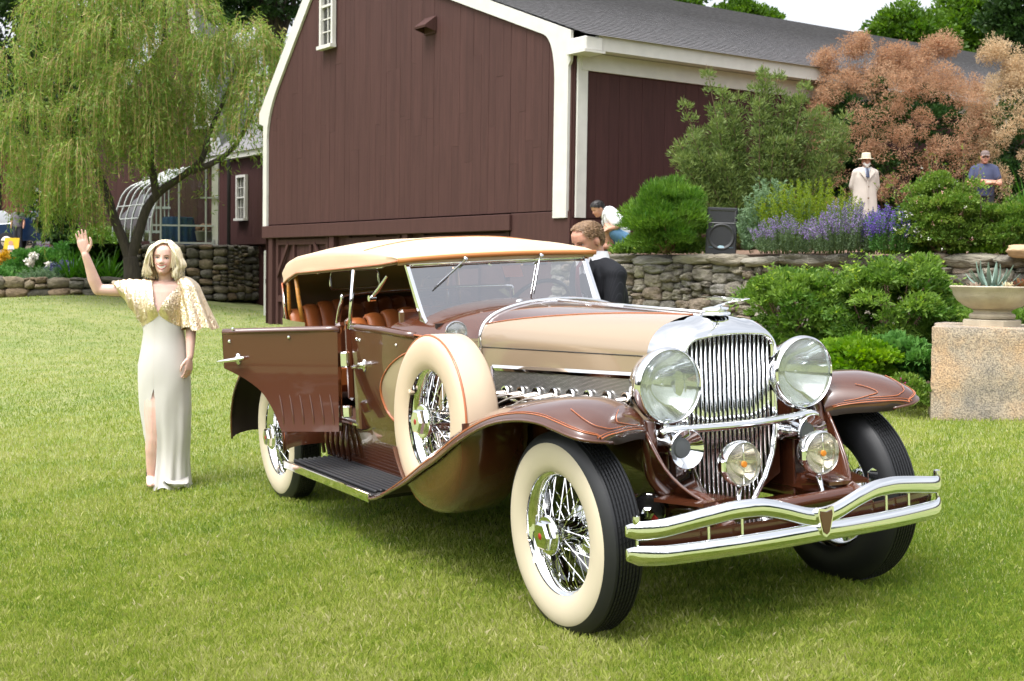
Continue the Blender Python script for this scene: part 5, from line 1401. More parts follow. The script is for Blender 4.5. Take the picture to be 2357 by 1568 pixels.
class Head:
    def __init__(s, M, sx=1.0, sz=1.0, fem=False): s.M = M; s.sx = sx; s.sz = sz; s.fem = fem
    def fwd(s, x, z):
        w = np.interp(z, ZT, WT_); f = np.interp(z, ZT, FT); q = min(1, (abs(x)/max(w, 1e-4)))**(1/.92)
        return f*max(0, 1-q*q)**.43+s.bump(x, z)
    def bump(s, x, z):
        g = lambda cx, cz, sx_, sz_, h: h*math.exp(-((abs(x)-cx)/sx_)**2-((z-cz)/sz_)**2)
        n = .021 if s.fem else .026
        ax = abs(x)
        nose = n*math.exp(-(ax/.0105)**2)*max(0, min(1, (.022-z)/.05))*(1 if z > -.03 else math.exp(-((z+.03)/.007)**2))
        nose += .008*math.exp(-((ax-.012)/.007)**2-((z+.030)/.009)**2)
        return nose+g(.031, -.002, .014, .010, -.008)+g(.03, .016, .02, .008, .003)+g(.043, -.034, .018, .016, .004)+g(0, -.058, .022, .006, .003)+g(0, -.072, .022, .006, -.003)+g(0, -.095, .016, .010, .005)
    def P(s, x, y, z): return s.M @ Vector((x*s.sx, y*s.sx, z*s.sz))
    def front(s, x, z, off=0): return s.P(x, -(s.fwd(x, z)+off), z)
    def grid(s, nz_=44, na=56, off=0.0, noise=None):
        zs = [ -.114+.226*(.5-.5*math.cos(PI*i/nz_)) for i in range(nz_+1)]
        rings = []
        for z in zs:
            w = np.interp(z, ZT, WT_); f = np.interp(z, ZT, FT); b = np.interp(z, ZT, BT); r_ = []
            for k in range(na):
                a = 2*PI*k/na; sa_, ca = math.sin(a), math.cos(a)
                x = (w+off)*math.copysign(abs(sa_)**.92, sa_)
                y = -(f+off)*abs(ca)**.86 if ca > 0 else (b+off)*abs(ca)**.95
                if ca > 0: y -= s.bump(x, z)*min(1, ca*3)
                r_.append((x, y, z*(1+off*8 if z > .05 else 1)))
            rings.append(r_)
        return zs, rings
    def mesh(s, mb):
        zs, rings = s.grid(); mb.loft([[s.P(*p) for p in r_] for r_ in rings], caps=True)
        for sg in (-1, 1):
            c = s.P(sg*.073, .008, -.012); m = Matrix.Translation(c) @ s.M.to_3x3().to_4x4() @ Matrix.Rotation(sg*R(22), 4, 'Z')
            mb.sphere((0, 0, 0), (.010*s.sx, .018*s.sx, .030*s.sz), 12, 8, m)
            mb.sphere((sg*.004, .003, .004), (.009*s.sx, .020*s.sx, .027*s.sz), 12, 8, m)
    def face(s, parent, smile=False, eyes=True, lips=M_lip, brow=M_brow):
        R3 = s.M.to_3x3()
        for sg in (-1, 1):
            if eyes:
                mb = MB(); c = s.front(sg*.0315, -.001, -.0035); m = Matrix.Translation(c) @ R3.to_4x4()
                mb.sphere((0, 0, 0), (.0125*s.sx, .007*s.sx, .0062*s.sz), 12, 8, m); e = mb.build('eye', M_eyew, parent, 180)
                mb = MB(); mb.sphere((sg*-.001, -.0048, .0004), (.0062*s.sx, .003*s.sx, .0060*s.sz), 10, 8, m); mb.build('iris', M_iris, e, 180)
                MB().tube([s.front(sg*x, z, .0012) for x, z in ((.018, .001), (.025, .006), (.033, .0068), (.041, .004), (.046, .0005))], [.0012, .0022, .0024, .0022, .001], n=5).build('eyelash', M_iris, e, 180)
            MB().tube([s.front(sg*x, z, .001) for x, z in ((.014, .016), (.024, .021), (.035, .022), (.046, .016))], [.002, .0032, .0028, .0012], n=5).build('eyebrow', brow, parent, 180)
        k = 1.0 if smile else 0
        w = .037 if smile else .024
        up = [s.front(x, -.051+.014*k*(abs(x)/w)**2, .001) for x in np.linspace(-w, w, 9)]
        lo = [s.front(x, -.066-.010*k+.026*k*(abs(x)/w)**2+(.006*(abs(x)/w)**2 if not k else 0), .001) for x in np.linspace(-w, w, 9)]
        rr = [.0012, .003, .0038, .0042, .0042, .0042, .0038, .003, .0012]
        lp_ = MB().tube(up, [r_*.85 for r_ in rr], n=6).build('lips', lips, parent, 180)
        MB().tube(lo, rr, n=6).build('lower_lip', lips, lp_, 180)
        if smile:
            mb = MB(); mb.loft([[p+R3 @ Vector((0, -.0008, 0)) for p in up[1:-1]], [p+R3 @ Vector((0, -.0008, 0)) for p in lo[1:-1]]], ring_closed=False); mb.build('teeth', M_teeth, lp_, 180)
    def hairshell(s, mb, keep, off=.012, seed=0):
        zs, rings = s.grid(off=off); na = len(rings[0]); r_ = random.Random(seed)
        vs = []; 
        for rg in rings:
            for p in rg:
                q = Vector(p)*(1+r_.uniform(-.012, .012)); vs.append(s.P(*q))
        fs = []
        for i in range(len(zs)-1):
            for k in range(na):
                z = (zs[i]+zs[i+1])/2; a = (2*PI*(k+.5)/na+PI) % (2*PI)-PI
                if keep(a, z): fs.append((i*na+k, i*na+(k+1) % na, (i+1)*na+(k+1) % na, (i+1)*na+k))
        mb.add(vs, fs)
def hand(mb, wrist, fdir, palmn, s=1.0, curl=.15, spread=.06, thumb_side=1, L=.185):
    """palm and five fingers; fdir towards the finger tips, palmn out of the palm"""
    f = Vector(fdir).normalized(); n = Vector(palmn); n = (n-f*n.dot(f)).normalized(); w = f.cross(n)*thumb_side
    wp = Vector(wrist); k = L/.185*s
    P = lambda a, b, c: wp+f*a*k+w*b*k+n*c*k
    # palm
    rings = []
    for a, hw_, ht in ((-.012, .024, .018), (.01, .028, .017), (.04, .037, .016), (.07, .041, .014), (.09, .041, .012), (.098, .036, .008)):
        rings.append([P(a, hw_*math.cos(t), ht*math.sin(t)) for t in np.linspace(0, 2*PI, 16, endpoint=False)])
    mb.loft(rings, caps=True)
    for b, ln, ang, dr in ((.031, .072, .09, .0082), (.0105, .080, .02, .0086), (-.0105, .074, -.04, .0082), (-.030, .058, -.13, .0072)):
        d = spread/.06
        pts = []
        p = P(.086, b*.95, 0); dirn = (f+w*ang*d).normalized(); bend = 0
        pts.append(p); 
        for seg in (.46, .30, .24):
            bend += curl; dd = dirn*math.cos(bend)+n*math.sin(bend); p = p+dd*ln*seg*k; pts.append(p)
        limb(mb, pts, [dr*k, dr*k*.96, dr*k*.9, dr*k*.75], n=10)
    t0 = P(.018, .026, .004); t1 = P(.05, .052, .010); t2 = P(.080, .060, .016); t3 = P(.102, .058, .020)
    limb(mb, [t0, t1, t2, t3], [.0135*k, .011*k, .0095*k, .0075*k], n=10)
def person_root(name, p, label, group=None):
    return empty('person', tuple(p), 0, label, 'person', group)

# ---------------- the woman in the gold and white gown
wy = g2w((-2.436, 9.05, 0)).y
wr = at(380, 1119, wy); wr.z = float(gz(wr.x, wr.y))
wroot = person_root('person', wr, 'blonde woman in a gold sequin and white satin gown waving beside the car')
def W(px, py, dy=0.0): return at(px, py, wy+dy)-wr
kD = wy/(FPX*2357)
hM = Matrix.Translation(W(377.5, 594.5, -.02)) @ Matrix.Rotation(R(3), 4, 'Y') @ Matrix.Rotation(R(4), 4, 'Z')
hd = Head(hM, .97, .98, True)
mb = MB(); hd.mesh(mb)
limb(mb, [W(379, 618, .02), W(381, 636, .02), W(383, 655, .03)], [.050, .047, .056])
tl = [(648, 382, 32, .050), (656, 381, 52, .075), (672, 379, 54, .092), (695, 376, 53, .105), (715, 374, 50, .112), (740, 374, 46, .098), (775, 375, 45, .090), (820, 375, 50, .10), (860, 376, 55, .115), (895, 377, 50, .11)]
mb.loft(ellipses([((W(c, y).z), W(c, y).x, .02, h*kD, d) for y, c, h, d in tl][::-1]), caps=True)
for sx_, cxp in ((-1, 362), (1, 386)): mb.sphere(tuple(W(cxp, 704, -.045)), .045, 16, 12)
# right arm raised (photo left)
sh_, el_, wr_ = W(330, 661, .02), W(226, 667, -.03), W(196, 586, -.10)
limb(mb, [W(347, 662, .02), sh_, sh_.lerp(el_, .5)+Vector((0, 0, -.012)), el_], [.048, .047, .043, .038])
limb(mb, [el_, el_.lerp(wr_, .3)+Vector((-.004, 0, 0)), el_.lerp(wr_, .7), wr_], [.040, .041, .031, .0245])
hand(mb, W(195.5, 583, -.10), Vector((-.17, -.10, 1)), Vector((.12, -1, -.05)), curl=.05, spread=.05, thumb_side=1, L=.178)
# left arm hanging
s2, e2, w2 = W(431, 661, .02), W(440, 748, .02), W(437, 822, -.05)
limb(mb, [W(416, 662, .02), s2, s2.lerp(e2, .5), e2], [.048, .047, .042, .036])
limb(mb, [e2, e2.lerp(w2, .35), w2], [.037, .036, .024])
hand(mb, W(436, 824, -.055), Vector((-.06, -.05, -1)), Vector((-.8, .5, 0)), curl=.28, spread=.03, thumb_side=-1, L=.17)
# legs
limb(mb, [W(357, 878, .0), W(355, 940, -.04), W(354, 1000, -.055), W(353, 1035, -.04), W(350, 1095, -.01)], [.078, .070, .053, .055, .034])
limb(mb, [W(350, 1098, -.01), W(349, 1112, -.08), W(347, 1117, -.15)], [.034, .030, .018], sq=(1.2, .75))
limb(mb, [W(398, 878, .02), W(398, 1000, .02), W(398, 1100, .04)], [.078, .052, .036])
limb(mb, [W(398, 1102, .04), W(397, 1115, -.06)], [.034, .022])
solid('body', mb, M_skin, wroot, .0042, 5, .5)
hd.face(wroot, smile=True)
# hair: under-shell and locks from a side parting
mb = MB()
hd.hairshell(mb, lambda a, z: (z > .096) or (abs(a) > .62 and z > .07) or (abs(a) > .75 and z > -.06) or (abs(a) > 1.2 and z > -.10), .018, 3)
hs_ = mb.build('hair', M_blond, wroot, 180)
r_ = random.Random(5)
locks = MB()
part = Vector((.016, -.03, .124))
for k in range(300):
    a = r_.uniform(-PI+.0, PI)            # 0 = front
    if abs(a) < .50: continue
    sg = 1 if math.sin(a) > 0 else -1
    st_ = Vector((part.x+r_.uniform(-.012, .012), part.y+r_.uniform(-.02, .12)*(1 if abs(a) > 1.0 else .3), part.z+r_.uniform(-.004, .006)))
    bul = r_.uniform(1.0, 1.14)
    d = Vector((math.sin(a), -math.cos(a), 0))
    rad = lambda hx, hy: Vector((d.x*hx*bul, d.y*hy*bul, 0))
    wv = r_.uniform(0, 6.28); wa = r_.uniform(.004, .013)
    m1 = rad(.080, .084)+Vector((0, .012, .084)); m2 = rad(.105, .112)+Vector((0, .014, .022)); m3 = rad(.112+wa, .116)+Vector((wa, .012, -.045)); m35 = rad(.110-wa, .110)+Vector((-wa, .012, -.085))
    ln = r_.uniform(-.142, -.100)-(.012 if abs(a) > 1 else 0)
    m4 = rad(.096+r_.uniform(-.026, .026), .10)+Vector((0, .01, ln))
    if abs(a) < 1.15:
        sgn = sg; ad = (1.15-abs(a))
        m1 = Vector((sgn*(.056+.01*ad), -.07, .077)); m2 = Vector((sgn*.086*bul, -.064*bul-.01, .018)); m3 = Vector((sgn*(.095*bul+wa), -.046, -.045)); m35 = Vector((sgn*(.094*bul-wa), -.044, -.08)); m4 = Vector((sgn*(.083+r_.uniform(-.020, .014)), -.045, ln+.01))
        if sg > 0: m1.x += .004; m2.x += .006
    path = crom([st_, m1, m2, m3, m35, m4], 4)
    rr = [.004]+[r_.uniform(.006, .0095)]*16+[.007, .006, .004, .002]
    locks.tube([hd.P(*p) for p in path], rr[:len(path)], n=6, sq=(1, .55))
locks.build('hair_locks', M_blond, hs_, 180)
# fine flyaway strands
fl_ = MB()
for k in range(90):
    a = r_.uniform(.6, 2*PI-.6); d = Vector((math.sin(a), -math.cos(a), 0)); b_ = r_.uniform(1.05, 1.22)
    pth = [Vector((part.x, .02, .122)), Vector((d.x*.085*b_, d.y*.085*b_+.01, .08)), Vector((d.x*.116*b_, d.y*.118*b_+.01, -.03)), Vector((d.x*.118*b_+r_.uniform(-.02, .02), d.y*.11*b_, r_.uniform(-.16, -.10)))]
    fl_.tube([hd.P(*p) for p in crom(pth, 4)], .0012, n=3)
fl_.build('hair_strands', M_blond, hs_, 180)
# ---- gown
def goldmat():
    m, nt, b = newmat('gold sequins')
    b.inputs['Metallic'].default_value = .9; b.inputs['Roughness'].default_value = .3; b.inputs['Base Color'].default_value = (.86, .70, .49, 1)
    tco = nt.nodes.new('ShaderNodeTexCoord'); v = nt.nodes.new('ShaderNodeTexVoronoi'); v.inputs['Scale'].default_value = 210
    sub_ = nt.nodes.new('ShaderNodeVectorMath'); sub_.operation = 'SUBTRACT'; sub_.inputs[1].default_value = (.5, .5, .5)
    sc = nt.nodes.new('ShaderNodeVectorMath'); sc.operation = 'SCALE'; sc.inputs['Scale'].default_value = .68
    ge = nt.nodes.new('ShaderNodeNewGeometry'); ad = nt.nodes.new('ShaderNodeVectorMath'); ad.operation = 'ADD'; no = nt.nodes.new('ShaderNodeVectorMath'); no.operation = 'NORMALIZE'
    L = nt.links.new
    L(tco.outputs['Object'], v.inputs['Vector']); L(v.outputs['Color'], sub_.inputs[0]); L(sub_.outputs[0], sc.inputs[0]); L(sc.outputs[0], ad.inputs[0]); L(ge.outputs['Normal'], ad.inputs[1]); L(ad.outputs[0], no.inputs[0]); L(no.outputs[0], b.inputs['Normal'])
    return m
M_gold = goldmat()
M_satin = pmat('ivory satin', (.55, .525, .485), rough=.33, spec=.55, sheen=.2, noise=.03, nscale=5, bump=.5, bscale=5, stretch=(1, 1, .3))
gown = bpy.data.objects.new('gown', None); col.objects.link(gown); gown.parent = wroot
# bodice: open rings above the bottom of the V
lv = [(646, 381, 49, .072), (655, 380, 55, .086), (668, 378, 58, .104), (684, 376, 57, .122), (700, 374, 55, .138), (717, 373, 53, .135), (730, 373.5, 52, .120), (752, 375, 50.5, .108)]
rows = []
nb = 56
for y, c, h, d in lv:
    p = W(c, y); hx_w = h*kD
    if y < 717:
        t = (y-646)/71.; xl = 353+(368-353)*t**.9; xr = 426+(371-426)*t**.85
        al = math.acos(max(-1, min(1, (W(xl, y).x-p.x)/hx_w))); ar = math.acos(max(-1, min(1, (W(xr, y).x-p.x)/hx_w)))
        # front is -y: angles measured so that y = -d sin
        a0, a1 = -al, -ar
        angs = np.linspace(-ar, -al+2*PI-0, nb) if False else np.linspace(-ar, -al+2*PI, nb)
        angs = np.linspace(-ar, 2*PI-al, nb)
    else: angs = np.linspace(-PI/2+.02, 1.5*PI-.02, nb)
    r_l = []
    for a in angs:
        fr = max(0, -math.sin(a))
        lobes = 1+.13*fr*(math.exp(-((math.cos(a)*hx_w/.055-1)/.55)**2)+math.exp(-((math.cos(a)*hx_w/.055+1)/.55)**2)-.6)*(1 if 680 < y < 735 else .3)
        z = p.z
        if y > 725: z += (.075*(1-abs(math.cos(a)))**1.2*fr if y > 740 else .025*fr*(1-abs(math.cos(a))))
        r_l.append((p.x+hx_w*math.cos(a), .02+(d*lobes if math.sin(a) < 0 else d*.92)*math.sin(a), z))
    rows.append(r_l)
bod = MB().loft(rows, ring_closed=False).build('bodice', M_gold, gown, 180)
# skirt with a front slit
sl = [(741, 374.5, 50, .110), (766, 375.5, 47, .098), (800, 375, 51.5, .108), (840, 375.5, 59, .128), (875, 376.5, 60.5, .134), (892, 377, 60, .134), (915, 378, 59, .134), (940, 379, 58.5, .134), (970, 381, 56, .132), (1000, 383, 54, .13), (1030, 385, 50, .12), (1060, 386, 49, .122), (1090, 386.5, 50, .14), (1110, 387, 50, .155), (1119, 388, 51, .165)]
rows = []
ns = 84
for y, c, h, d in sl:
    p = W(c, y); hw_ = h*kD
    if y > 892:
        t = (y-892)
        xl = interp([0, 48, 108, 168, 227], [363, 350, 341, 339, 339], t); xr = interp([0, 48, 108, 168, 227], [363.6, 368, 371, 368, 366], t)
    else: xl, xr = 362.9, 363.1
    cl = lambda x: math.acos(max(-.985, min(.985, (W(x, y).x-p.x)/hw_)))
    angs = np.linspace(-cl(xr), 2*PI-cl(xl), ns); r_l = []
    fold = max(0, (y-880)/240)
    for i, a in enumerate(angs):
        fr = max(0, -math.sin(a)); z = p.z
        if y < 760: z += .075*(1-abs(math.cos(a)))**1.2*fr*(1 if y < 750 else .5)-(.004 if y < 750 else 0)
        w = 1+.02*math.sin(a*4+y*.035)*max(0, min(1, (y-840)/60))+fold*(.06*math.sin(a*9+1)+.03*math.sin(a*17+y*.02))+.010*math.sin(a*5+y*.05)+.009*math.sin(a*3-y*.11)*max(0, 1-abs(y-800)/90)
        bel = 1+.10*math.exp(-((y-825)/30.)**2)*fr
        r_l.append((p.x+hw_*math.cos(a)*(1+(w-1)*.6), .02+d*math.sin(a)*w*bel, z+(.012*math.sin(a*7) if y > 1112 else 0)))
    # turn the right edge of the slit inward
    rows.append(r_l)
M_lin = M_satin
sk = MB().loft(rows, ring_closed=False).build('skirt', M_satin, gown, 180)
lin = [[r_[0], (r_[0][0]-.006, r_[0][1]+.03, r_[0][2]), (r_[0][0]+.03, r_[0][1]+.075, r_[0][2])] for r_ in rows[6:]]
MB().loft(lin, ring_closed=False).build('slit_lining', pmat('white lining', (.80, .80, .83), rough=.6), sk, 180)
tr_ = MB()
tr_.loft([[tuple(W(px, py, dy)+Vector((0, 0, .01+.018*math.sin(k*2.1+i)))) for i, (px, py, dy) in enumerate(((372, 1112, -.14), (385, 1121, -.17), (402, 1123, -.17), (420, 1119, -.13), (434, 1112, -.06)))] for k in range(2)]+[[tuple(W(px, py-14, dy+.02)) for px, py, dy in ((372, 1112, -.13), (385, 1119, -.15), (402, 1121, -.15), (420, 1117, -.12), (434, 1110, -.05))]], ring_closed=False)
tr_.build('hem_fold', M_satin, sk, 180)
# sleeve over the raised arm
def cape(hem, top, back, folds, name, n=26, m=14, bul=.055):
    rows = []
    for i in range(n):
        u = i/(n-1); a = top(u); b = hem(u); r_l = []
        for j in range(m):
            v = j/(m-1); p = a.lerp(b, v)
            dep = bul*math.sin(PI*min(1, .15+v*.75))*.9+.014*v*math.sin(u*folds*2*PI+.6)+.006*v*math.sin(u*folds*4.7*PI)
            r_l.append(p+Vector((0, (dep if back else -dep), 0)))
        rows.append(r_l)
    return rows
A_, B_, S_ = W(259, 650, -.02), W(322, 744, .0), W(354, 645, .01)
topf = lambda u: (S_.lerp(W(300, 643, .0), u*2) if u < .5 else W(300, 643, .0).lerp(W(262, 647, -.02), (u-.5)*2))+Vector((0, 0, .004*math.sin(u*40)))
hemf = lambda u: (W(356, 716, -.08).lerp(W(326, 745, -.03), min(1, u/.35)) if u < .35 else W(326, 745, -.03).lerp(W(262, 655, -.03), (u-.35)/.65))
topb = lambda u: topf(u)+Vector((0, .004, 0)); hemb = lambda u: hemf(u)+Vector((0, .06*(1-u), 0))
MB().loft(cape(hemf, topf, False, 5, 'f'), ring_closed=False).build('sleeve', M_gold, gown, 180)
MB().loft(cape(hemb, topb, True, 4, 'b'), ring_closed=False).build('sleeve_back', M_gold, gown, 180)
# bell sleeve over the hanging arm
rows = []
for t in np.linspace(0, 1, 20):
    y = 636+(756-636)*t**1.25
    cx_ = interp([636, 646, 656, 672, 700, 756], [422, 426, 431, 435, 443, 459], y); hx_w = interp([636, 639, 645, 655, 670, 700, 756], [6, 14, 21, 26, 28, 31, 38], y)*kD; hy = interp([636, 640, 655, 700, 756], [.02, .05, .072, .09, .115], y)
    p = W(cx_, y, .015); r_l = []
    for a in np.linspace(0, 2*PI, 60, endpoint=False):
        w = 1+.16*t*math.sin(a*7+.5)+.06*t*math.sin(a*13)
        r_l.append((p.x+hx_w*math.cos(a)*w, p.y+hy*math.sin(a)*w, p.z+.012*t*math.sin(a*5)-.02*t*math.cos(a)*0))
    rows.append(r_l)
MB().loft(rows).build('sleeve', M_gold, gown, 180)
# ---------------- other people
def figure(root, S=1.0, arms='hang', lean=0.0, headtilt=0.0, headturn=0.0, coat='jacket', M_top=None, M_leg=None, sk=M_skin2, voxel=.01, hands=True):
    """standing figure facing -Y; returns Head. Clothing and body are children of root"""
    q = lambda x, y, z: Vector((x, y-lean*max(0, z-.9)/.6, z))*S
    body = MB()
    hp = q(0, -.02, 1.60); hM_ = Matrix.Translation(hp) @ Matrix.Rotation(headturn, 4, 'Z') @ Matrix.Rotation(headtilt, 4, 'X') @ Matrix.Diagonal((S, S, S, 1))
    h = Head(hM_, 1.03, 1.03); h.mesh(body)
    limb(body, [q(0, .03, 1.40), q(0, .02, 1.49), hp+Vector((0, .03, -.03))*S], [.062*S, .058*S, .056*S])
    top = MB()
    cl = {'jacket': [(.80, .19, .125), (.95, .185, .125), (1.10, .175, .12), (1.28, .20, .13), (1.38, .195, .115), (1.45, .13, .085), (1.49, .07, .07)],
          'coat': [(.45, .27, .20), (.7, .25, .18), (.95, .23, .16), (1.12, .22, .15), (1.28, .225, .15), (1.38, .21, .125), (1.45, .14, .09), (1.49, .075, .075)],
          'tee': [(.88, .185, .14), (1.0, .185, .145), (1.12, .19, .145), (1.28, .205, .14), (1.38, .20, .115), (1.45, .12, .08), (1.48, .065, .065)]}[coat]
    rings = []
    for z, hx, hy in cl:
        c = q(0, .01, z); rings.append([(c.x+hx*S*math.cos(a), c.y+hy*S*math.sin(a), c.z) for a in np.linspace(0, 2*PI, 24, endpoint=False)])
    top.loft(rings, caps=True)
    rr = .075 if coat == 'coat' else .066
    for s in (-1, 1):
        shp = q(s*.185, .01, 1.385)
        if arms == 'hang': e, w = q(s*.235, .03, 1.11), q(s*.235, -.05, .86)
        elif arms == 'back': e, w = q(s*.245, .06, 1.12), q(s*.14, .12, .90)
        elif arms == 'cross': e, w = q(s*.27, -.06, 1.12), q(-s*.09, -.22, 1.14+.02*s)
        else: e, w = q(s*.24, -.10, 1.12), q(s*.16, -.36, 1.08)
        if coat == 'tee':
            limb(top, [shp, shp.lerp(e, .62)], [.072*S, .066*S]); limb(body, [shp, e], [.05*S, .046*S]); limb(body, [e, e.lerp(w, .4), w], [.047*S, .044*S, .030*S])
        else:
            limb(top, [shp, shp.lerp(e, .5), e], [rr*S, rr*.92*S, rr*.8*S]); limb(top, [e, w], [rr*.8*S, rr*.66*S])
        if hands: hand(body, w+(w-e).normalized()*.01*S, (w-e), Vector((-s, .2, 0)) if arms == 'hang' else Vector((0, 0, -1)), s=S, curl=.3, spread=.04, thumb_side=s if arms == 'hang' else -s)
    limb(body, [q(0, .02, 1.42), q(0, .01, 1.2), q(0, .0, .95)], [.06*S, .085*S, .09*S])
    for s in (-1, 1):
        shp = q(s*.185, .01, 1.385)
        e, w = {'hang': (q(s*.235, .03, 1.11), q(s*.235, -.05, .86)), 'back': (q(s*.245, .06, 1.12), q(s*.14, .12, .90)), 'cross': (q(s*.27, -.06, 1.12), q(-s*.09, -.22, 1.14+.02*s))}.get(arms, (q(s*.24, -.10, 1.12), q(s*.16, -.36, 1.08)))
        limb(body, [q(0, .02, 1.40), shp, e, w], [.05*S, .036*S, .028*S, .022*S]); limb(body, [q(0, 0, .95), q(s*.09, .01, .90), q(s*.10, 0, .5), q(s*.10, .03, .08)], [.08*S, .07*S, .05*S, .04*S])
        limb(top, [q(0, .02, 1.44), q(s*.10, .015, 1.425), shp], [.062*S, .068*S, .072*S])
    leg = MB()
    for s in (-1, 1):
        limb(leg, [q(s*.09, .01, .93), q(s*.10, .0, .5), q(s*.10, .03, .08)], [.105*S, .078*S, .062*S])
        leg.sphere(tuple(q(s*.105, -.05, .04)), (.05*S, .13*S, .045*S), 12, 8)
    leg.sphere(tuple(q(0, .01, .95)), (.17*S, .12*S, .12*S), 16, 10)
    b = solid('body', body, sk, root, voxel*.6*S, 3, .4)
    solid({'jacket': 'jacket', 'coat': 'raincoat', 'tee': 'tee_shirt'}[coat], top, M_top, root, voxel*S, 5, .5)
    solid('trousers', leg, M_leg, root, voxel*1.3*S, 4, .5)
    return h, q
def place(px, py, Y, zg, label, ang):
    """root for a figure whose eyes are seen at (px,py); returns root, scale"""
    e = at(px, py, Y); return e, (e.z-zg)/1.60
def shorthair(h, parent, mat, seed, n=150, ln=.03, front=.075):
    zmin = lambda a: float(np.interp(abs(a), [0, .45, .85, 1.2, 1.42, 1.75, 2.0, PI], [front, front-.002, front-.012, .030, .024, .018, -.045, -.062]))
    mb = MB(); h.hairshell(mb, lambda a, z: z > zmin(a), .009, seed)
    sh_ = mb.build('hair', mat, parent, 180)
    r2 = random.Random(seed); mb = MB(); sc = h.M.to_scale().x
    def sp(a, z, o):
        w = np.interp(z, ZT, WT_)+o; f = np.interp(z, ZT, FT)+o; b = np.interp(z, ZT, BT)+o
        return Vector((w*math.sin(a), -f*math.cos(a) if math.cos(a) > 0 else -b*math.cos(a), z*1.05))
    for k in range(n):
        a = r2.uniform(-PI, PI); z = r2.uniform(zmin(a), .104)
        sg = 1 if a > 0 else -1
        # combed back over the head and down the sides
        a2 = a+sg*r2.uniform(.10, .30)*(ln/.02); z2 = z+(.012 if abs(a) < 1.0 else -.014)*(ln/.02)
        if abs(a2) > PI: a2 = sg*PI
        p0, p1, p2 = sp(a, z, .009), sp((a+a2)/2, min(.108, (z+z2)/2), .013+r2.uniform(0, .004)), sp(a2, min(.108, max(z2, -.07)), .010)
        mb.tube([h.P(*p0), h.P(*p1), h.P(*p2)], [.0016*sc, .0026*sc, .0007], n=4)
    mb.build('hair_locks', mat, sh_, 180)
    return sh_
# man in the dark suit behind the car
M_suit = pmat('dark pinstripe suit', (.009, .010, .013), rough=.8, spec=.25)
def pinstripe(m):
    nt = m.node_tree; b = nt.nodes['Principled BSDF']; tco = nt.nodes.new('ShaderNodeTexCoord'); w = nt.nodes.new('ShaderNodeTexWave'); w.bands_direction = 'X'; w.inputs['Scale'].default_value = 26; w.inputs['Distortion'].default_value = .4
    r_ = nt.nodes.new('ShaderNodeValToRGB'); r_.color_ramp.elements[0].position = .93; r_.color_ramp.elements[0].color = (.008, .009, .012, 1); r_.color_ramp.elements[1].color = (.022, .024, .030, 1)
    nt.links.new(tco.outputs['Object'], w.inputs['Vector']); nt.links.new(w.outputs['Fac'], r_.inputs[0]); nt.links.new(r_.outputs[0], b.inputs['Base Color'])
pinstripe(M_suit)
M_shirt = pmat('white shirt', (.72, .73, .76), rough=.7)
M_navy = pmat('dark navy trousers', (.02, .022, .03), rough=.8)
e = at(1350, 553, 8.15)
mr = person_root('person', (e.x+.20, 8.15+.10, float(gz(e.x, 8.15))), 'man in a dark pinstripe suit looking down behind the car roof')
sc_ = 1.06
mr.rotation_euler = (0, 0, R(-62))
h, q = figure(mr, sc_, 'fwd', lean=.14, headtilt=R(24), headturn=R(6), coat='jacket', M_top=M_suit, M_leg=M_navy, voxel=.009, hands=True)
bpy.context.view_layer.update()
ew = mr.matrix_basis @ h.P(0, -.085, 0); dlt = at(1327, 566, 8.15)-ew; mr.location.x += dlt.x; mr.location.y += dlt.y
zdiff = (at(1327, 566, 8.15).z-(mr.location.z+(ew.z-mr.location.z)))
mr.location.z = mr.location.z; mr.scale = (1, 1, (ew.z-float(gz(e.x, 8.15))+zdiff)/(ew.z-float(gz(e.x, 8.15))))
h.face(mr, smile=False)
shorthair(h, mr, M_brownh, 4, 900, .022, .088)
mb = MB(); mb.loft(ellipses([(q(0, 0, 1.455).z, q(0, 0, 1.455).x, q(0, .01, 1.455).y, .088*sc_, .088*sc_), (q(0, 0, 1.535).z, 0, q(0, .02, 1.535).y, .070*sc_, .072*sc_)], 24)); mb.build('shirt_collar', M_shirt, mr, 180)
mb = MB(); a_, b_, c_ = q(0, -.118, 1.46), q(0, -.135, 1.40), q(0, -.145, 1.15)
mb.add([q(-.075, -.085, 1.47), q(.075, -.085, 1.47), q(.02, -.143, 1.12), q(-.02, -.143, 1.12)], [(0, 1, 2, 3)]); mb.build('shirt_front', M_shirt, mr, None)
mb = MB(); mb.tube([q(0, -.092, 1.465), q(0, -.125, 1.43), q(0, -.150, 1.32), q(0, -.155, 1.14)], [.022*sc_, .018*sc_, .028*sc_, .036*sc_], n=8, sq=(1, .3), up=(0, -1, 0)); mb.build('tie', pmat('dark red tie', (.09, .01, .014), rough=.5), mr, 60)
for s in (-1, 1):
    mb = MB(); mb.loft([[q(s*.085, -.075, 1.49), q(s*.135, -.085, 1.44)], [q(s*.07, -.118, 1.40), q(s*.125, -.125, 1.36)], [q(s*.03, -.15, 1.22), q(s*.06, -.15, 1.22)], [q(s*.012, -.152, 1.10), q(s*.02, -.152, 1.10)]], ring_closed=False); mb.build('lapel', M_suit, mr, 60)
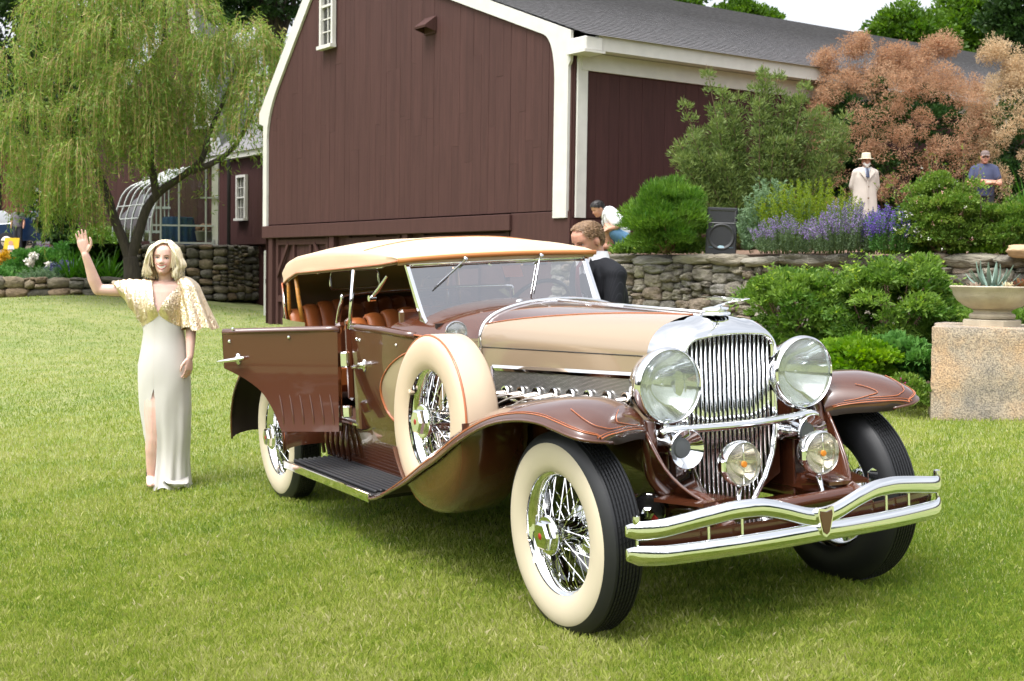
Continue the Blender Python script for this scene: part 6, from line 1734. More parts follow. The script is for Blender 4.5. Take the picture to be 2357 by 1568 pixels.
# man in the pale raincoat and hat among the shrubs
M_rain = pmat('pale raincoat', (.56, .50, .44), rough=.8, noise=.06, nscale=4, bump=.3, bscale=6)
TZ = lambda y: WTOP+.22
e = at(1996, 371, 21.5); zg = 2.12; sc_ = (e.z-zg)/1.60
rr_ = person_root('person', (e.x, 21.5+.08, zg), 'white bearded man in a pale hat and long raincoat behind the lavender')
h, q = figure(rr_, sc_, 'back', coat='coat', M_top=M_rain, M_leg=M_navy, voxel=.014, hands=False)
h.face(rr_, smile=False)
mb = MB()
for s in (-1, 0, 1):
    for k in range(3): mb.sphere(tuple(h.P(s*.03*(k+1)/2, -.075+.012*abs(s)*k, -.078+.014*k*abs(s)-(0 if s else .012*k))), .030*sc_, 12, 8)
mb.build('beard', M_whiteh, rr_, 180)
M_hat = pmat('cream felt hat', (.60, .54, .40), rough=.85)
hz = .05
mb = MB(); mb.lathe([(.145, -.012), (.155, -.008), (.15, -.002), (.10, .006), (.093, .02), (.088, .075), (.078, .108), (.05, .115), (.0, .104)], 28, h.M @ Matrix.Translation((0, .005, hz)) @ Matrix.Diagonal((1.0, 1.18, 1.05, 1))); ht = mb.build('hat', M_hat, rr_, 60)
mb = MB(); mb.lathe([(.0945, .008), (.0945, .030), (.092, .031)], 28, h.M @ Matrix.Translation((0, .005, hz)) @ Matrix.Diagonal((1.0, 1.18, 1.05, 1))); mb.build('hat_band', pmat('hat band', (.42, .37, .26), rough=.8), ht, 60)
mb = MB(); mb.add([q(-.07, -.09, 1.47), q(.07, -.09, 1.47), q(0, -.165, 1.25)], [(0, 1, 2)]); mb.build('shirt_front', pmat('pale blue shirt', (.50, .56, .66), rough=.7), rr_, None)
mb = MB(); mb.tube([q(0, -.105, 1.455), q(0, -.145, 1.40), q(0, -.175, 1.28)], [.02, .022, .032], n=6, sq=(1, .3), up=(0, -1, 0)); mb.build('tie', pmat('navy tie', (.015, .025, .07), rough=.5), rr_, 60)
for s in (-1, 1):
    mb = MB(); mb.loft([[q(s*.07, -.085, 1.50), q(s*.16, -.09, 1.44)], [q(s*.06, -.13, 1.42), q(s*.14, -.14, 1.37)], [q(s*.008, -.172, 1.22), q(s*.03, -.172, 1.24)]], ring_closed=False); mb.build('coat_lapel', M_rain, rr_, None)
mb = MB()
for z in (1.10, .88, .66): mb.lathe([(0, .006), (.014, .004), (.016, 0)], 10, frame(q(.02, -.17-(.02 if z < .9 else 0), z), (0, -1, 0)))
o = mb.build('coat_buttons', pmat('horn button', (.2, .14, .09)), rr_); o['kind'] = 'stuff'
mb = MB(); mb.tube([q(0.004, -.168, 1.22), q(.01, -.175, 1.0), q(.012, -.205, .5)], .006, n=4); mb.build('coat_edge', M_rain, rr_)
# man with cap and sunglasses, arms folded
M_tee = pmat('navy tee shirt', (.045, .055, .11), rough=.85, noise=.08, nscale=4)
e = at(2271, 362, 22.3); zg = 2.16; sc_ = (e.z-zg)/1.60
cr2 = person_root('person', (e.x, 22.38, zg), 'man in a navy tee shirt, cap and sunglasses with folded arms behind the rose bush')
cr2.rotation_euler = (0, 0, R(-14))
h, q = figure(cr2, sc_, 'cross', coat='tee', M_top=M_tee, M_leg=M_navy, voxel=.013, hands=True)
h.face(cr2, smile=False, eyes=False)
mb = MB()
mb.lathe([(.080, -.004), (.0815, .02), (.078, .055), (.060, .085), (.03, .098), (0, .1)], 24, h.M @ Matrix.Translation((0, .002, .035)) @ Matrix.Diagonal((1, 1.22, .95, 1))); cp = mb.build('cap', pmat('faded grey brown cap', (.17, .13, .12), rough=.9), cr2, 60)
mb = MB(); mb.loft([[h.P(x, -.09-.0*abs(x), .042-.10*x*x) for x in np.linspace(-.07, .07, 9)], [h.P(x*.95, -.125+3*x*x, .036-.9*x*x) for x in np.linspace(-.07, .07, 9)], [h.P(x*.85, -.155+6*x*x, .026-1.6*x*x) for x in np.linspace(-.07, .07, 9)]], ring_closed=False); mb.build('cap_visor', pmat('cap visor', (.20, .15, .13), rough=.9), cp, 180)
mb = MB()
for s in (-1, 1): mb.sphere(tuple(h.front(s*.032, 0, .004)), (.028*sc_, .010*sc_, .017*sc_), 12, 8)
mb.tube([h.front(-.06, .004, .006), h.front(0, .006, .006), h.front(.06, .004, .006)], .005*sc_, n=6); mb.build('sunglasses', M_iris, cr2, 60)
# crouching photographer beside the barn
Yc = 19.55; bp0 = at(1405, 570, Yc); zg = WTOP-.02
cr3 = person_root('person', (bp0.x, Yc, zg), 'crouching person in a white tee shirt and blue shorts at the barn corner')
Cc = lambda px, py, dy=0: at(px, py, Yc+dy)-Vector(cr3.location)
M_wtee = pmat('white tee shirt', (.74, .75, .78), rough=.8, noise=.04, nscale=6, bump=.25, bscale=9)
body = MB(); S = .98
hM_ = Matrix.Translation(Cc(1376, 480, -.02)) @ Matrix.Rotation(R(-68), 4, 'Z') @ Matrix.Rotation(R(30), 4, 'X'); h3 = Head(hM_, 1.03, 1.03); h3.mesh(body)
limb(body, [Cc(1384, 484), Cc(1394, 492), Cc(1404, 500)], [.05, .052, .06])
limb(body, [Cc(1412, 505, -.14), Cc(1424, 520, -.18), Cc(1400, 527, -.22)], [.05, .042, .03])
hand(body, Cc(1399, 527, -.22), Vector((-1, 0, -.2)), Vector((0, .3, -1)), curl=.3)
limb(body, [Cc(1428, 548, -.1), Cc(1398, 522, -.14), Cc(1401, 566, -.08)], [.085, .068, .045])
limb(body, [Cc(1432, 550, .12), Cc(1408, 526, .12), Cc(1410, 568, .1)], [.085, .066, .045])
for d in (-.1, .1): body.sphere(tuple(Cc(1397, 568, d)), (.12, .05, .04), 12, 8)
solid('body', body, M_skin2, cr3, .009, 4, .4)
top = MB(); limb(top, [Cc(1402, 494), Cc(1415, 512), Cc(1428, 536)], [.13, .165, .155]); limb(top, [Cc(1408, 500, -.14), Cc(1417, 512, -.18)], [.085, .08]); limb(top, [Cc(1402, 498, .12), Cc(1396, 512, .15)], [.085, .08]); solid('tee_shirt', top, M_wtee, cr3, .012, 5, .5)
sh3 = MB(); limb(sh3, [Cc(1433, 550, -.08), Cc(1414, 536, -.13)], [.125, .095]); limb(sh3, [Cc(1433, 550, .08), Cc(1416, 537, .12)], [.125, .095]); sh3.sphere(tuple(Cc(1432, 549)), .14, 14, 10); solid('shorts', sh3, pmat('blue denim shorts', (.09, .20, .33), rough=.85), cr3, .012, 4, .5)
h3.face(cr3); shorthair(h3, cr3, M_blackh, 8, 220, .05, .06)
MB().tube([Cc(1391, 489, -.12), Cc(1388, 505, -.16), Cc(1391, 520, -.15)], .018, n=6, sq=(1, .3)).build('camera_strap', M_black, cr3)
# person at the far left with a hat, and the poster board beside
Yf = 51.0; e = at(41, 543, Yf); zg = 2.16
fr4 = person_root('person', (e.x, Yf, zg), 'distant person in a dark brimmed hat and grey shirt at the far left')
h, q = figure(fr4, (e.z-zg)/1.60 if e.z-zg > .8 else 1.0, 'hang', coat='tee', M_top=pmat('grey shirt', (.13, .12, .14), rough=.9), M_leg=M_navy, voxel=.03, hands=False)
mb = MB(); mb.lathe([(.17, -.01), (.17, 0), (.10, .01), (.095, .09), (.05, .11), (0, .11)], 16, h.M @ Matrix.Translation((0, 0, .05))); mb.build('hat', M_black, fr4, 60)
pbz = at(26, 582, 50.2)
pbd = empty('poster_board', (pbz.x, 50.2, max(2.0, pbz.z-.1)), 0, 'yellow poster board with a printed figure at the far left', 'sign')
MB().prism([(-.33, 0), (.25, 0), (.33, .62), (-.22, .62)], .03, XZ).build('panel', pmat('yellow poster', (.75, .50, .02), rough=.6), pbd)
mb = MB(); mb.lathe([(0, 0), (.09, 0)], 14, frame((0, -.045, .42), (0, -1, 0))); mb.build('printed_head', pmat('printed skin', (.55, .3, .2)), pbd, None)
mb = MB(); mb.add([(-.16, -.043, .05), (.16, -.043, .05), (.10, -.043, .34), (-.10, -.043, .34)], [(0, 1, 2, 3)]); mb.build('printed_shirt', pmat('printed white', (.6, .62, .66)), pbd, None)
for s in (-1, 1): MB().box((s*.3, .1, -.12), (.03, .03, .5)).build('leg', M_metalw, pbd)

# ---------------- far vehicles
def far_car(name, loc, rz, prof, wins, length, width, mat, label, cat='car'):
    root = empty(name, loc, rz, label, cat)
    mb = MB(); n = len(prof); w = width/2
    secs = []
    for y, k in ((-w, .92), (-w*.96, 1.0), (w*.96, 1.0), (w, .92)):
        secs.append([(x, y, .55+(z-.55)*k if z > .55 else z) for x, z in prof])
    mb.loft(secs, caps=True); mb.build('body', mat, root, 30)
    Mg = pmat('dark car glass', (.02, .025, .03), rough=.05, coat=1)
    for wp in wins:
        for s in (-1, 1):
            m = MB(); m.add([(x, s*(w*.965+.02-.0*z), z) for x, z in wp], [tuple(range(len(wp)))]); m.build('window', Mg, root, None)
    for x in (-length*.31, length*.31):
        for s in (-1, 1):
            fm = frame((x, s*(w-.08), .36), (0, s, 0)); wl = MB().lathe([(.0, .06), (.22, .07), (.24, .09), (.36, .09), (.37, .04), (.37, -.1), (0, -.1)], 24, fm).build('wheel', M_tyre, root, 40)
            MB().lathe([(0, .095), (.2, .085), (.22, .075)], 20, fm).build('rim', M_nickel, wl)
    return root
sv = at(20, 555, 55)
M_silver = pmat('silver car paint', (.42, .43, .44), rough=.3, metal=.4, coat=1)
s1 = far_car('parked_car', (sv.x-.6, 55, 2.14), R(12), [(-2.3, .35), (2.3, .35), (2.35, .8), (2.2, 1.02), (1.25, 1.12), (.55, 1.66), (-1.9, 1.72), (-2.25, 1.1), (-2.35, .8)], [[(.95, 1.15), (.5, 1.58), (-.35, 1.6), (-.35, 1.13)], [(-.5, 1.13), (-.5, 1.6), (-1.75, 1.62), (-1.95, 1.15)]], 4.6, 1.85, M_silver, 'silver estate car parked at the far left edge')
bv = at(108, 560, 52.5)
M_bluec = pmat('dark blue car paint', (.012, .03, .075), rough=.2, coat=1)
s2_ = far_car('parked_car', (bv.x+.3, 52.6, 2.14), R(188), [(-2.7, .4), (2.6, .4), (2.7, .75), (2.55, 1.0), (1.2, 1.12), (.55, 1.68), (-.9, 1.70), (-1.1, 1.15), (-2.75, 1.12)], [[(.95, 1.16), (.48, 1.6), (-.15, 1.62), (-.15, 1.14)]], 5.3, 1.9, M_bluec, 'dark blue pickup parked behind the flower bed at the far left', 'pickup truck')
MB().box((2.68, 0, .62), (.1, 1.8, .2), bev=.03).build('bumper', M_chrome, s2_)
MB().box((.6, .98, 1.2), (.14, .1, .14), bev=.03).build('mirror', M_black, s2_)
MB().box((2.36, 0, .62), (.1, 1.7, .2), bev=.03).build('bumper', M_silver, s1)

# ---------------- plinth, urn and its plants
pl = ongr(2131, 968)
pY = pl.y
kp = pY/(FPX*2357)
z0 = float(gz(pl.x+.5, pY))-.03; ptop = at(2140, 748, pY).z-.01
PW = 1.30
PA = -math.atan2(pl.x+.65, pY)
pc_ = Vector((pl.x, pY))+Vector((math.cos(PA)*PW/2-math.sin(PA)*PW/2, math.sin(PA)*PW/2+math.cos(PA)*PW/2))
pr_ = empty('stone_plinth', (pc_.x, pc_.y, z0), PA, 'big rough buff granite block standing on the lawn', 'plinth')
def granite():
    m, nt, b = newmat('buff granite'); L = nt.links.new
    tco = nt.nodes.new('ShaderNodeTexCoord'); n = nt.nodes.new('ShaderNodeTexNoise'); n.inputs['Scale'].default_value = 2.4; n.inputs['Detail'].default_value = 6; n.inputs['Roughness'].default_value = .65
    r_ = nt.nodes.new('ShaderNodeValToRGB'); e = r_.color_ramp.elements; e[0].position = .34; e[0].color = (.22, .20, .175, 1); e[1].position = .68; e[1].color = (.44, .30, .18, 1); k = e.new(.5); k.color = (.35, .29, .22, 1)
    n2 = nt.nodes.new('ShaderNodeTexNoise'); n2.inputs['Scale'].default_value = 85; n2.inputs['Detail'].default_value = 3
    r2 = nt.nodes.new('ShaderNodeValToRGB'); r2.color_ramp.elements[0].position = .36; r2.color_ramp.elements[0].color = (.55, .55, .56, 1); r2.color_ramp.elements[1].position = .62; r2.color_ramp.elements[1].color = (1.3, 1.28, 1.25, 1)
    mx = nt.nodes.new('ShaderNodeMix'); mx.data_type = 'RGBA'; mx.blend_type = 'MULTIPLY'; mx.inputs['Factor'].default_value = 1
    L(tco.outputs['Object'], n.inputs['Vector']); L(n.outputs['Fac'], r_.inputs[0]); L(tco.outputs['Object'], n2.inputs['Vector']); L(n2.outputs['Fac'], r2.inputs[0]); L(r_.outputs[0], mx.inputs[6]); L(r2.outputs[0], mx.inputs[7]); L(mx.outputs[2], b.inputs['Base Color'])
    bp = nt.nodes.new('ShaderNodeBump'); bp.inputs['Strength'].default_value = .5; bp.inputs['Distance'].default_value = .01; L(n2.outputs['Fac'], bp.inputs['Height']); L(bp.outputs[0], b.inputs['Normal'])
    b.inputs['Roughness'].default_value = .9; return m
M_gran = granite()
bm = bmesh.new(); bmesh.ops.create_cube(bm, size=1); bmesh.ops.subdivide_edges(bm, edges=bm.edges[:], cuts=14, use_grid_fill=True)
hgt = ptop-z0
for v in bm.verts:
    c = v.co.copy(); p = Vector((c.x*PW, c.y*PW, (c.z+.5)*hgt))
    edge = sum(1 for q_ in (abs(c.x), abs(c.y), abs(c.z)) if q_ > .49)
    p *= 1-(.010 if edge >= 2 else 0)
    p += Vector((.014*noise3(p, 3.1, 3)+.006*noise3(p, 11, 5), .014*noise3(p, 3.3, 4)+.006*noise3(p, 12, 6), .004*noise3(p, 4, 7) if c.z < .49 else .002*noise3(p, 4, 7)))
    v.co = p
me = bpy.data.meshes.new('block'); bm.to_mesh(me); bm.free(); me.materials.append(M_gran); sm_angle(me, 40); link('block', me, pr_)
M_urn = pmat('weathered cast stone', (.50, .44, .33), rough=.85, c2=(.36, .31, .23), nscale=5, bump=.4, bscale=60)
uc = at(2284, 720, pc_.y-.15)
urn = empty('stone_urn', (uc.x, pc_.y-.15, ptop-.005), PA, 'low carved stone urn planted with succulents on the granite block', 'urn')
mb = MB(); mb.loft([[(a, b, z) for a, b in [(x*k, y*k) for x, y in [(.30, .12), (.12, .30), (-.12, .30), (-.30, .12), (-.30, -.12), (-.12, -.30), (.12, -.30), (.30, -.12)]]] for z, k in ((0, 1), (.07, 1.0), (.078, .96))], caps=True); mb.build('foot_slab', M_urn, urn, 30)
urn.scale = (.77, .77, .77)
MB().lathe([(0, .07), (.20, .075), (.235, .09), (.245, .115), (.235, .14), (.20, .15), (.195, .17), (.215, .185), (.20, .19)], 48).build('stem', M_urn, urn, 40)
MB().lathe([(.0, .185), (.22, .19), (.30, .225), (.37, .28), (.415, .345), (.43, .40), (.455, .42), (.46, .435), (.445, .445), (.41, .44), (.39, .40), (0, .40)], 64).build('bowl', M_urn, urn, 40)
mb = MB()
for k in range(22):
    a = 2*PI*k/22
    for sgn in (-1, 1):
        pth = crom([Vector(((.335+.055*t)*math.cos(a+sgn*.10*math.sin(PI*t)), (.335+.055*t)*math.sin(a+sgn*.10*math.sin(PI*t)), .265+.11*t)) for t in (0, .33, .66, 1)], 3)
        mb.tube(pth, [.004]*3+[.008]*4+[.006]*2+[.003], n=5)
o = mb.build('carved_relief', M_urn, urn, 180); o['kind'] = 'stuff'
mb = MB(); mb.lathe([(0, .425), (.2, .42), (.39, .405)], 32); mb.build('soil', M_mulch, urn, 180)
def blade(base, tip, w, thick=.010, bow=.05, n=7):
    """fleshy pointed leaf as a closed loft"""
    base = Vector(base); tip = Vector(tip); d = tip-base; side = d.cross(Vector((0, 0, 1))); side = side.normalized() if side.length > 1e-4 else Vector((1, 0, 0)); nn = side.cross(d).normalized()
    rings = []
    for i in range(n):
        t = i/(n-1); p = base+d*t+nn*(-bow*math.sin(PI*t)*d.length); hw_ = w*(.55+.9*t-1.45*t**2.4 if t < 1 else 0.0); hw_ = max(hw_, .002)
        rings.append([p+side*hw_+nn*.006, p-nn*thick*(1-t), p-side*hw_+nn*.006, p+nn*thick*.2])
    return rings
M_agave = pmat('blue green agave', (.17, .25, .20), rough=.55, noise=.12, nscale=6)
ag = empty('agave', (urn.location.x-.02, urn.location.y, urn.location.z+.31), 0, 'spiky blue green agave growing in the stone urn', 'plant')
r_ = random.Random(3)
for k in range(19):
    a = k*2.4; el = R(78-k*3.4); ln = .20+.10*r_.random(); b0 = Vector((.03*math.cos(a), .03*math.sin(a), 0))
    MB().loft(blade(b0, b0+Vector((math.cos(a)*math.cos(el), math.sin(a)*math.cos(el), math.sin(el)))*ln, .026, bow=.10), caps=True).build('leaf', M_agave, ag, 50)
def rosette(name, loc, n, ln, w, mat, label, el0=70, el1=15):
    rt = empty(name, loc, 0, label, 'plant')
    for k in range(n):
        a = k*2.4; el = R(el0-(el0-el1)*k/n); b0 = Vector((.008*math.cos(a), .008*math.sin(a), 0))
        MB().loft(blade(b0, b0+Vector((math.cos(a)*math.cos(el), math.sin(a)*math.cos(el), math.sin(el)))*ln*(.7+.4*k/n), w, .006, .12, 5), caps=True).build('leaf', mat, rt, 50)
U = urn.location
rosette('echeveria', (U.x+.22, U.y-.09, U.z+.332), 15, .12, .030, pmat('red edged succulent', (.36, .05, .05), rough=.5, c2=(.20, .24, .07), nscale=9), 'dark red and green succulent rosette at the right of the urn')
rosette('echeveria', (U.x-.20, U.y-.12, U.z+.322), 14, .075, .02, pmat('dusty pink succulent', (.42, .33, .25), rough=.6), 'dusty pink beige succulent rosette at the left of the urn')
rosette('echeveria', (U.x+.05, U.y-.20, U.z+.322), 12, .07, .014, pmat('pale yellow succulent', (.62, .55, .34), rough=.6), 'pale cream succulent with upright tips at the front of the urn', 80, 45)
rosette('echeveria', (U.x-.05, U.y-.17, U.z+.322), 8, .045, .012, pmat('blue green succulent', (.12, .24, .20), rough=.6), 'tiny blue green succulent among gravel in the urn', 60, 30)
mb = MB(); r_ = random.Random(9)
for k in range(90):
    a, d = r_.uniform(0, 2*PI), .38*math.sqrt(r_.random()); mb.sphere((d*math.cos(a), d*math.sin(a), .42+.006), (r_.uniform(.006, .016), r_.uniform(.006, .016), .008), 6, 4)
o = mb.build('pebbles', pmat('pale pebbles', (.5, .42, .32), rough=.9, noise=.3, nscale=30), urn, 180); o['kind'] = 'stuff'

# ---------------- loudspeaker on the wall
sY = wall_y(at(1661, 575, 17).x)+.05
for _ in range(4): sY = wall_y(at(1661, 575, sY).x)+.02
sb = at(1659, 578, sY); st_ = at(1664, 468, sY)
hS = st_.z-sb.z; wS = 70*sY/(FPX*2357)
sp_ = empty('loudspeaker', (sb.x, sY+.02, WTOP-.01), R(-6), 'black two-way loudspeaker standing on the stone wall', 'speaker')
sp_.rotation_euler = (R(-4), R(1.5), R(-8))
M_cab = pmat('black speaker carpet', (.012, .013, .015), rough=.7, bump=.3, bscale=150)
MB().box((0, .16, hS/2), (wS, .34, hS), bev=.015).build('cabinet', M_cab, sp_)
mb = MB(); zz = hS*.80
mb.loft([[(x*wS*a, -.012+dy, zz+z*hS*a2) for x, z in ((-.5, -.5), (.5, -.5), (.5, .5), (-.5, .5))] for a, a2, dy in ((.86, .27, -.004), (.80, .24, .0), (.34, .10, .10), (.2, .08, .12))], caps=False); mb.build('horn_flare', M_black, sp_, 20)
mb = MB(); mb.lathe([(0, -.03), (.10*wS/.5, -.035), (.17*wS/.5, .0), (.20*wS/.5, .012), (.215*wS/.5, .006), (.222*wS/.5, 0)], 40, frame((0, -.012, hS*.38), (0, -1, 0))); mb.build('woofer', pmat('speaker cone', (.02, .021, .023), rough=.55), sp_, 40)
MB().lathe([(0, .0), (.05, -.006), (.06, -.03)], 20, frame((0, -.0, hS*.38), (0, -1, 0))).build('dust_cap', M_black, sp_)
mb = MB(); mb.lathe([(0, .003), (.034, .003), (.036, 0)], 18, frame((0, -.016, hS*.155), (0, -1, 0)) @ Matrix.Diagonal((1.25, .75, 1, 1))); mb.build('badge', pmat('pale badge', (.35, .5, .58), rough=.4), sp_)
MB().box((0, -.013, hS*.155), (wS*.8, .004, .006)).build('trim_line', pmat('blue grey line', (.10, .16, .2)), sp_)
# ================================================================== PLANTS
def nrm(a): return a/np.maximum(1e-9, np.linalg.norm(a, axis=-1, keepdims=True))
def leaf_geo(P, D, ln, w, fold=.25, roll=None):
    """rhombic leaves at P pointing along D; returns V (n*4,3), F"""
    n = len(P); rv = rng.normal(size=(n, 3)) if roll is None else roll
    S = nrm(np.cross(D, rv)); N = np.cross(S, D)
    ln = np.broadcast_to(ln, (n,))[:, None]; w = np.broadcast_to(w, (n,))[:, None]
    V = np.empty((n, 4, 3))
    V[:, 0] = P; V[:, 1] = P+D*ln*.45+S*w*.5+N*w*fold; V[:, 2] = P+D*ln; V[:, 3] = P+D*ln*.45-S*w*.5+N*w*fold
    F = np.arange(n*4).reshape(n, 4); return V.reshape(-1, 3), F
def foliage(name, P, D, ln, w, tint, mat, parent=None, fold=.25, kind=None):
    V, F = leaf_geo(P, nrm(D), ln, w, fold)
    o = link(name, npmesh(name, V, F, mat, np.repeat(np.clip(tint, 0, 1), 4)), parent)
    if kind: o['kind'] = kind
    return o
def clumps(c, rad, m, rc, n, up=.25, shell=.55, lower=-.6, drift=0):
    """n leaf positions spread over m clumps in an ellipsoid c, rad; returns P, D, tint, centres"""
    c = np.array(c); rad = np.array(rad)
    d = nrm(rng.normal(size=(m*3, 3))); d = d[d[:, 2] > lower][:m]; m = len(d)
    k = shell+(1-shell)*rng.uniform(0, 1, m)**.5
    C = c+d*rad*k[:, None]*rng.uniform(.82, 1.08, m)[:, None]
    ct = rng.uniform(.15, .7, m); cr = rc*rng.uniform(.6, 1.3, m)
    i = rng.integers(0, m, n); q = nrm(rng.normal(size=(n, 3))); q[:, 2] = np.abs(q[:, 2])*.9-.15
    P = C[i]+q*(cr[i]*rng.uniform(.35, 1, n)**.6)[:, None]*np.array([1, 1, .8])
    D = q*.55+d[i]*.45+rng.normal(0, .45, (n, 3))+np.array([0, 0, up])
    return P, D, ct[i]+rng.normal(0, .16, n), C
def stems(name, base, tips, mat, parent, r0=.02, r1=.006, sag=.0, n=5):
    mb = MB(); base = Vector(base)
    for t in tips:
        t = Vector(t); m = base.lerp(t, .5)+Vector((rng.normal(0, .06), rng.normal(0, .06), .08*(t-base).length))*.8
        mb.tube([base+Vector((rng.normal(0, .05), rng.normal(0, .05), 0)), m, t], [r0, (r0+r1)/2, r1], n=n)
    return mb.build(name, mat, parent, 180)
M_bark = pmat('dark bark', (.045, .036, .028), rough=.95, noise=.3, nscale=6, bump=1, bscale=22, stretch=(3, 3, .6))
M_stem = pmat('brown stems', (.13, .085, .05), rough=.9); M_gstem = pmat('green stems', (.07, .13, .03), rough=.8)
L = leafmat
M_lf_bright = L('bright green leaves', (.05, .14, .015), (.19, .33, .045), .35)
M_lf_feather = L('feathery olive leaves', (.08, .14, .035), (.27, .34, .10), .35, c3=(.42, .26, .10))
M_lf_smoke = L('smoke bush leaves', (.02, .065, .018), (.06, .14, .03), .25)
M_puff = L('pink smoke plumes', (.36, .205, .125), (.59, .405, .265), .5, rough=.9, spec=.05)
M_puff2 = L('straw smoke plumes', (.46, .34, .21), (.68, .54, .36), .5, rough=.9, spec=.05)
M_lf_grey = L('grey green leaves', (.09, .17, .08), (.22, .32, .17), .3)
M_lf_yel = L('yellow green leaves', (.10, .19, .012), (.27, .34, .03), .4, c3=(.38, .20, .05))
M_lf_lav = L('catmint foliage', (.08, .14, .06), (.18, .25, .12), .3)
M_fl_lav = L('lavender flowers', (.21, .14, .35), (.40, .30, .56), .3)
M_fl_vio = L('violet flowers', (.13, .075, .40), (.27, .17, .60), .3)
M_lf_rose = L('rose bush leaves', (.07, .16, .02), (.24, .34, .06), .35, c3=(.30, .26, .07))
M_lf_shrub = L('fresh green leaves', (.06, .15, .02), (.22, .34, .06), .4, c3=(.34, .45, .05))
M_lf_lime = L('lime ground leaves', (.09, .22, .012), (.25, .40, .03), .4)
M_lf_round = L('round green leaves', (.05, .16, .03), (.14, .30, .06), .3)
M_lf_willow = L('willow leaves', (.10, .185, .028), (.29, .38, .08), .45, c3=(.46, .37, .16))
M_tw_willow = L('willow twigs', (.26, .20, .06), (.45, .28, .12), .2)
M_lf_dark = L('dark tree leaves', (.012, .035, .008), (.045, .095, .018), .25)
M_lf_back = L('light tree leaves', (.045, .11, .012), (.15, .26, .03), .4)
M_strap = L('strap leaves', (.03, .11, .012), (.11, .26, .03), .35)
M_white_fl = L('white petals', (.72, .70, .62), (.85, .83, .78), .3)
M_pink_fl = L('pink petals', (.65, .30, .25), (.80, .55, .48), .3)
M_orange_fl = L('orange yellow flowers', (.50, .26, .02), (.62, .42, .04), .3)
M_bluefl = L('blue salvia flowers', (.07, .06, .20), (.17, .15, .34), .3)
def mpx(Y): return Y/(FPX*2357)
def shrub(name, label, cat, px0, px1, py0, py1, Y, mat, n, ln, w, m=70, rc=.22, depth=None, up=.3, zbase=None, group=None, fold=.25, shell=.5, lower=-.97, stem=True, kind=None):
    """rounded bush filling a photo rectangle at distance Y"""
    a = at((px0+px1)/2, (py0+py1)/2, Y); k = mpx(Y); hx, hz = (px1-px0)/2*k, (py1-py0)/2*k
    d = depth or hx*.8; zb = a.z-hz if zbase is None else zbase
    root = empty(name, (a.x, Y, zb), 0, label, cat, group)
    P, D, t, C = clumps((0, 0, a.z-zb-.10*hz), (hx*.93, d*.9, hz*1.0), m, rc, n, up, shell, lower)
    ok = P[:, 2] > -.02; P, D, t = P[ok], D[ok], t[ok]
    foliage('foliage', P, D, ln*rng.uniform(.65, 1.25, len(P)), w*rng.uniform(.7, 1.2, len(P)), t, mat, root, fold)
    if stem: stems('stems', (0, 0, 0), [C[i] for i in range(0, len(C), max(1, len(C)//16))], M_stem, root, .018, .005)
    return root, C
# ---- upper terrace
TB = WTOP+.02
shrub('round_shrub', 'rounded bright green feathery shrub right of the crouching person', 'shrub', 1448, 1622, 425, 580, 18.2, M_lf_bright, 34000, .08, .013, 110, .20, .6, up=.9, zbase=TB, shell=.55)
def feather(label, px0, px1, py0, py1, Y, n, seed):
    a = at((px0+px1)/2, py1, Y); k = mpx(Y); wdt = (px1-px0)*k; hgt = (py1-py0)*k
    root = empty('feathery_shrub', (a.x, Y, TB+.1), 0, label, 'shrub'); r_ = random.Random(seed)
    P = []; D = []; T = []; mb = MB()
    for b in range(64):
        u = r_.uniform(-1, 1); top = hgt*(1-.28*abs(u)**1.5)*r_.uniform(.55, 1.0)
        if b < 7: u = (-.92, -.62, -.35, -.1, .15, .4, .7)[b]; top = hgt*(.80, 1.0, .72, .80, .97, .9, .8)[b]
        x1 = u*wdt*.5; y1 = r_.uniform(-.5, .5)*.8; x0 = u*.25*wdt*.5
        pts = crom([Vector((x0, y1*.2, 0)), Vector((x0+(x1-x0)*.5, y1*.6, top*.45)), Vector((x1, y1, top))], 6)
        mb.tube(pts, list(np.linspace(.016, .003, len(pts))), n=4)
        m = n//64
        for j in range(m):
            t = .12+.88*r_.random()**.75; q = pts[min(len(pts)-1, int(t*(len(pts)-1)))]; sp = .24*(1-t*.75)+.04
            side = Vector((r_.gauss(0, 1), r_.gauss(0, 1), r_.gauss(0, .6)+.2)).normalized(); p = q+side*sp*r_.random()**.6
            P.append(tuple(p)); D.append((side.x+r_.gauss(0, .3), side.y+r_.gauss(0, .3), side.z+.7)); T.append(r_.gauss(.35, .17)+.28*max(0, t-.8)/.2*r_.random())
    mb.build('stems', M_stem, root, 180)
    foliage('foliage', np.array(P), np.array(D), rng.uniform(.04, .09, len(P)), rng.uniform(.014, .024, len(P)), np.array(T), M_lf_feather, root)
feather('tall wispy olive green shrub in front of the barn side wall', 1545, 1960, 132, 560, 20.3, 60000, 4)
